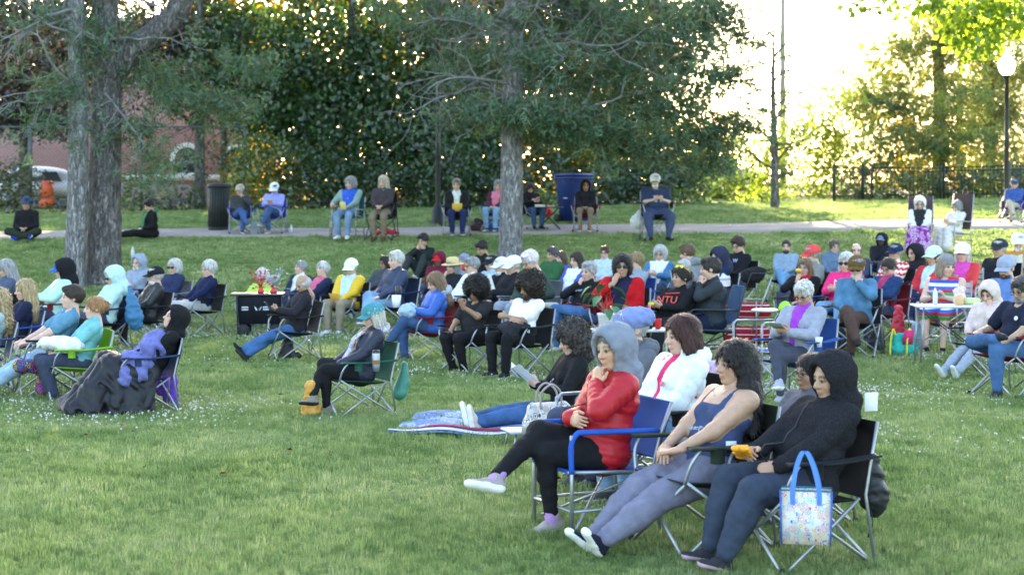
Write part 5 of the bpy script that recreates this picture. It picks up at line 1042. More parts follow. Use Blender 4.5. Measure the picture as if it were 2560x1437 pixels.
# --- the three in front, and those close behind them
A_('red', 1532, 818, 398, 66, 'person in the red puffer jacket', 'person in red puffer jacket and grey hood, hand at chin, legs crossed', None, top=('jacket', RED), th='puffer', tm='nylon', quilt=True, legs='cross', t=-1, arms=('chin', 'crossd'), fem=True, ha=48, hp=6, hr=6, lean=12,
   hood=(.19, .21, .25), hair=('crop', (.2, .19, .18)), skin='o', pants=BLACK, plen='tight', shoe=('sneaker', (.31, .27, .26), 'sole_white'), sock=(.42, .24, .52), zip_=1, w=1.22,
   feet={-1: ((.42, -.02, .62), (.80, .14, .38), nrm((.9, .1, -.25))), 1: ((.36, .03, .09), (1, .05, -.1))})
seatp('red', 'person in the red puffer jacket', CBL, 'frame', 'metal', 'blue', pad=(.02, .09, .42), high=.80)
A_('tank', 1836, 853, 416, 63, 'person in the navy tank top', 'person in navy tank top and lavender sweatpants, legs stretched out', ('dark green', (.022, .032, .022)), top=('tank_top', (.045, .065, .14)), th='tank', sleeve='n', legs='ext', baggy=1.12, arms=('lap', 'lap'), fem=True, ha=66, hp=2, lean=24, w=1.25,
   hair=('longfront', (.014, .010, .009)), skin=(.46, .28, .19), pants=(.165, .165, .225), shoe=('canvas', (.015, .016, .03), 'sole_white'), over={1: ((.24, -.03, None), (.5, -.8, -.2), (0, 0, -1), 'relax')} if 0 else None, feet={1: ((.80, .06, .09), (.8, .25, .45)), -1: ((.74, -.10, .09), (.9, -.1, .2))})
A_('black', 2076, 888, 436, 64, 'person in the black fleece hood', 'person in black fleece hooded jacket opening an orange snack packet', ('black', CB), top=('fleece_jacket', (.022, .022, .026)), th='jacket', tm='fleece', legs='flat', baggy=1.12, arms=('phone', 'phone'), fem=True, ha=62, hp=8, lean=24, w=1.38, belly=.03,
   hood=(.022, .022, .026), hoodmat='fleece', hair=('short', BLK), skin='t', pants=(.038, .05, .078), shoe=('sneaker', (.03, .03, .035), 'sole_pink'), sock=(.02, .02, .024), zip_=1, feet={1: ((.62, .08, .09), (1, .1, -.12)), -1: ((.56, -.16, .09), (1, -.1, -.12))},
   over={1: ((.27, .13, .60), (.7, -.5, -.1), (-.2, -.5, -.6), 'grip'), -1: ((.31, -.06, .66), (.8, .3, .1), (-.1, .5, -.6), 'grip')})
A_('whood', 1704, 788, 362, 60, 'person in the white hoodie', 'person in white zip hoodie with an auburn bob, behind the red jacket', ('black', CB), top=('hoodie', WHITE), th='jacket', fem=True, hair=('bob', AUB), ha=68, hp=6, inner=(.6, .04, .14), open_=.02, hood=(.74, .76, .78, 'b'), arms=('lap', 'lap'), pants=LDEN, pm='denim', w=1.2, lean=16)
A_('bcap', 1578, 774, 342, 55, 'person in the blue newsboy cap', 'person in periwinkle newsboy cap and grey hoodie behind the red jacket', None, top=('hoodie', (.12, .13, .15)), th='jacket', hat=('newsboy', (.17, .22, .42)), hair=('short', LG), ha=70, hp=6, hood=(.12, .13, .15, 'b'), fem=True, w=1.15, legs='in')
A_('curl', 1428, 808, 275, 72, 'person on the picnic blanket', 'person with dark curls in black printed sweatshirt sitting on the blanket', None, top=('sweatshirt', BLACK), th='sweater', fem=True, hair=('curly', (.045, .035, .032)), legs='stretch', arms=('phone', 'phone'), ha=68, hp=18, lean=8, pants=DENIM, pm='denim', shoe=('sneaker', (.5, .46, .40), 'sole_white'), w=1.2)
A_('glas', 2026, 884, 388, 62, 'person half hidden by the black fleece hood', 'person with dark hair and glasses half hidden behind the black hood', ('black', CB), top=('jacket', (.1, .1, .12)), hair=('pony', BLK), glasses=GL, skin='m', fem=True, ha=66, legs='in')
# --- second row
A_('green', 932, 760, 256, 62, 'person in the green cap', 'person in teal-green cap, paisley scarf and navy jacket, legs crossed', ('dark green', (.02, .05, .035)), top=('jacket', (.016, .02, .038)), th='jacket', tm='nylon', fem=True, hat=('cap', (.05, .22, .25)), hair=('bob', (.5, .46, .38)), ha=62, hp=10, scarf=(.30, .34, .46), scarfmat='paisley', legs='cross', t=-1, pants=BLACK, plen='tight', shoe=('sneaker', (.22, .20, .16), 'sole_dark'), arms=('lap', 'lap'), w=1.2, lean=20, ck=dict(back=(.015, .10, .065), arm=(.02, .09, .06)))
A_('phone', 757, 684, 190, 66, 'person in the dark fleece reading a phone', 'person in dark fleece and blue jeans reading a phone, legs stretched out', ('black', CB), top=('fleece_jacket', (.022, .020, .026)), th='jacket', hair=('ring', LG), ha=48, hp=26, legs='ankx', t=1, arms=('phone', 'phone'), pants=(.05, .12, .27), pm='denim', shoe=SN_D, skin=(.40, .24, .165), w=1.12, lean=14)
A_('wtee', 1322, 688, 208, 42, 'person in the white T-shirt', 'person in white T-shirt and black trousers with big dark hair, arms folded', ('black', CB), top=('t_shirt', (.78, .79, .80)), th='tee', sleeve='s', hair=('afro', (.022, .014, .010)), skin='m', ha=52, hp=10, arms=('crossu', 'crossd'), legs='flat', pants=BLACK, shoe=SN_B, beard=(.02, .012, .01), w=1.05, lean=18)
A_('btee', 1190, 698, 203, 40, 'person in the black T-shirt', 'person in black T-shirt with rounded dark hair, looking down at a phone', ('black', CB), top=('t_shirt', (.02, .02, .022)), th='tee', sleeve='s', hair=('afro', (.012, .010, .010)), skin=(.28, .16, .10), ha=34, hp=26, arms=('up', 'thigh'), legs='in', pants=(.014, .013, .016), shoe=SN_D, lean=12)
A_('blue', 1088, 680, 190, 66, 'person in the royal blue jacket', 'person in royal blue jacket and jeans rummaging in a bag, legs crossed', ('dark red', CR), top=('jacket', (.025, .10, .38)), th='jacket', tm='nylon', fem=True, hair=('long', (.19, .12, .065)), ha=60, hp=22, hood=(.35, .37, .4, 'b'), arms=('phone', 'lap'), legs='cross', t=1, pants=(.045, .085, .19), pm='denim', w=1.25, lean=10)
A_('reader', 2010, 700, 240, 42, 'person with cropped white hair', 'person with cropped white hair and glasses reading, grey jacket over purple', ('blue', (.02, .07, .26)), top=('jacket', (.27, .28, .34)), th='jacket', fem=True, hair=('short', WHT), glasses=GL, skin=(.42, .24, .17), ha=38, hp=24, inner=(.30, .05, .42), open_=.04, arms=('phone', 'phone'), legs='cross', t=-1, pants=(.055, .06, .085), plen='tight', shoe=('sneaker', (.35, .35, .42), 'sole_white'), w=1.2, lean=14)
A_('recl', 436, 768, 250, 66, 'reclining person in the black hood', 'person in black hood leaning far back under a lilac blanket', ('navy', (.03, .045, .11)), top=('hoodie', BLACK), th='jacket', fem=True, hood=BLACK, hair=('none', BLK), ha=60, hp=-22, lean=36, legs='ext', noleg=True, arms=('lap', 'lap'), w=1.25)
A_('teal', 236, 742, 238, 64, 'person in the aqua sweater', 'person with red-blond bun in aqua sweater resting on the next shoulder', ('lime green', (.20, .42, .03)), top=('sweater', (.16, .42, .44)), th='sweater', fem=True, hair=('bun', (.34, .17, .07)), ha=64, hp=0, legs='in', arms=('lap', 'lap'), w=1.15, lean=22, skin='p')
A_('blout', 180, 714, 232, 64, 'person in the steel-blue T-shirt', 'person in steel-blue T-shirt and pale jeans with mouth open', ('black', CB), top=('t_shirt', (.10, .24, .34)), th='tee', sleeve='s', hair=('swept', DBR), ha=66, hp=-4, legs='ext', arms=('thigh', 'thigh'), pants=(.30, .42, .55), pm='denim', w=1.15, lean=26, skin='p', shoe=SN_G)
A_('blond1', 62, 698, 208, 62, 'person in the navy hoodie at far left', 'person with shoulder-length blond hair in navy hoodie on a blue-framed chair', ('blue', (.02, .06, .25)), top=('hoodie', (.014, .018, .045)), fem=True, hair=('long', BLN), ha=60, arms=('lap', 'lap'), w=1.2)
A_('blond2', -6, 722, 226, 66, 'person cut off by the left edge', 'person with blond hair cut off by the left edge of the picture', ('grey and navy', (.05, .07, .13)), top=('shirt', (.3, .4, .4)), fem=True, hair=('wavy', BLN), ha=60)
A_('longg', 15, 648, 165, 45, 'person with long grey hair', 'person with long grey hair in slate fleece at the left edge', ('black and yellow', CB), top=('fleece_jacket', (.07, .09, .14)), fem=True, hair=('long', (.30, .29, .29)), ha=60, hp=16)
A_('mask', 158, 650, 172, 58, 'person in blue cap and hood', 'person in blue cap over black balaclava with pale mint jacket', ('red and black', CR), top=('jacket', (.40, .66, .62)), th='jacket', tm='nylon', hair=('short', BLK), hat=('cap', (.02, .12, .45)), hood=BLACK, ha=70, hp=10, arms=('phone', 'phone'), w=1.15)
A_('minth', 284, 668, 176, 50, 'person in the mint hood', 'person in pale mint hooded sweatshirt and dark sunglasses looking down', ('navy', CN), top=('hoodie', (.44, .62, .60)), th='jacket', fem=True, hood=(.44, .62, .60), hair=('crop', (.3, .1, .04)), glasses=SUNG, ha=62, hp=16, arms=('lap', 'lap'), w=1.15)
A_('ghood', 346, 638, 146, 30, 'bearded person in the grey hood', 'person with grey beard in light grey hooded sweatshirt, second row left', ('navy', CN), top=('hoodie', (.24, .28, .35)), th='jacket', hood=(.24, .28, .35), hair=('none', GRY), beard=(.40, .39, .38), ha=30, arms=('crossu', 'crossd'))
A_('leath', 388, 668, 172, 55, 'person in the black leather jacket', 'person in black cap and black leather jacket with white moustache', ('black', CB), top=('leather_jacket', (.018, .018, .020)), th='jacket', tm='leather', hat=('cap', (.015, .016, .02)), hair=('short', LG), ha=64, inner=(.05, .05, .05), legs='cross', pants=(.02, .02, .024), beard=(.5, .5, .48), w=1.2)
A_('wsun', 436, 648, 150, 35, 'person with white hair and sunglasses', 'person with white hair and sunglasses in navy coat left of the navy sweater', ('grey', CGY), top=('coat', (.022, .03, .075)), th='jacket', fem=True, hair=('helmet', WHT), glasses=SUNG, ha=28, arms=('lap', 'lap'))
A_('navy', 522, 652, 158, 48, 'person in the navy sweater', 'person with white hair in navy sweater, pale collar and stone trousers', ('black', CB), top=('sweater', (.012, .018, .055)), hair=('fluffy', WHT), ha=48, arms=('thigh', 'lap'), legs='flat', pants=(.46, .46, .44), shoe=SH_BR, glasses=('glasses', (.3, .25, .2)), w=1.2, lean=20, skin='p')
A_('neon', 655, 676, 148, 22, 'person behind the black wagon', 'person with white hair and neon trim behind the black wagon', ('blue and white', (.03, .07, .2)), top=('vest', (.42, .60, .10)), fem=True, hair=('helmet', WHT), ha=20, hp=22, arms=('phone', 'phone'))
A_('gsuit', 752, 652, 142, 35, 'person in the dark blazer', 'person with grey hair in dark blazer behind the dark fleece', ('black', CB), top=('blazer', (.02, .028, .05)), hair=('short', GRY), ha=62, hp=-8, inner=(.6, .65, .66), open_=.05, th='jacket')
A_('wpink', 806, 656, 152, 40, 'person leaning aside in pink and navy', 'person with white hair in navy jacket over pink, head tilted back', ('black', CB), top=('jacket', NAVY), th='jacket', fem=True, hair=('fluffy', WHT), ha=42, hp=-14, hr=10, inner=(.6, .12, .22), open_=.07, lean=26)
A_('yellow', 878, 648, 156, 24, 'person in the yellow jacket', 'person in bright yellow and navy jacket, white cap and red sunglasses', ('black', CB), top=('jacket', (.66, .40, .01)), th='jacket', tm='nylon', hat=('cap', (.72, .74, .74)), hair=('crop', LG), glasses=('sunglasses', (.25, .03, .02)), ha=22, hp=14, inner=(.45, .58, .68), open_=.07, arms=('lap', 'lap'), legs='flat', pants=KHAKI, shoe=SN_W, w=1.3, lean=20)
A_('rain', 990, 627, 158, 50, 'person in the navy rain jacket', 'person with white hair in navy rain jacket and light jeans, legs crossed', ('navy', CN), top=('rain_jacket', (.022, .034, .075)), th='jacket', tm='nylon', hair=('short', WHT), ha=58, legs='cross', t=-1, arms=('thigh', 'lap'), pants=(.2, .33, .50), pm='denim', w=1.25, lean=12, skin='p')
A_('dkgl', 962, 640, 140, 40, 'person with glasses behind the rain jacket', 'person with dark hair and glasses peeking behind the navy rain jacket', ('dark red', CR), top=('jacket', (.05, .06, .07)), fem=True, hair=('bob', BLK), glasses=GL, ha=44, skin='m', legs='ext', pants=(.2, .3, .4), pm='denim', lean=28)
A_('boy', 1058, 584, 122, 30, 'person on the bank with hands over face', 'person in black hoodie sitting on the grass bank, hands over face', None, top=('hoodie', (.012, .018, .018)), th='jacket', hair=('swept', BLK), legs='kneesup', arms=('face', 'face'), pants=(.03, .034, .036), ha=34, hp=12, lean=0, skin='t')
A_('redcap', 1097, 632, 138, 20, 'person in the maroon hood and red cap', 'person in maroon hood over a red cap, behind the straw hat', ('dark red', CR), top=('hoodie', (.12, .012, .03)), th='jacket', hood=(.12, .012, .03), hat=('cap', (.5, .02, .025)), hair=('none', BLK), skin='b', ha=24, hp=8, lean=24)
A_('straw', 1131, 645, 152, 42, 'person in the straw hat', 'person in wide straw hat and black top shading the eyes with a hand', ('dark', CB), top=('top', (.02, .02, .022)), fem=True, hat=('straw', (.6, .45, .2)), hair=('bob', GRY), ha=40, arms=('lap', 'mouth'), hp=6)
A_('wshirt', 1180, 642, 158, 62, 'person in the white shirt with amber sunglasses', 'person with grey hair in white shirt and amber sunglasses, facing left', ('dark', CB), top=('shirt', (.72, .74, .75)), fem=True, hair=('short', GRY), glasses=('sunglasses', (.25, .12, .03)), ha=64, arms=('lap', 'lap'))
A_('beanie', 1160, 636, 138, 40, 'person in the blue-grey beanie', 'person in blue-grey beanie behind the straw hat', ('dark', CB), top=('jacket', (.2, .22, .28)), hat=('beanie', (.20, .24, .36)), hair=('short', GRY))
A_('teen', 1205, 602, 126, 48, 'person in black on the bank left of the pine', 'person in black shirt sitting on the bank left of the lone pine, looking down', None, top=('shirt', BLACK), hair=('swept', BLK), legs='floor', ha=50, hp=22, lean=2, skin='t', arms=('lap', 'lap'))
A_('selfie', 1228, 640, 148, 50, 'person in the black cap holding up a red phone', 'person in black cap and pale blue shirt holding up a red phone', ('dark', CB), top=('shirt', (.33, .46, .62)), hat=('cap', (.02, .022, .026)), hair=('short', GRY), glasses=GL, ha=60, arms=('lap', 'up'), sleeve='3')
A_('wcap1', 1253, 645, 158, 60, 'person in the white cap with white beard', 'person in white cap with logo and white beard, black jacket', ('grey', CGY), top=('jacket', BLACK), th='jacket', hat=('cap', (.7, .72, .72)), hair=('short', WHT), beard=(.55, .54, .52), ha=66, hp=6)
A_('wcap2', 1283, 641, 164, 55, 'person in the plain white cap', 'person in plain white cap and black jacket holding a folded programme', ('grey', CGY), top=('jacket', (.016, .016, .02)), th='jacket', hat=('cap', (.74, .75, .75)), hair=('crop', LG), ha=60, hp=12, arms=('phone', 'lap'), pants=(.02, .022, .03))
A_('olive', 1325, 624, 170, 56, 'person in the dark green jacket looking down', 'person with white hair and glasses in dark green jacket, head bowed', ('grey', CGY), top=('jacket', (.035, .06, .048)), th='jacket', hair=('short', (.66, .58, .58)), glasses=GL, ha=58, hp=26, w=1.3, lean=2, arms=('rest', 'lap'), legs='flat', pants=(.24, .27, .32), belly=.03)
A_('fores', 1381, 617, 140, 40, 'person in the forest green jacket', 'person with dark grey hair in forest green jacket right of the lone pine', ('grey', CGY), top=('jacket', (.03, .10, .04)), th='jacket', hair=('short', (.06, .06, .07)), ha=52, skin='t')
A_('behin', 1402, 628, 136, 40, 'person behind the forest green jacket', 'person with brown hair peeking out behind the forest green jacket', ('green', (.02, .2, .08)), top=('top', (.1, .08, .3)), fem=True, hair=('bob', BRN), ha=45)
A_('brunet', 1441, 630, 150, 46, 'person with long brown hair in white', 'person with long brown hair in white top and blue jacket', ('dark red', (.3, .015, .03)), top=('jacket', (.05, .09, .34)), th='jacket', fem=True, hair=('long', DBR), ha=48, inner=(.7, .72, .75), open_=.10, arms=('lap', 'lap'))
A_('sweat', 1472, 653, 176, 42, 'person in the printed sweatshirt', 'person in black printed sweatshirt, hand at mouth, ankle on knee', ('dark red', CR), top=('sweatshirt', BLACK), hair=('short', (.34, .33, .33)), ha=44, hp=4, arms=('lap', 'mouth'), legs='fig4', t=1, pants=(.06, .14, .30), pm='denim', shoe=('sneaker', (.42, .40, .34), 'sole_grey'), w=1.2, lean=20)
A_('lblue', 1512, 614, 136, 22, 'person in the pale blue shirt', 'person with brown hair in pale blue button shirt in the back row', ('dark red', CR), top=('shirt', (.42, .52, .62)), hair=('short', BRN), ha=20, glasses=GL, arms=('lap', 'lap'))
A_('cardi', 1556, 636, 186, 20, 'person in the red cardigan', 'person in red cardigan and sunglasses holding food up, standing plant before them', ('black', CB), top=('cardigan', (.45, .010, .014)), th='jacket', fem=True, hair=('helmet', BLK), glasses=SUNG, ha=6, hp=2, inner=(.016, .018, .045), open_=.075, arms=('lap', 'mouth'), plen='s', pants=(.05, .03, .09), w=1.35, lean=4, skin='t')
A_('sandy', 1590, 633, 154, 48, 'person with sandy hair behind the red cardigan', 'person with sandy hair and grey shirt right behind the red cardigan', ('blue', (.02, .06, .25)), top=('shirt', (.24, .28, .34)), hair=('fluffy', SND), ha=56, skin='p')
A_('denimw', 1650, 614, 140, 24, 'person in the denim jacket over white', 'person with curly grey hair in denim jacket over white, hands clasped', ('teal', (.02, .1, .13)), top=('denim_jacket', (.06, .16, .30)), tm='denim', th='jacket', fem=True, hair=('helmet', LG), glasses=GL, ha=20, inner=(.7, .7, .68), open_=.10, arms=('phone', 'phone'), hp=10)
A_('print', 1702, 667, 190, 46, 'person in the black sweatshirt with red lettering', 'person in black sweatshirt with red lettering, yellow sunglasses on head', ('navy', CN), top=('sweatshirt', (.010, .010, .012)), fem=True, hair=('bun', BLK), ha=58, arms=('phone', 'phone'), w=1.4, lean=22, skin='t', pants=(.015, .016, .02), hp=-4, belly=.03)
A_('turned', 1718, 609, 148, -60, 'person turned away in the grey hoodie', 'person in grey hoodie with short brown hair turned away from the camera', ('black', CB), top=('hoodie', (.20, .21, .22)), th='jacket', hair=('short', (.11, .065, .035)), ha=125, hood=(.20, .21, .22, 'b'), hp=12)
A_('bald', 1710, 648, 152, 60, 'thin-haired person behind the lettered sweatshirt', 'person with thin white hair hidden behind the lettered sweatshirt', ('black', CB), top=('jacket', (.1, .1, .13)), hair=('short', LG), ha=65, hp=16)
A_('profil', 1776, 643, 190, 82, 'person in the charcoal sweater with striped cuffs', 'person in charcoal sweater with striped elbows seen in profile, hand raised', None, top=('sweater', (.03, .036, .042)), fem=True, hair=('short', (.03, .022, .02)), ha=98, arms=('mouth', 'mouth'), w=1.4, lean=4, pants=(.012, .018, .04), legs='in', belly=.02)
seatp('profil', 'person in the charcoal sweater', (.04, .10, .2), 'frame', 'metal_dark', 'steel blue')
A_('plaid', 1797, 620, 148, 50, 'person wrapped in the white plaid blanket', 'person in navy hood wrapped in a white plaid blanket', ('black', CB), top=('hoodie', NAVY), th='jacket', hood=(.025, .03, .06), hair=('none', BLK), ha=66, hp=18, arms=('crossu', 'crossd'), w=1.2)
A_('wbadge', 1846, 591, 138, 42, 'person in the black pullover with a pale badge', 'person with dark hair and glasses in black pullover with pale badge', ('black', CB), top=('pullover', (.011, .011, .014)), hair=('swept', DBR), glasses=GL, ha=46, hp=18, w=1.2)
A_('goat', 1966, 599, 132, 22, 'person with goatee in the grey-blue pullover', 'person with dark goatee in grey-blue pullover and jeans on the slope', ('black', CB), top=('pullover', (.22, .29, .37)), hair=('crop', DBR), beard=DBR, ha=16, hp=4, legs='cross', t=-1, pants=(.13, .26, .42), pm='denim', arms=('lap', 'lap'), w=1.3)
A_('coral', 2030, 614, 150, 70, 'person in the coral cap', 'person in coral red cap and grey vest with red panel', ('black', CB), top=('vest', (.2, .21, .2)), th='jacket', hat=('cap', (.62, .07, .07)), hair=('short', GRY), ha=78, hp=12, lean=8)
A_('eating', 2012, 645, 164, 32, 'person in the black jacket eating', 'person with long hair and glasses in black jacket over red, eating', ('black', CB), top=('jacket', BLACK), th='jacket', fem=True, hair=('long', (.16, .1, .055)), glasses=('glasses', (.2, .2, .35)), ha=30, inner=(.45, .02, .025), open_=.06, arms=('lap', 'mouth'))
A_('tied', 2086, 599, 132, 12, 'person with hair tied back in the slate hoodie', 'person with hair tied back in slate blue hoodie in the back row', ('navy', CN), top=('hoodie', (.11, .16, .23)), th='jacket', fem=True, hair=('bun', (.1, .07, .05)), ha=-12, glasses=('glasses', (.3, .3, .3)), hood=(.11, .16, .23, 'b'))
A_('pink', 2116, 631, 168, 34, 'person in the hot pink hoodie', 'person in hot pink hoodie with white letters, sunglasses and white hair', ('blue', (.02, .07, .28)), top=('hoodie', PINK), th='jacket', fem=True, hair=('bob', WHT), glasses=SUNG, ha=32, hood=(.78, .07, .24, 'b'), arms=('phone', 'phone'), pants=LDEN, pm='denim')
A_('balding', 2141, 608, 136, 14, 'balding person behind the pink hoodie', 'balding person between the pink hoodie and the black hood', ('navy', CN), top=('jacket', (.04, .05, .09)), hair=('ring', (.1, .08, .07)), ha=10, skin='p')
A_('dcap', 2142, 641, 186, 24, 'person in the denim jacket and brown cap', 'person in denim jacket and brown cap, hand over mouth, legs crossed', ('black', CB), top=('denim_jacket', (.07, .17, .27)), tm='denim', th='jacket', hat=('cap', (.12, .07, .025)), hair=('short', GRY), glasses=SUNG, beard=(.38, .37, .36), ha=22, hp=10, arms=('mouth', 'lap'), legs='cross', t=-1, pants=(.085, .05, .04), shoe=SN_D, w=1.18, lean=12)
A_('dark', 2222, 643, 168, 56, 'person in the dark denim jacket looking down', 'person with dark ponytail and glasses in dark denim jacket, looking down', ('dark red', CR), top=('denim_jacket', (.022, .05, .13)), tm='denim', th='jacket', fem=True, hair=('pony', DBR), glasses=GL, ha=52, hp=26, inner=(.4, .05, .12), open_=.04, arms=('phone', 'phone'), skin='p')
A_('hoodcap', 2204, 584, 126, 26, 'person in the black hood over a cap', 'person in black hood over a cap, slouched on the slope', ('blue', (.03, .1, .3)), top=('hoodie', (.012, .013, .018)), th='jacket', hood=(.012, .013, .018), hat=('cap', (.15, .2, .28)), hair=('none', BLK), skin='d', ha=30, arms=('lap', 'lap'), lean=28, w=1.2)
A_('chevr', 2238, 610, 144, 48, 'person in the navy cap and chevron top', 'person in navy cap with red and white chevron top', ('black', CB), top=('top', (.55, .04, .04)), topmat=M['chevron'], hat=('cap', (.018, .028, .075)), hair=('short', GRY), ha=54, skin='o', fem=True)
A_('bkhood', 2286, 612, 142, 60, 'person in the black hood with a yellow print', 'person in black hooded sweatshirt with small yellow print', ('navy', CN), top=('hoodie', (.016, .017, .02)), th='jacket', hood=(.016, .017, .02), hair=('none', BLK), ha=62, hp=8)
A_('redw', 2334, 617, 156, 52, 'person in the white visor cap and red jacket', 'person in pale visor cap and red jacket over pale blue', ('white', (.5, .5, .5)), top=('jacket', (.48, .03, .04)), th='jacket', fem=True, hat=('cap', (.55, .68, .70)), hair=('bob', BRN), ha=54, inner=(.45, .6, .66), open_=.05, skin='o', legs='cross', t=-1, pants=(.012, .02, .06))
A_('stripe', 2366, 638, 180, 32, 'person in the rainbow striped dress', 'person in rainbow striped sleeveless dress and grey headband, holding food', None, top=('dress', (.5, .1, .1)), topmat=M['rainbow'], pantsmat=M['rainbow'], th='tee', sleeve='n', fem=True, hat=('beanie', (.22, .22, .23)), hair=('bob', (.3, .22, .16)), ha=-18, hp=8, arms=('phone', 'phone'), plen='s', pants=(.03, .3, .13), w=1.5, belly=.03, lean=8, skin='p', legs='flat', shoe=('sandal', (.03, .02, .02), 'sole_dark'))
seatp('stripe', 'person in the rainbow striped dress', (.5, .52, .5), 'frame', 'metal', 'white webbed', web=True)
A_('pinkred', 2406, 608, 154, 26, 'person in the white cap and red rain jacket', 'person in white cap, pink shirt and red rain jacket with yellow collar', None, top=('rain_jacket', (.55, .025, .025)), th='jacket', tm='nylon', fem=True, hat=('cap', (.74, .70, .70)), hair=('bob', WHT), glasses=('glasses', (.4, .35, .3)), ha=24, inner=(.62, .07, .35), open_=.07, skin='p')
seatp('pinkred', 'person in the white cap and red rain jacket', (.4, .45, .35), 'frame', 'metal', 'striped', web=True)
A_('bkcap', 2498, 599, 150, 48, 'person in the dark cap and black jacket', 'person in dark cap, glasses and black jacket near the right edge', ('black', CB), top=('jacket', (.014, .016, .022)), th='jacket', hat=('cap', (.03, .035, .045)), hair=('short', LG), glasses=('glasses', (.3, .3, .3)), ha=58, skin='o', w=1.2)
A_('gcap', 2516, 641, 184, 46, 'bearded person in the grey cap and blue shirt', 'person in grey cap with dark beard and blue shirt, looking down', ('black', CB), top=('shirt', (.10, .18, .38)), hat=('cap', (.28, .31, .40)), hair=('crop', BRN), beard=DBR, glasses=GL, ha=44, hp=16, skin='p')
A_('orange', 2546, 584, 140, 20, 'person in the mustard sweater', 'person in mustard orange sweater and white cap at the right edge', ('green and white', (.03, .2, .08)), top=('sweater', (.45, .2, .045)), hat=('cap', (.7, .71, .7)), hair=('short', LG), beard=(.5, .49, .47), ha=18, arms=('phone', 'phone'), hp=10, w=1.2)
A_('cream', 2472, 706, 208, 50, 'person in the cream hoodie hiding their face', 'person in cream pink hoodie hiding their face in one hand', ('black', CB), top=('hoodie', (.60, .48, .44)), th='jacket', hood=(.60, .48, .44), hair=('crop', (.1, .055, .03)), ha=44, hp=22, arms=('cheek', 'lap'), legs='ext', pants=(.28, .32, .38), shoe=SN_T, lean=16, w=1.05)
A_('polo', 2552, 690, 232, 56, 'person in the navy polo at the right edge', 'person in navy polo and jeans with ankle on knee at the right edge', ('dark red', CR), top=('polo_shirt', (.014, .018, .036)), th='tee', sleeve='s', hair=('short', (.05, .045, .045)), beard=(.2, .19, .19), glasses=GL, ha=50, hp=20, legs='fig4', t=-1, arms=('thigh', 'rest'), pants=(.055, .12, .25), pm='denim', shoe=('sneaker', (.025, .03, .04), 'sole_dark'), w=1.2, lean=14, skin='t')
# --- on the slope and along the path
A_('purple', 2300, 493, 113, 18, 'person in the white hood and purple skirt', 'person in white hooded top, dark vest and purple patterned skirt', None, top=('jacket', (.70, .70, .72)), th='jacket', fem=True, hood=(.72, .72, .72), hair=('none', BLK), ha=16, hp=20, arms=('lap', 'lap'), inner=(.02, .025, .03), open_=.08, noleg=True, lean=14)
A_('wcoat', 2392, 502, 112, 52, 'person in the white coat', 'person with grey hair in white coat with a pale blanket over the knees', None, top=('coat', (.62, .60, .57)), th='jacket', fem=True, hair=('helmet', GRY), ha=56, hp=14, arms=('phone', 'phone'), noleg=True, lean=16)
A_('farr', 2536, 448, 100, 30, 'person in the blue jacket at the far right', 'person in blue jacket and cap in a purple chair under the lamp post', ('purple', (.08, .03, .24)), top=('jacket', (.04, .09, .28)), th='jacket', hat=('cap', (.04, .07, .14)), hair=('short', GRY), ha=38, pants=(.4, .36, .28), legs='cross', w=1.25)
A_('path1', 600, 462, 100, -12, 'person in the dark grey jacket beside the litter bin', 'person in dark grey jacket and tan cap beside the litter bin, hand at mouth', ('blue', (.02, .05, .3)), top=('jacket', (.045, .048, .05)), th='jacket', hat=('cap', (.42, .36, .28)), hair=('short', GRY), ha=10, arms=('mouth', 'lap'), legs='cross', t=-1, pants=(.05, .10, .24), pm='denim')
A_('path2', 686, 457, 100, 4, 'person in the lavender hoodie', 'person in lavender zip jacket and white cap on the path', ('blue', (.02, .05, .3)), top=('jacket', (.26, .28, .66)), th='jacket', tm='nylon', hat=('cap', (.68, .70, .75)), hair=('short', BRN), glasses=SUNG, ha=6, hp=22, arms=('phone', 'phone'), legs='cross', t=1, pants=(.05, .09, .2), pm='denim', shoe=('sneaker', (.25, .2, .15), 'sole_white'))
A_('path3', 876, 442, 104, 12, 'person in the sage jacket', 'person in sage green jacket over bright blue shirt holding a yellow card', None, top=('jacket', (.22, .32, .29)), th='jacket', fem=True, hair=('helmet', GRY), ha=28, inner=(.03, .10, .5), open_=.10, arms=('lap', 'rest'), legs='flat', pants=(.16, .24, .36), pm='denim', shoe=SN_W, w=1.3)
seatp('path3', 'person in the sage jacket', (.02, .10, .09), 'frame', 'metal', 'dark green')
A_('path4', 958, 439, 105, 8, 'person in the brown jacket with turquoise collar', 'person in dark brown jacket with turquoise collar and tan trousers', ('black', CB, 'metal_dark'), top=('jacket', (.055, .042, .048)), th='jacket', fem=True, hair=('bob', (.5, .43, .32)), ha=20, scarf=(.05, .45, .58), arms=('lap', 'lap'), legs='in', pants=(.20, .16, .11), w=1.15, shoe=SH_BR)
A_('path5', 1141, 446, 103, -4, 'person holding the yellow paper', 'person in black coat and white scarf holding yellow paper on the path', ('black', CB), top=('coat', (.016, .016, .018)), th='jacket', fem=True, hair=('short', (.2, .17, .15)), ha=6, inner=(.62, .66, .64), open_=.045, arms=('lap', 'lap'), legs='flat', pants=(.02, .028, .09), shoe=SN_N, w=1.25, lean=8)
A_('path6', 1246, 450, 101, 18, 'person half hidden by the pine trunk', 'person in maroon jacket over pink half hidden by the lone pine', ('blue', (.03, .06, .25)), top=('jacket', (.09, .02, .045)), th='jacket', fem=True, hair=('bob', GRY), ha=6, inner=(.65, .2, .28), open_=.08, pants=LDEN, pm='denim')
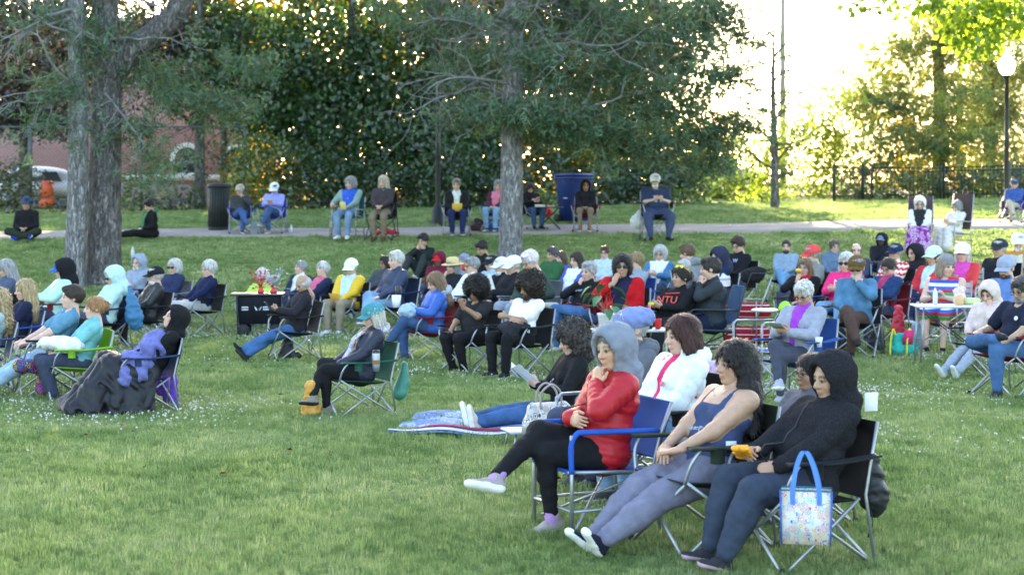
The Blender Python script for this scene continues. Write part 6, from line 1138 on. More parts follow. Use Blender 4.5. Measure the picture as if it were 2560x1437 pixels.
A_('path7', 1326, 457, 100, -20, 'person in black looking down beside the pine', 'person in black hooded top looking down right beside the pine trunk', ('black', CB), top=('hoodie', (.013, .013, .015)), th='jacket', hair=('long', BLK), ha=-10, hp=26, arms=('phone', 'phone'), pants=(.04, .075, .16), pm='denim', shoe=SN_D)
A_('path8', 1464, 450, 102, 4, 'person in the black hood with grey lapels', 'person in black hood and jacket with grey lapels by the blue bin', ('dark red', CR), top=('jacket', (.013, .014, .018)), th='jacket', hood=(.014, .014, .016), hair=('none', BLK), skin='m', ha=-4, inner=(.02, .02, .022), open_=.05, arms=('lap', 'lap'), legs='flat', pants=(.22, .17, .13), plen='tight', shoe=('sneaker', (.25, .12, .06), 'sole_white'), w=1.2)
A_('path9', 1638, 436, 107, -6, 'bearded person in the white cap on the path', 'person with white beard, white cap and navy shirt photographing from the path', ('black', CB), top=('t_shirt', (.03, .045, .10)), th='tee', sleeve='s', hat=('cap', (.7, .71, .7)), hair=('short', WHT), beard=(.62, .6, .58), ha=8, arms=('phone', 'phone'), legs='wide', pants=(.05, .065, .13), w=1.75, belly=.08, lean=8, shoe=SN_D)
A_('sitl', 66, 493, 103, -2, 'person cross-legged by the path', 'person in black sweater sitting cross-legged on the bank at far left', None, top=('sweater', (.014, .013, .016)), hair=('short', BLK), hat=('cap', (.04, .07, .14)), legs='floor', arms=('lap', 'lap'), pants=(.025, .032, .022), shoe=('sneaker', (.02, .05, .4), 'sole_white'), lean=2, ha=8, skin='t')
A_('scarf', 372, 498, 103, 48, 'person with green scarf by the path', 'person in black with dangling green scarf sitting on the bank, legs out', None, top=('sweater', (.012, .012, .014)), hair=('short', BLK), legs='stretch', arms=('lap', 'lap'), pants=(.012, .012, .014), scarf=(.06, .16, .09), lean=-4, ha=40, hp=22, shoe=SN_G)
open('/tmp/warn.txt','w').write(str(WARN)) if 0 else None

# ------------------------------------------------------------------ bags, tables, blankets, things held
def at_s(px, py, s): return np.array([(px-1280)/s, FPX/s, ZY(py, s)])
def gpt(px, s, dz=0.): x, y = P(px, s); return np.array([x, y, gz(x, y)+dz])
def thing(name, me, loc, label, cat, color=None, rot=0, group=None, mat=None, scale=None): return ob(name, me, None, tuple(loc), rot, color, mat, scale, label, cat, group)
def soft(prims, h, mat, amp=.006, lam=.07, seed=1, k=.03, name='soft'): V, Q = sdf(prims, h*1.25, k, wrinkle(amp, lam, seed) if amp else None); return mk(name, V, Q, [mat])
def local(key): i = PEOPLE[key]; return i
def on(key, v): return PEOPLE[key]['W'](v)
def card(key, sides=(1, -1), w=.15, h=.21, tilt=45, col=(.7, .68, .6), name='programme', label='', cat='paper', fold=0, mat='paper', th=.003, lift=.04, fwd=.06):
    i = PEOPLE[key]; ps = [i['A'][sg][1]+.10*i['A'][sg][2] for sg in sides]; c = np.mean(ps, 0)+[fwd, 0, lift]
    m = MB(); m.box((0, 0, 0), (h, w, th), bev=min(.0012, th/3)) if not fold else m.grid(np.array([[(u*h-h/2, v*w-w/2, fold*abs(v-.5)*w) for v in np.linspace(0, 1, 5)] for u in (0, 1)]), th)
    o = thing(name, m.mesh(name, M[mat]), on(key, c), label, cat, col); o.rotation_euler = (0, math.radians(-tilt), i['rot']); return o
# folded phones, programmes, food in hand
card('phone', w=.08, h=.16, tilt=50, col=(.02, .02, .024), name='phone', label='phone held by the person in dark fleece', cat='phone', mat='plastic', th=.009, lift=.02)
card('btee', (-1,), w=.075, h=.15, tilt=10, col=(.02, .02, .022), name='phone', label='phone on the lap of the person in the black T-shirt', cat='phone', mat='plastic', th=.009)
card('selfie', (-1,), w=.08, h=.16, tilt=85, col=(.6, .03, .03), name='phone', label='red phone held up in the middle of the crowd', cat='phone', mat='plastic', th=.009, lift=.06)
card('path2', w=.12, h=.1, col=(.5, .5, .4), label='small booklet in the hands of the person in lavender'); card('path3', (1,), w=.14, h=.2, tilt=65, col=(.72, .6, .2), name='card', label='yellow card held by the person in sage', cat='card')
card('path5', w=.24, h=.2, tilt=65, col=(.75, .48, .08), label='yellow paper held by the person in the black coat', lift=.05); card('wcap2', (1,), w=.2, h=.26, tilt=70, col=(.74, .76, .78), label='white folded programme held by the person in the plain white cap', fold=1.2, lift=.08)
card('reader', w=.14, h=.11, tilt=35, col=(.24, .27, .22), name='booklet', label='small grey booklet read by the person with cropped white hair', cat='booklet', th=.008); card('yellow', w=.16, h=.2, tilt=55, col=(.62, .36, .08), label='orange programme on the lap of the person in yellow', lift=.03)
card('curl', w=.22, h=.28, tilt=40, col=(.6, .62, .66), label='open programme held by the person on the picnic blanket', fold=.5, lift=.03)
card('orange', w=.2, h=.26, tilt=60, col=(.72, .73, .75), label='white programme held by the person in mustard', fold=.5); card('path7', w=.09, h=.15, tilt=40, col=(.5, .3, .25), name='phone', label='phone of the person in black beside the pine', cat='phone', mat='plastic', th=.01)
card('sweat', (1,), w=.11, h=.16, tilt=10, col=(.5, .54, .6), label='pale leaflet on the knee of the person in the printed black sweatshirt', lift=.05); card('eating', (-1,), w=.08, h=.07, tilt=40, col=(.7, .45, .1), name='sandwich', label='sandwich at the mouth of the person in black and red', cat='food', th=.04, lift=.05)
card('stripe', w=.18, h=.15, tilt=20, col=(.6, .6, .6), name='foil_tray', label='foil food tray held by the person in the striped dress', cat='tray', mat='metal', th=.03, lift=.02); card('farr', w=.2, h=.12, tilt=30, col=(.5, .35, .15), label='brown paper on the lap of the person under the lamp post')
card('print', w=.07, h=.04, tilt=10, col=(.6, .6, .05), name='snack', label='yellow snack in the hands above the red lettering sweatshirt', cat='food', th=.03, lift=.01)
# snack packet of the person in black fleece
i = PEOPLE['black']; pk = soft([ell((0, 0, 0), (.10, .045, .018)), cone((-.1, -.03, 0), (-.1, .03, 0), .01, .01), cone((.1, -.03, 0), (.1, .03, 0), .01, .01)], .006, M['nylon'], .004, .03, name='snack_packet'); c0 = (i['A'][-1][1]+.1*i['A'][-1][2])
o = thing('snack_packet', pk, on('black', c0+[.05, .03, .0]), 'crinkled orange snack packet held by the person in black fleece', 'snack packet', (.85, .33, .02)); o.rotation_euler = (0, math.radians(-20), i['rot']+math.radians(50)); ob('bar_code', MB().box((.02, 0, .02), (.03, .02, .003)).mesh('bar_code', M['paper']), o, color=(.8, .8, .8))
# paisley tote hanging from the front chair arm
def tote():
    p = at_s(2016, 1288, 468); o = empty('tote_bag', tuple(p), math.radians(-12), label='white paisley tote with blue handles hanging on the front chair', cat='bag', scale=.86)
    V = lambda w, d, z: [(-w, -d, z), (w, -d, z), (w, d, z), (-w, d, z)]; m = MB(); m.add(V(.148, .07, -.165)+V(.152, .075, 0)+V(.155, .06, .165), [[3, 2, 1, 0]]+[[a+4*k, (a+1) % 4+4*k, (a+1) % 4+4*k+4, a+4*k+4] for k in (0, 1) for a in range(4)]); ob('body', m.mesh('body', M['paisley_bag'], smooth=False), o)
    for sx in (-.15, .15): ob('edge_trim', MB().tube([(sx*.99, -.072, -.165), (sx*1.02, -.077, 0), (sx*1.045, -.062, .165)], .006, 5).mesh('edge_trim', M['camp']), o, color=(.05, .13, .45))
    for sy in (-1, 1):
        pts = bez([(-.08, sy*.064, .05), (-.082, sy*.066, .17), (-.055, sy*.035, .32), (-.01, sy*.012, .40), (.04, sy*.035, .32), (.078, sy*.066, .17), (.08, sy*.064, .05)], 5); G = np.stack([pts-[.015, 0, 0], pts+[.015, 0, 0]], 1); ob('handle', MB().grid(G, .006).mesh('handle', M['camp']), o, color=(.09, .22, .62))
    ob('top_trim', MB().tube([(-.155, -.062, .165), (.155, -.062, .165), (.155, .062, .165), (-.155, .062, .165)], .006, 5, close=True).mesh('top_trim', M['camp']), o, color=(.03, .18, .26))
tote()
o = thing('chair_sack', soft([cone((0, 0, .08), (.03, 0, -.10), .07, .085), cone((.03, 0, -.1), (.045, 0, -.17), .085, .05), cone((-.02, 0, .08), (-.08, 0, .16), .06, .04)], .012, M['nylon'], .009, .08, 4), at_s(2170, 1195, 424), 'black chair sack slung over the back of the front chair', 'sack', (.018, .02, .024)); ob('drawstring', MB().tube(bez([(.0, -.06, -.15), (.01, -.08, -.25), (-.02, -.08, -.33), (.01, -.08, -.30), (-.01, -.08, -.38)], 5), .003, 4).mesh('drawstring', M['rubber']), o)
thing('paper_tag', MB().box((0, 0, 0), (.085, .004, .11), bev=.001).mesh('paper_tag', M['paper']), at_s(2178, 1004, 424), 'white paper tag on the back of the black front chair', 'tag', (.75, .75, .74), .3)
thing('paper_tag', MB().box((0, 0, 0), (.065, .004, .06), bev=.001).mesh('paper_tag', M['paper']), at_s(1828, 1115, 428), 'white care tag under the armrest between the two front chairs', 'tag', (.7, .7, .7), .2)
# handbag on a small side table by the red jacket
o = empty('side_table', tuple(gpt(1330, 300)), .3, label='little folding tray table left of the blue front chair', cat='table'); ob('table_top', MB().box((0, 0, .15), (.46, .32, .02), bev=.006).mesh('table_top', M['plastic']), o, color=(.30, .36, .45))
for sx in (-1, 1):
    for sy in (-1, 1): ob('leg', MB().tube([(sx*.2, sy*.13, 0), (sx*.17, sy*.11, .15)], .009, 6).mesh('leg', M['metal']), o)
p = gpt(1372, 305, .16); o = empty('handbag', tuple(p), .35, label='floral handbag with taupe handles beside the red jacket', cat='bag'); ob('body', soft([cone((-.15, 0, .07), (.15, 0, .07), .075, .075), cone((-.13, 0, .2), (.13, 0, .2), .05, .05)], .012, M['floral'], .005, .1, 5, .1), o); ob('base_panel', soft([cone((-.155, 0, .04), (.155, 0, .04), .082, .082), fcut(lambda X: X[..., 2]-.07)], .012, M['leather'], 0), o, color=(.30, .27, .26))
for sy in (-.05, .05): ob('handle', MB().tube(bez([(-.09, sy, .2), (-.085, sy, .33), (0, sy*1.4, .40), (.085, sy, .33), (.09, sy, .2)], 5), .009, 6).mesh('handle', M['leather']), o, color=(.28, .24, .23))
# picnic blanket on the grass
G = np.zeros((30, 22, 3)); x0, y0 = P(1190, 275)
for a in range(30):
    for b_ in range(22):
        u, v = (a/29-.5)*1.75, (b_/21-.5)*1.35; X, Yd = x0+.22+u+.15*v, y0+v-.1*u; G[a, b_] = (X, Yd, gz(X, Yd)+.045+.014*math.sin(u*9+2*v)+.014*math.sin(v*11-u*3)+.03*math.exp(-((u+.5)**2+(v+.3)**2)/.03))
o = empty('picnic_blanket', tuple(G[15, 11]), label='denim patchwork blanket with white and red border on the grass', cat='blanket'); Mi = Matrix.Translation(o.location).inverted(); M['quilt'] = motif('denim_patch', (.17, .25, .42), [(.08, .14, .30), (.32, .40, .52), (.12, .18, .33)], 7, .95, -.2)
q = ob('cloth', MB().grid(G, .02).mesh('cloth', M['quilt']), o); q.matrix_parent_inverse = Mi
for rng, nm, cc in ((slice(0, 2), 'border', (.45, .47, .52)), (slice(27, 29), 'stripe', (.35, .03, .05))):
    q = ob(nm, MB().grid(G[:, 0:2 if nm == 'border' else 4][:, (0 if nm == 'border' else 2):]+[0, -.012, .018], .004).mesh(nm, M['cloth']), o, color=cc); q.matrix_parent_inverse = Mi
# things round the green cap
def cyl(name, prof, px, py, s, label, cat, color, mat='plastic', n=14, **k): return thing(name, MB().lathe(prof, n=n).mesh(name, M[mat]), at_s(px, py, s), label, cat, color, **k)
o = cyl('tumbler', [(0, 0), (.03, 0), (.036, .05), (.038, .17), (.034, .18)], 940, 928, 262, 'steel tumbler in the arm pocket of the green camp chair', 'tumbler', (.3, .25, .2), 'metal'); ob('lid', MB().lathe([(.036, .175), (.038, .19), (.03, .205), (0, .21)], n=14).mesh('lid', M['plastic']), o, color=(.02, .02, .02)); ob('band', MB().lathe([(.0395, .07), (.0395, .11)], n=14).mesh('band', M['plastic']), o, color=(.2, .12, .05))
i = PEOPLE['green']; G = np.array([[(u, v*(.09+.06*(1-w_)), w_) for v in (-1, -.5, 0, .5, 1)] for w_, u in ((.36, .0), (.25, .03), (.1, .07), (0, .10), (-.02, .03))]); thing('chair_sack', soft([cone((0, 0, .3), (.02, 0, .12), .03, .055), cone((.02, 0, .12), (.06, 0, .02), .065, .075)], .012, M['nylon'], .004, .1, 6), at_s(1012, 985, 252), 'green chair sack hanging behind the person in the green cap', 'sack', (.05, .22, .16), i['rot'])
thing('shoulder_bag', soft([cone((0, 0, .05), (0, 0, .30), .09, .05)], .012, M['leather'], .012, .08, 7), gpt(778, 262), 'mustard leather bag on the grass under the green cap', 'bag', (.50, .24, .03)); 
o = thing('backpack', soft([cone((0, 0, .06), (.02, 0, .2), .09, .07), cone((.1, 0, .05), (.16, 0, .05), .05, .04)], .014, M['nylon'], .01, .07, 8), gpt(715, 190), 'small black bag on the grass under the phone reader', 'bag', (.015, .015, .017))
# scarf ends
i = PEOPLE['green']; f, u, hp_ = i['f'], i['u'], i['hip']; st = [hp_+.46*u+.13*f+[0, .03, 0], hp_+.36*u+.20*f+[0, .02, 0], hp_+.22*u+.205*f+[0, 0, 0], hp_+.12*u+.21*f+[.02, -.02, 0]]; pts = bez(st, 5)*i['sc']; G = np.stack([pts-[0, .045, 0], pts+[.012, 0, 0], pts+[0, .045, 0]], 1); ob('scarf_end', MB().grid(G, .012).mesh('scarf_end', M['paisley']), i['o'])
i = PEOPLE['scarf']; pts = bez([i['hc']+[.06, .0, -.16], i['hc']+[.14, .0, -.3], i['hc']+[.16, -.02, -.5]], 5)*i['sc']; ob('scarf_end', MB().grid(np.stack([pts-[0, .06, 0], pts+[0, .06, 0]], 1), .015).mesh('scarf_end', M['cloth']), i['o'], color=(.06, .17, .09))
# blankets over the reclining person
i = PEOPLE['recl']; hz = i['hz']; sc = i['sc']
V, Q = sdf([cone((.02, -.15, hz+.04), (.42, -.14, hz+.10), .13, .10), cone((.02, .15, hz+.04), (.42, .14, hz+.10), .13, .10), cone((.42, -.16, hz+.1), (.80, -.20, .10), .10, .09), cone((.42, .16, hz+.1), (.80, .2, .10), .10, .10), cone((.0, .24, hz-.02), (.05, .30, .05), .07, .08), cone((.4, .24, hz), (.40, .32, .05), .09, .10), cone((.2, .26, hz), (.2, .33, .05), .09, .10), cone((.6, .24, .3), (.65, .33, .05), .1, .09), cone((.85, -.2, .07), (.85, .25, .06), .08, .07), fcut(lambda X: .0-X[..., 2])], .015, .09, wrinkle(.013, .14, 31, 7))
thing('blanket', mk('blanket', V*sc, Q, [M['nylon']]), i['loc'], 'black quilted blanket over the reclining person, trailing on the grass', 'blanket', (.010, .010, .014), i['rot'])
u, f, hp_ = i['u'], i['f'], i['hip']
V, Q = sdf([ell(hp_+.26*u+.08*f, (.15, .22, .20), np.stack([f, [0, 1, 0], u], 1)), ell(hp_+.08*u+.12*f+[.06, .05, 0], (.2, .25, .1)), cone(hp_+[.25, .2, .12], hp_+[.30, .33, -.06], .09, .06), cone(hp_+[.08, .22, .12], hp_+[.12, .33, -.02], .08, .06), cone(hp_+.36*u+.1*f+[0, .1, 0], hp_+.2*u+.2*f+[0, .24, 0], .07, .06)], .014, .07, wrinkle(.017, .12, 32, 6))
thing('throw_blanket', mk('throw_blanket', V*sc, Q, [M['cloth']]), i['loc'], 'lilac fleece throw bunched over the reclining person', 'blanket', (.14, .15, .36), i['rot'])
thing('throw_blanket', soft([cone((0, 0, .18), (.03, 0, -.02), .06, .085), cone((.03, 0, -.02), (-.02, 0, -.25), .085, .06), cone((.06, 0, -.05), (.09, 0, -.12), .06, .05)], .013, M['cloth'], .012, .1, 33), at_s(425, 945, 246), 'bright purple throw hanging down behind the reclining chair', 'blanket', (.13, .05, .42), i['rot'])
M['tribal'] = motif('bright_print', (.03, .03, .05), [(.5, .05, .2), (.1, .2, .5), (.6, .4, .1), (.4, .1, .4)], 20, .9); thing('print_blanket', soft([cone((0, 0, .34), (.02, 0, .1), .05, .055), cone((0, 0, .34), (.25, .06, .36), .06, .06)], .014, M['tribal'], .012, .1, 34), gpt(108, 238), 'brightly printed blanket hanging between the left-hand chairs', 'blanket', rot=i['rot'])
i = PEOPLE['teal']; thing('white_throw', soft([ell((.22, 0, i['hz']+.15), (.2, .16, .07)), ell((.1, .14, i['hz']+.13), (.12, .1, .08))], .014, M['cloth'], .012, .1, 35), i['loc'], 'white throw on the lap of the person in aqua', 'blanket', (.68, .68, .66), i['rot'])
# plaid blanket, skirts
i = PEOPLE['plaid']; M['plaid_w'] = stripes('white_plaid', [(.66, .60, .60), (.68, .62, .62), (.68, .62, .62), (.35, .36, .42)], 2, .16); R_ = np.stack([i['f'], [0, 1, 0], i['u']], 1)
thing('plaid_blanket', soft([ell(i['hip']+.25*i['u']+.02*i['f'], (.2, .27, .27), R_), cone(i['hip']+[.05, 0, .0], i['hip']+[.40, 0, .03], .22, .2), cone(i['hip']+[.42, -.1, 0], i['hip']+[.45, -.1, -.28], .12, .13), cone(i['hip']+[.42, .1, 0], i['hip']+[.45, .1, -.28], .12, .13)], .02, M['plaid_w'], .012, .12, 36), i['loc'], 'white plaid blanket wrapped round the person in the navy hood', 'blanket', rot=i['rot'])
for kk, mt, cc, lb in (('purple', 'purple_print', None, 'purple and white patterned skirt blanket over the knees, on the slope'), ('wcoat', 'cloth', (.60, .58, .56), 'pale blanket over the knees of the person in the white coat')):
    i = PEOPLE[kk]; h_ = i['hip']; thing('lap_blanket', soft([cone(h_+[.0, -.09, .0], h_+[.42, -.12, .05], .14, .11), cone(h_+[.0, .09, .0], h_+[.42, .12, .05], .14, .11), cone(h_+[.42, -.13, .04], np.array([.52, -.17, .1]), .11, .13), cone(h_+[.42, .13, .04], np.array([.52, .17, .1]), .11, .13), cone(h_+[.44, 0, 0], np.array([.53, 0, .1]), .1, .13)], .02, M[mt], .01, .12, 37), i['loc'], lb, 'blanket', cc, i['rot'], scale=i['sc'])
    frame_chair(i['loc'], i['rot'], (.085, .055, .06), 'tall brown sling chair holding the person in the %s' % ('white hood' if kk == 'purple' else 'white coat'), 'metal', high=1.25, hz=i['hz'], group='tall brown sling chairs')
i = PEOPLE['bcap']; frame_chair(i['loc'], i['rot'], (.5, .46, .36), 'beige webbed lawn chair under the person in the newsboy cap', 'metal', web=True, stripe=stripes('beige_web', [(.5, .46, .36), (.62, .58, .5), (.2, .18, .14)], 1, .06), high=.98)
# wagon with tray top and tinsel
o = empty('wagon', tuple(gpt(650, 160)), .12, label='black folding wagon with white print and flat tray top', cat='wagon'); w2, d2 = .31, .26
V = [(-w2, -d2, .2), (w2, -d2, .2), (w2, d2, .2), (-w2, d2, .2), (-w2-.03, -d2-.02, .62), (w2+.03, -d2-.02, .62), (w2+.03, d2+.02, .62), (-w2-.03, d2+.02, .62)]; ob('body', MB().add(V, [[3, 2, 1, 0], [0, 1, 5, 4], [1, 2, 6, 5], [2, 3, 7, 6], [3, 0, 4, 7]]).mesh('body', M['camp'], smooth=False), o, color=(.014, .016, .024)); ob('tray_top', MB().box((-.03, 0, .65), (.84, .58, .025), bev=.008).mesh('tray_top', M['plastic']), o, color=(.05, .05, .055))
for sx in (-1, 1):
    for sy in (-1, 1): ob('wheel', MB().tube([(sx*.24, sy*.24, .1), (sx*.24, sy*.31, .1)], .1, 14).mesh('wheel', M['rubber']), o)
    ob('corner_post', MB().tube([(sx*.33, -.27, .1), (sx*.345, -.285, .64)], .012, 6).mesh('corner_post', M['metal_dark']), o)
def words(parent, body, loc, rot, size, color, name='lettering', mat='paper', sx=1):
    cu = bpy.data.curves.new(name, 'FONT'); cu.body = body; cu.size = size; cu.extrude = .0015; cu.align_x = 'CENTER'; cu.align_y = 'CENTER'; cu.materials.append(M[mat]); t_ = bpy.data.objects.new(name, cu); COL.objects.link(t_); dg = bpy.context.evaluated_depsgraph_get(); me = bpy.data.meshes.new_from_object(t_.evaluated_get(dg)); me.materials.clear(); me.materials.append(M[mat]); bpy.data.objects.remove(t_); q = bpy.data.objects.new(name, me); COL.objects.link(q); q.parent = parent; q.location = loc; q.rotation_euler = rot; q.color = (*color, 1); q.scale = (sx, 1, 1); return q
for k_, (bx_, wd) in enumerate(((-.22, .1), (.1, .09), (.22, .08))):
    for r_ in range(2): ob('print', MB().box((bx_, -d2-.022, .46-.035*r_), (wd, .003, .02)).mesh('print', M['paper']), o, color=(.6, .62, .66))
ob('print', MB().add([(-.08, -d2-.024, .48), (-.05, -d2-.024, .41), (-.02, -d2-.024, .45), (.01, -d2-.024, .41), (.04, -d2-.024, .48), (-.02, -d2-.024, .42)], [], [[0, 1, 5], [1, 2, 5], [5, 3, 2], [5, 4, 3]]).mesh('print', M['paper'], smooth=False), o, color=(.6, .62, .66))
g = np.random.default_rng(60)
for px_, cc, lb in ((652, (.6, .03, .05), 'red tinsel star spray standing on the wagon tray'), (684, (.55, .58, .66), 'silver tinsel star spray standing on the wagon tray')):
    p = gpt(px_, 160, .665); o = empty('tinsel_spray', tuple(p), label=lb, cat='decoration', group='tinsel sprays on the wagon'); ob('base', MB().lathe([(0, 0), (.05, 0), (.055, .03), (.03, .07), (.035, .1)], n=10).mesh('base', M['plastic']), o, color=(.6, .02, .03)); m = MB()
    for _ in range(34):
        d = nrm(g.normal(size=3)+[0, 0, 1.4]); L_ = g.uniform(.12, .34); e = np.array([0, 0, .08])+d*L_; m.tube([(0, 0, .08), e], .003, 3); m.box(e, (.03, .006, .03), Rz(g.uniform(0, 90))@Rx(g.uniform(0, 90)))
    ob('tinsel', m.mesh('tinsel', M['metal']), o, color=cc, mat=simple('tinsel', cc, .25, .6, bump=0))
# table with the potted plant, bottles and cup
p = gpt(1582, 218); o = empty('folding_table', tuple(p), .1, label='low folding table with plant and bottles before the red cardigan', cat='table'); ob('table_top', MB().box((0, 0, .60), (1.05, .5, .022), bev=.006).mesh('table_top', M['plastic']), o, color=(.32, .34, .36))
for sx in (-1, 1):
    for sy in (-1, 1): ob('leg', MB().tube([(sx*.45, sy*.2, 0), (sx*.42, sy*.2, .6)], .012, 6).mesh('leg', M['metal']), o)
tz = p[2]+.612; tp = lambda px_, dy=0.: np.array([(px_-1280)/218, p[1]+dy, tz])
o = empty('potted_plant', tuple(tp(1513, -.1)), label='leafy red-stemmed plant in a white pot on the table', cat='plant'); ob('pot', MB().lathe([(0, 0), (.07, 0), (.092, .16), (.1, .165), (.1, .185), (.08, .185), (.07, .15), (0, .15)], n=16).mesh('pot', M['plastic']), o, color=(.72, .72, .70)); ob('stems', branch_mesh('stems', [((0, 0, .14), (g.normal()*.4, g.normal()*.4, 1), g.uniform(.22, .42), .008, 1, .05) for _ in range(7)], simple('red_stem', (.35, .06, .04), .6), 61)[0], o)
lm_ = simple('plant_leaf', (.035, .12, .035), .4, spec=.5, scale=20)
for k_ in range(11):
    an = k_*2.4; r_ = g.uniform(.08, .2); z_ = g.uniform(.22, .5); L_ = g.uniform(.12, .2); c_, s2 = math.cos(an), math.sin(an); G = np.array([[(r_*c_+(t*L_)*c_-v*wd*s2, r_*s2+(t*L_)*s2+v*wd*c_, z_+.02*abs(v)-.12*t*t) for v in (-1, 0, 1)] for t, wd in ((0, .005), (.25, .045), (.5, .055), (.8, .03), (1, .004))]); ob('leaf', MB().grid(G).mesh('leaf', lm_), o)
for px_, lb in ((1625, 'dark bottle with pink foil neck right of the potted plant'), (1560, 'pink-topped bottle half hidden behind the newsboy cap')):
    o = empty('bottle', tuple(tp(px_, .05)), label=lb, cat='bottle'); ob('body', MB().lathe([(0, 0), (.035, 0), (.037, .12), (.033, .16), (.015, .2)], n=12).mesh('body', M['plastic']), o, color=(.015, .012, .012)); ob('foil', MB().lathe([(.015, .2), (.0145, .25), (.016, .27), (0, .275)], n=12).mesh('foil', M['plastic']), o, color=(.75, .08, .22)); ob('label_band', MB().lathe([(.0375, .04), (.0385, .09)], n=12).mesh('label_band', M['paper']), o, color=(.55, .35, .36))
thing('cup', MB().lathe([(0, 0), (.03, 0), (.042, .11), (.044, .115), (.04, .115), (.03, .01)], n=14).mesh('cup', M['plastic']), tp(1645), 'red plastic cup beside the dark bottle', 'cup', (.6, .02, .02)); thing('napkin', soft([ell((0, 0, .02), (.1, .07, .03))], .01, M['paper'], .008, .05, 62), tp(1595), 'crumpled white napkin on the low table', 'napkin', (.72, .72, .72))
# white camp table on the right with food
p = gpt(2365, 196); o = empty('camp_table', tuple(p), -.05, label='white folding camp table with food beside the striped dress', cat='table'); ob('table_top', MB().box((0, 0, .74), (.82, .5, .025), bev=.008).mesh('table_top', M['plastic']), o, color=(.66, .68, .68))
for sx in (-1, 1):
    for sy in (-1, 1): ob('leg', MB().tube([(sx*.36, sy*.2, 0), (sx*.32, sy*.2, .74)], .012, 6).mesh('leg', M['metal']), o)
for sy in (-1, 1):
    ob('brace', MB().tube([(-.35, sy*.2, .2), (.33, sy*.2, .7)], .009, 6).mesh('brace', M['metal']), o); ob('brace', MB().tube([(.35, sy*.2, .2), (-.33, sy*.2, .7)], .009, 6).mesh('brace', M['metal_dark']), o)
tz = p[2]+.755; tp = lambda px_, dy=0.: np.array([(px_-1280)/196, p[1]+dy, tz])
thing('food_tub', MB().lathe([(0, 0), (.05, 0), (.06, .09), (.05, .13), (0, .14)], n=14).mesh('food_tub', M['plastic']), tp(2393, -.1), 'clear tub of orange snacks on the white camp table', 'tub', (.68, .42, .2)); thing('food_bag', soft([cone((0, 0, .05), (0, 0, .16), .07, .05), cone((-.05, 0, .16), (.05, 0, .2), .03, .02)], .01, M['nylon'], .012, .05, 63), tp(2405, .1), 'pink-printed clear food bag on the white camp table', 'bag', (.68, .52, .58)); thing('bottle', MB().lathe([(0, 0), (.03, 0), (.032, .14), (.012, .19), (.013, .21), (0, .212)], n=12).mesh('bottle', M['plastic']), tp(2338), 'clear water bottle on the white camp table', 'bottle', (.6, .66, .70)); thing('salad_box', MB().box((0, 0, .04), (.2, .14, .08), bev=.02).mesh('salad_box', M['plastic']), tp(2432, .05), 'lime green salad box on the white camp table', 'box', (.5, .58, .25))
# beach totes and bags at the right
o = empty('beach_tote', tuple(gpt(2258, 186)), .3, label='teal and pink beach tote with yellow straps on the grass', cat='bag'); ob('body', soft([cone((-.12, 0, .09), (.12, 0, .09), .09, .09), cone((-.13, 0, .25), (.13, 0, .25), .05, .05)], .014, M['cloth'], .006, .1, 64, .1), o, color=(.03, .38, .32)); ob('panel', MB().box((.02, -.1, .25), (.15, .01, .2), Rx(14)).mesh('panel', M['cloth']), o, color=(.75, .05, .2))
for sx in (-.15, .1): ob('strap', MB().tube(bez([(sx, -.05, .28), (sx-.04, -.06, .36), (sx-.1, -.1, .2), (sx-.12, -.12, .02)], 5), .014, 6).mesh('strap', M['cloth']), o, color=(.7, .68, .05))
thing('carry_bag', soft([cone((0, 0, .45), (.0, 0, .15), .05, .10)], .014, M['nylon'], .01, .08, 65), gpt(2246, 178, .12), 'red drawstring bag hanging behind the dark denim jacket', 'bag', (.55, .03, .05)); thing('tote_bag', soft([cone((0, 0, .08), (0, 0, .32), .1, .07)], .014, M['nylon'], .008, .08, 66), gpt(2292, 178), 'pale blue clear tote behind the beach tote', 'bag', (.32, .48, .62)); thing('backpack', soft([cone((0, 0, .1), (0, 0, .32), .12, .09)], .014, M['nylon'], .01, .09, 67), gpt(2190, 182), 'black backpack leaning beside the crossed brown trousers', 'bag', (.03, .033, .04)); thing('backpack', soft([cone((0, 0, .1), (0, 0, .30), .1, .08)], .014, M['nylon'], .01, .09, 68), gpt(2098, 182), 'dark rucksack under the denim jacket on the left side', 'bag', (.025, .027, .03))
# red striped cart, blue chair with towel, under-chair bag
o = empty('shopping_cart', tuple(gpt(1870, 172)), -.15, label='red striped shopping trolley with silver frame behind the charcoal sweater', cat='trolley'); ob('bag', soft([cone((-.22, 0, .14), (.22, 0, .14), .12, .12), cone((-.22, 0, .5), (.22, 0, .5), .12, .12)], .02, stripes('red_stripe', [(.3, .012, .02)]*5+[(.6, .5, .5)], 2, .085), .004, .1, 69, .2), o)
for sx in (-.2, .12): ob('frame_tube', MB().tube([(sx, -.15, .0), (sx, -.16, .7)], .011, 6).mesh('frame_tube', M['metal']), o)
ob('frame_tube', MB().tube([(.05, -.17, .2), (.34, -.17, 1.0)], .012, 6).mesh('frame_tube', M['metal']), o); ob('frame_tube', MB().tube([(-.26, -.17, .68), (.24, -.17, .68)], .010, 6).mesh('frame_tube', M['metal']), o); ob('frame_tube', MB().tube([(-.08, -.1, .7), (.05, -.1, 1.05), (.33, -.1, 1.05)], .012, 6).mesh('frame_tube', M['metal_dark']), o)
thing('jacket_bundle', soft([ell((0, 0, 0), (.16, .1, .11)), ell((.1, 0, .06), (.1, .08, .07))], .016, M['cloth'], .012, .07, 70), at_s(1880, 690, 172), 'black jacket bundled on top of the red striped trolley', 'jacket', (.014, .014, .016))
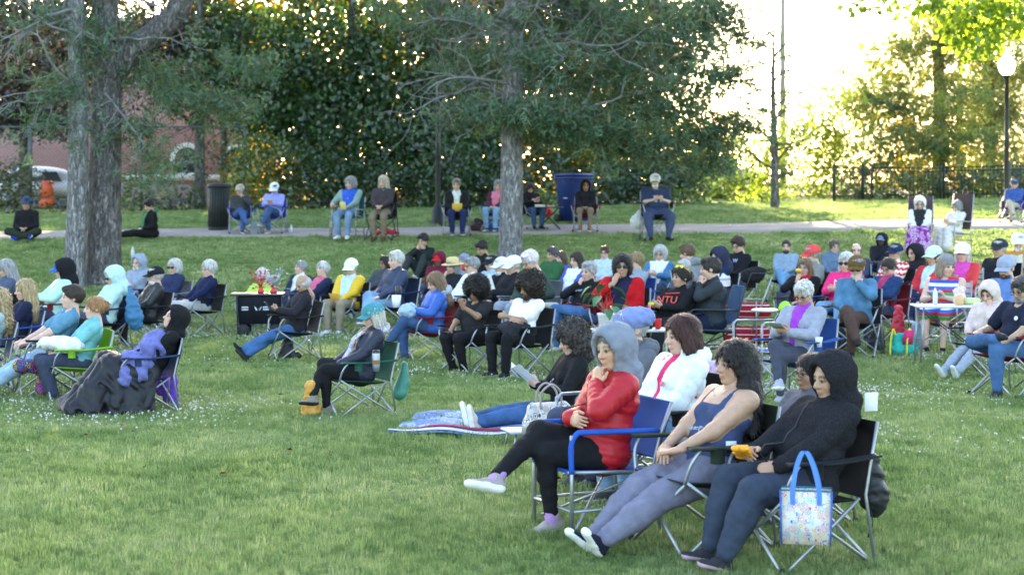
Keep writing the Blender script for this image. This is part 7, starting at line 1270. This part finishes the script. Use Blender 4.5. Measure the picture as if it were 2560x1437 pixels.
frame_chair(tuple(gpt(1925, 208)), yaw(60), (.02, .07, .33), 'empty royal blue folding chair with white frame', 'metal', web=False, hz=.36, high=.72); thing('towel', soft([cone((0, 0, .1), (.02, 0, -.12), .075, .09), cone((.02, 0, -.12), (.0, 0, -.22), .08, .06)], .014, M['cloth'], .008, .09, 71), at_s(1963, 790, 205), 'lime green towel draped over the white-framed blue chair', 'towel', (.30, .55, .05)); thing('lid_tray', MB().lathe([(0, 0), (.15, .0), (.17, .015), (.15, .03), (0, .035)], n=20).mesh('lid_tray', M['plastic']), at_s(1912, 778, 205), 'pale round lid resting on the blue chair', 'lid', (.62, .66, .55))
M['pink_print'] = motif('pink_print', (.55, .36, .52), [(.66, .5, .62), (.4, .2, .4)], 40, .9); thing('storage_bag', soft([cone((-.12, 0, .09), (.12, 0, .09), .09, .09), cone((-.12, 0, .24), (.12, 0, .24), .07, .07)], .014, M['pink_print'], .005, .1, 72, .1), gpt(1790, 226), 'mottled pink storage bag under the steel blue chair', 'bag')
i = PEOPLE['minth']; thing('backpack', soft([cone((0, 0, .28), (.03, 0, .05), .075, .12), cone((.03, 0, .05), (.05, 0, -.05), .11, .09), cone((-.03, 0, .45), (-.02, 0, .28), .03, .05)], .014, M['nylon'], .01, .09, 73), at_s(330, 800, 178), 'teal-blue backpack hanging behind the mint hood', 'bag', (.03, .14, .27))
# along the path: cooler, bags, umbrella, tables, bottles
o = empty('cooler', tuple(gpt(1236, 101)), .1, label='blue cooler with white lid left of the lone pine', cat='cooler'); ob('body', MB().box((0, 0, .15), (.42, .3, .3), bev=.03).mesh('body', M['plastic']), o, color=(.02, .09, .42)); ob('lid', MB().box((0, 0, .335), (.44, .32, .075), bev=.025).mesh('lid', M['plastic']), o, color=(.66, .70, .72)); ob('handle', MB().tube([(-.2, -.17, .25), (-.2, -.19, .32), (.2, -.19, .32), (.2, -.17, .25)], .012, 6).mesh('handle', M['plastic']), o, color=(.7, .72, .74))
thing('duffel_bag', soft([cone((-.09, 0, .12), (.09, 0, .12), .12, .12), cone((-.06, 0, .28), (.06, 0, .26), .05, .05)], .018, M['leather'], .012, .09, 74), gpt(1196, 101), 'dark brown slouchy bag beside the blue cooler', 'bag', (.055, .028, .026)); thing('umbrella', soft([cone((-.30, 0, .05), (0, 0, .09), .03, .085), cone((0, 0, .09), (.3, 0, .05), .085, .03)], .014, M['nylon'], .008, .06, 75), gpt(966, 102), 'red folded umbrella lying at the feet in tan trousers', 'umbrella', (.5, .015, .03), -.06)
o = empty('side_table', tuple(gpt(846, 103)), 0, label='small folding side table left of the sage jacket', cat='table'); ob('table_top', MB().box((0, 0, .5), (.46, .36, .02), bev=.005).mesh('table_top', M['plastic']), o, color=(.3, .33, .34)); [ob('leg', MB().tube([(sx*.2, sy*.14, 0), (sx*.18, sy*.14, .5)], .01, 6).mesh('leg', M['metal']), o) for sx in (-1, 1) for sy in (-1, 1)]
BT = [(0, 0), (.034, 0), (.036, .13), (.014, .19), (.016, .215), (0, .22)]; bt = MB().lathe(BT, n=12).mesh('bottle', M['plastic']); p = gpt(846, 103, .51); thing('bottle', bt, p, 'water bottle on the small side table by the sage jacket', 'bottle', (.55, .62, .66)); thing('bottle', bt, gpt(728, 100), 'clear water bottle standing by the lavender person', 'bottle', (.62, .70, .74)); thing('bottle', bt, gpt(332, 112), 'clear bottle on the bank by the green scarf', 'bottle', (.6, .64, .66), scale=1.2); thing('bottle', bt, gpt(1918, 208), 'small clear bottle standing under the empty blue chair', 'bottle', (.6, .64, .62), scale=1.2)
o = thing('cooler_bag', MB().box((0, 0, .16), (.28, .2, .32), bev=.03).mesh('cooler_bag', M['camp']), gpt(640, 101), 'grey cooler bag between the two blue chairs on the path', 'bag', (.22, .26, .28)); ob('strap', MB().tube([(-.1, 0, .32), (-.06, 0, .46), (.06, 0, .46), (.1, 0, .32)], .012, 6).mesh('strap', M['camp']), o, color=(.4, .45, .42))
o = empty('side_table', tuple(gpt(1372, 101)), -.1, label='dark folding table with books right of the pine trunk', cat='table'); ob('table_top', MB().box((0, 0, .56), (.68, .4, .025), bev=.006).mesh('table_top', M['plastic']), o, color=(.05, .045, .04)); [ob('leg', MB().tube([(sx*.3, sy*.15, 0), (-sx*.25, sy*.15, .56)], .011, 6).mesh('leg', M['metal_dark']), o) for sx in (-1, 1) for sy in (-1, 1)]
p = gpt(1350, 101, .575); thing('book', MB().box((0, 0, .03), (.26, .2, .06), bev=.006).mesh('book', M['paper']), p, 'white-edged thick book on the dark folding table', 'book', (.6, .6, .58)); thing('book', MB().box((0, 0, .02), (.2, .16, .04), bev=.006).mesh('book', M['paper']), p+[.26, 0, 0], 'pink-edged thin book on the dark folding table', 'book', (.6, .36, .38)); thing('cushion', soft([ell((0, 0, .12), (.14, .1, .12))], .016, M['cloth'], .006, .08, 76), gpt(1366, 99, .25), 'red bag hanging under the dark folding table', 'bag', (.5, .02, .03))
thing('plastic_bag', soft([ell((0, 0, .18), (.17, .14, .17)), cone((0, 0, .3), (.03, 0, .42), .06, .03)], .016, M['nylon'], .014, .08, 77), gpt(1594, 106, .22), 'white plastic shopping bag hanging beside the bearded person in the white cap', 'bag', (.62, .62, .62)); thing('cup', MB().lathe([(0, 0), (.03, 0), (.04, .1), (.036, .1), (.03, .01)], n=12).mesh('cup', M['plastic']), at_s(2047, 867, 246), 'white paper cup in the chair arm of the reader', 'cup', (.6, .6, .6), scale=1.0); thing('cup', MB().lathe([(0, 0), (.03, 0), (.04, .1), (.036, .1), (.03, .01)], n=12).mesh('cup', M['plastic']), at_s(991, 768, 190), 'white cup with red lid beside the royal blue jacket', 'cup', (.74, .74, .74), scale=1.6); thing('thermos', MB().lathe([(0, 0), (.04, 0), (.04, .2), (.034, .21), (0, .215)], n=14).mesh('thermos', M['plastic']), at_s(996, 755, 186), 'black thermos beside the white cup', 'thermos', (.02, .02, .022))
i = PEOPLE['blue']; thing('lap_bag', soft([ell((.32, 0, i['hz']+.2), (.12, .13, .10))], .014, M['nylon'], .012, .07, 78), i['loc'], 'pale blue bag on the lap of the royal blue jacket', 'bag', (.30, .42, .58), i['rot']); i = PEOPLE['wtee']; thing('lap_jacket', soft([ell((.2, .05, i['hz']+.13), (.2, .16, .07)), ell((.34, .14, i['hz']+.06), (.09, .08, .1))], .014, M['cloth'], .012, .08, 79), i['loc'], 'dark jacket with small badge on the lap of the white T-shirt', 'jacket', (.022, .022, .026), i['rot']); thing('chair_sack', soft([cone((0, 0, .1), (.02, 0, -.1), .05, .075), cone((.02, 0, -.1), (.04, 0, -.17), .07, .05)], .013, M['nylon'], .008, .08, 80), at_s(1368, 828, 200), 'black chair sack hanging behind the white T-shirt', 'sack', (.016, .016, .018), i['rot'])
# lettering and marks on clothing
def chest(key, body, size, color, up=.33, out=.2, side=0, sx=1): i = PEOPLE[key]; q = i['hip']+up*i['u']+out*i['f']+[0, side, 0]; R = np.stack([[0, 1, 0], i['u'], i['f']], 1); t = words(i['o'], body, tuple(q*i['sc']), Matrix(R.tolist()).to_euler(), size*i['sc'], color, sx=sx); return t
chest('print', 'NTU', .13, (.75, .10, .08), .29, .232, sx=1.3); i = PEOPLE['print']
for a_, b_, up_ in ((-.16, .12, .21), (-.05, .18, .375)): q = i['hip']+up_*i['u']+.226*i['f']; ob('underline', MB().tube([(q+[0, a_, 0])*i['sc'], (q+[0, b_, 0]+.02*i['u'])*i['sc']], .006, 5).mesh('underline', M['paper']), i['o'], color=(.75, .10, .08))
chest('pink', 'MN', .11, (.8, .7, .74), .33, .215); chest('wbadge', 'W', .09, (.45, .5, .8), .36, .165, .06); chest('path9', 'U', .2, (.6, .62, .75), .24, .31, sx=1.6); chest('sweat', 'CREW', .055, (.3, .45, .6), .36, .172) if 0 else None
for key, cc, up_, out, wd, hh in (('sweat', (.35, .42, .55), .35, .168, .15, .03), ('bkhood', (.6, .4, .02), .3, .18, .06, .05), ('reader', (.6, .2, .3), .30, .17, .05, .04), ('curl', (.5, .52, .56), .26, .19, .16, .12), ('path3', (.7, .5, .55), .3, .165, .14, .05), ('polo', (.7, .72, .74), .33, .15, .05, .05), ('whood', (.65, .2, .22), .30, .19, .04, .04), ('tank', (.40, .46, .56), .20, .165, .16, .012), ('btee', (.4, .03, .04), .3, .135, .05, .04), ('path7', (.5, .35, .4), .28, .165, .1, .04)):
    i = PEOPLE[key]; q = i['hip']+up_*i['u']+out*i['f']+[0, .07 if key in ('reader', 'polo', 'whood') else 0, 0]; R = np.stack([[0, 1, 0], i['u'], i['f']], 1); m = MB(); g = np.random.default_rng(len(key)+int(wd*100))
    if key in ('curl', 'tank', 'sweat', 'path3'):
        for k_ in range(16): m.box((g.uniform(-.5, .5)*wd, g.uniform(-.5, .5)*hh*(3 if key == 'tank' else 1), 0), (g.uniform(.008, .03), g.uniform(.004, .016), .002), Rz(g.uniform(-40, 40)))
    else: m.lathe([(0, -.001), (wd/2, -.001), (wd/2, .001), (0, .001)], n=12)
    o_ = ob('print', m.mesh('print', M['paper']), i['o'], color=cc); o_.matrix_local = Matrix.LocRotScale(Vector(q*i['sc']), Matrix(R.tolist()).to_quaternion(), Vector((i['sc'],)*3))
for key, cc in (('yellow', (.1, .2, .16)), ('wcap1', (.05, .25, .2)), ('path2', (.3, .3, .4)), ('mask', (.6, .65, .7)), ('coral', (.75, .7, .7)), ('bkcap', (.5, .52, .55)), ('redcap', (.7, .65, .65))):
    i = PEOPLE[key]; HM = Matrix.LocRotScale(Vector(i['hc']*i['sc']), Matrix(i['RH'].tolist()).to_quaternion(), Vector((i['sc']*1.05,)*3)); q = ob('cap_mark', MB().lathe([(0, 0), (.02, 0), (.02, .004), (0, .004)], n=10).mesh('cap_mark', M['paper']), i['o'], color=cc); q.matrix_local = HM @ Matrix.LocRotScale(Vector((.094, 0, .085)), Matrix(Ry(65).tolist()).to_quaternion(), None)
i = PEOPLE['print']; HM = Matrix.LocRotScale(Vector(i['hc']*i['sc']), Matrix(i['RH'].tolist()).to_quaternion(), Vector((i['sc']*1.12,)*3)); q = ob('sunglasses', hat_mesh('sunglasses', 0), i['o'], color=(.8, .65, .02)); q.matrix_local = HM @ Matrix.LocRotScale(Vector((-.055, 0, .07)), Matrix(Ry(-35).tolist()).to_quaternion(), None)
# pendant of the person in the tank top
i = PEOPLE['tank']; q = i['hip']+.42*i['u']+.125*i['f']; a = np.linspace(-1, 1, 13); pts = np.array([q+[0, .075*t, 0]+.07*(t*t)*i['u']-.03*t*t*i['f'] for t in a])*i['sc']; o_ = ob('necklace', MB().tube(pts, .0022, 4).lathe([(0, -.02), (.012, -.008), (.008, .006), (0, .012)], tuple(q*i['sc']), 8).mesh('necklace', M['metal']), i['o'])
# fallen leaves
g = np.random.default_rng(90); m = MB()
for _ in range(70):
    d = g.uniform(11, 34); X = g.uniform(-.3, .32)*d; z_ = gz(X, d)+.05; a = g.uniform(0, 6.28); L_ = g.uniform(.04, .08); c_, s2 = math.cos(a), math.sin(a); m.add([(X, d, z_), (X+L_*c_*.5-L_*s2*.4, d+L_*s2*.5+L_*c_*.4, z_+.025), (X+L_*c_, d+L_*s2, z_+.01), (X+L_*c_*.5+L_*s2*.4, d+L_*s2*.5-L_*c_*.4, z_+.02)], [[0, 1, 2, 3]])
ob('fallen_leaves', m.mesh('fallen_leaves', simple('dry_leaf', (.16, .07, .03), .9, var=.4), smooth=False), label='brown fallen leaves scattered on the lawn', cat='leaves', kind='stuff')
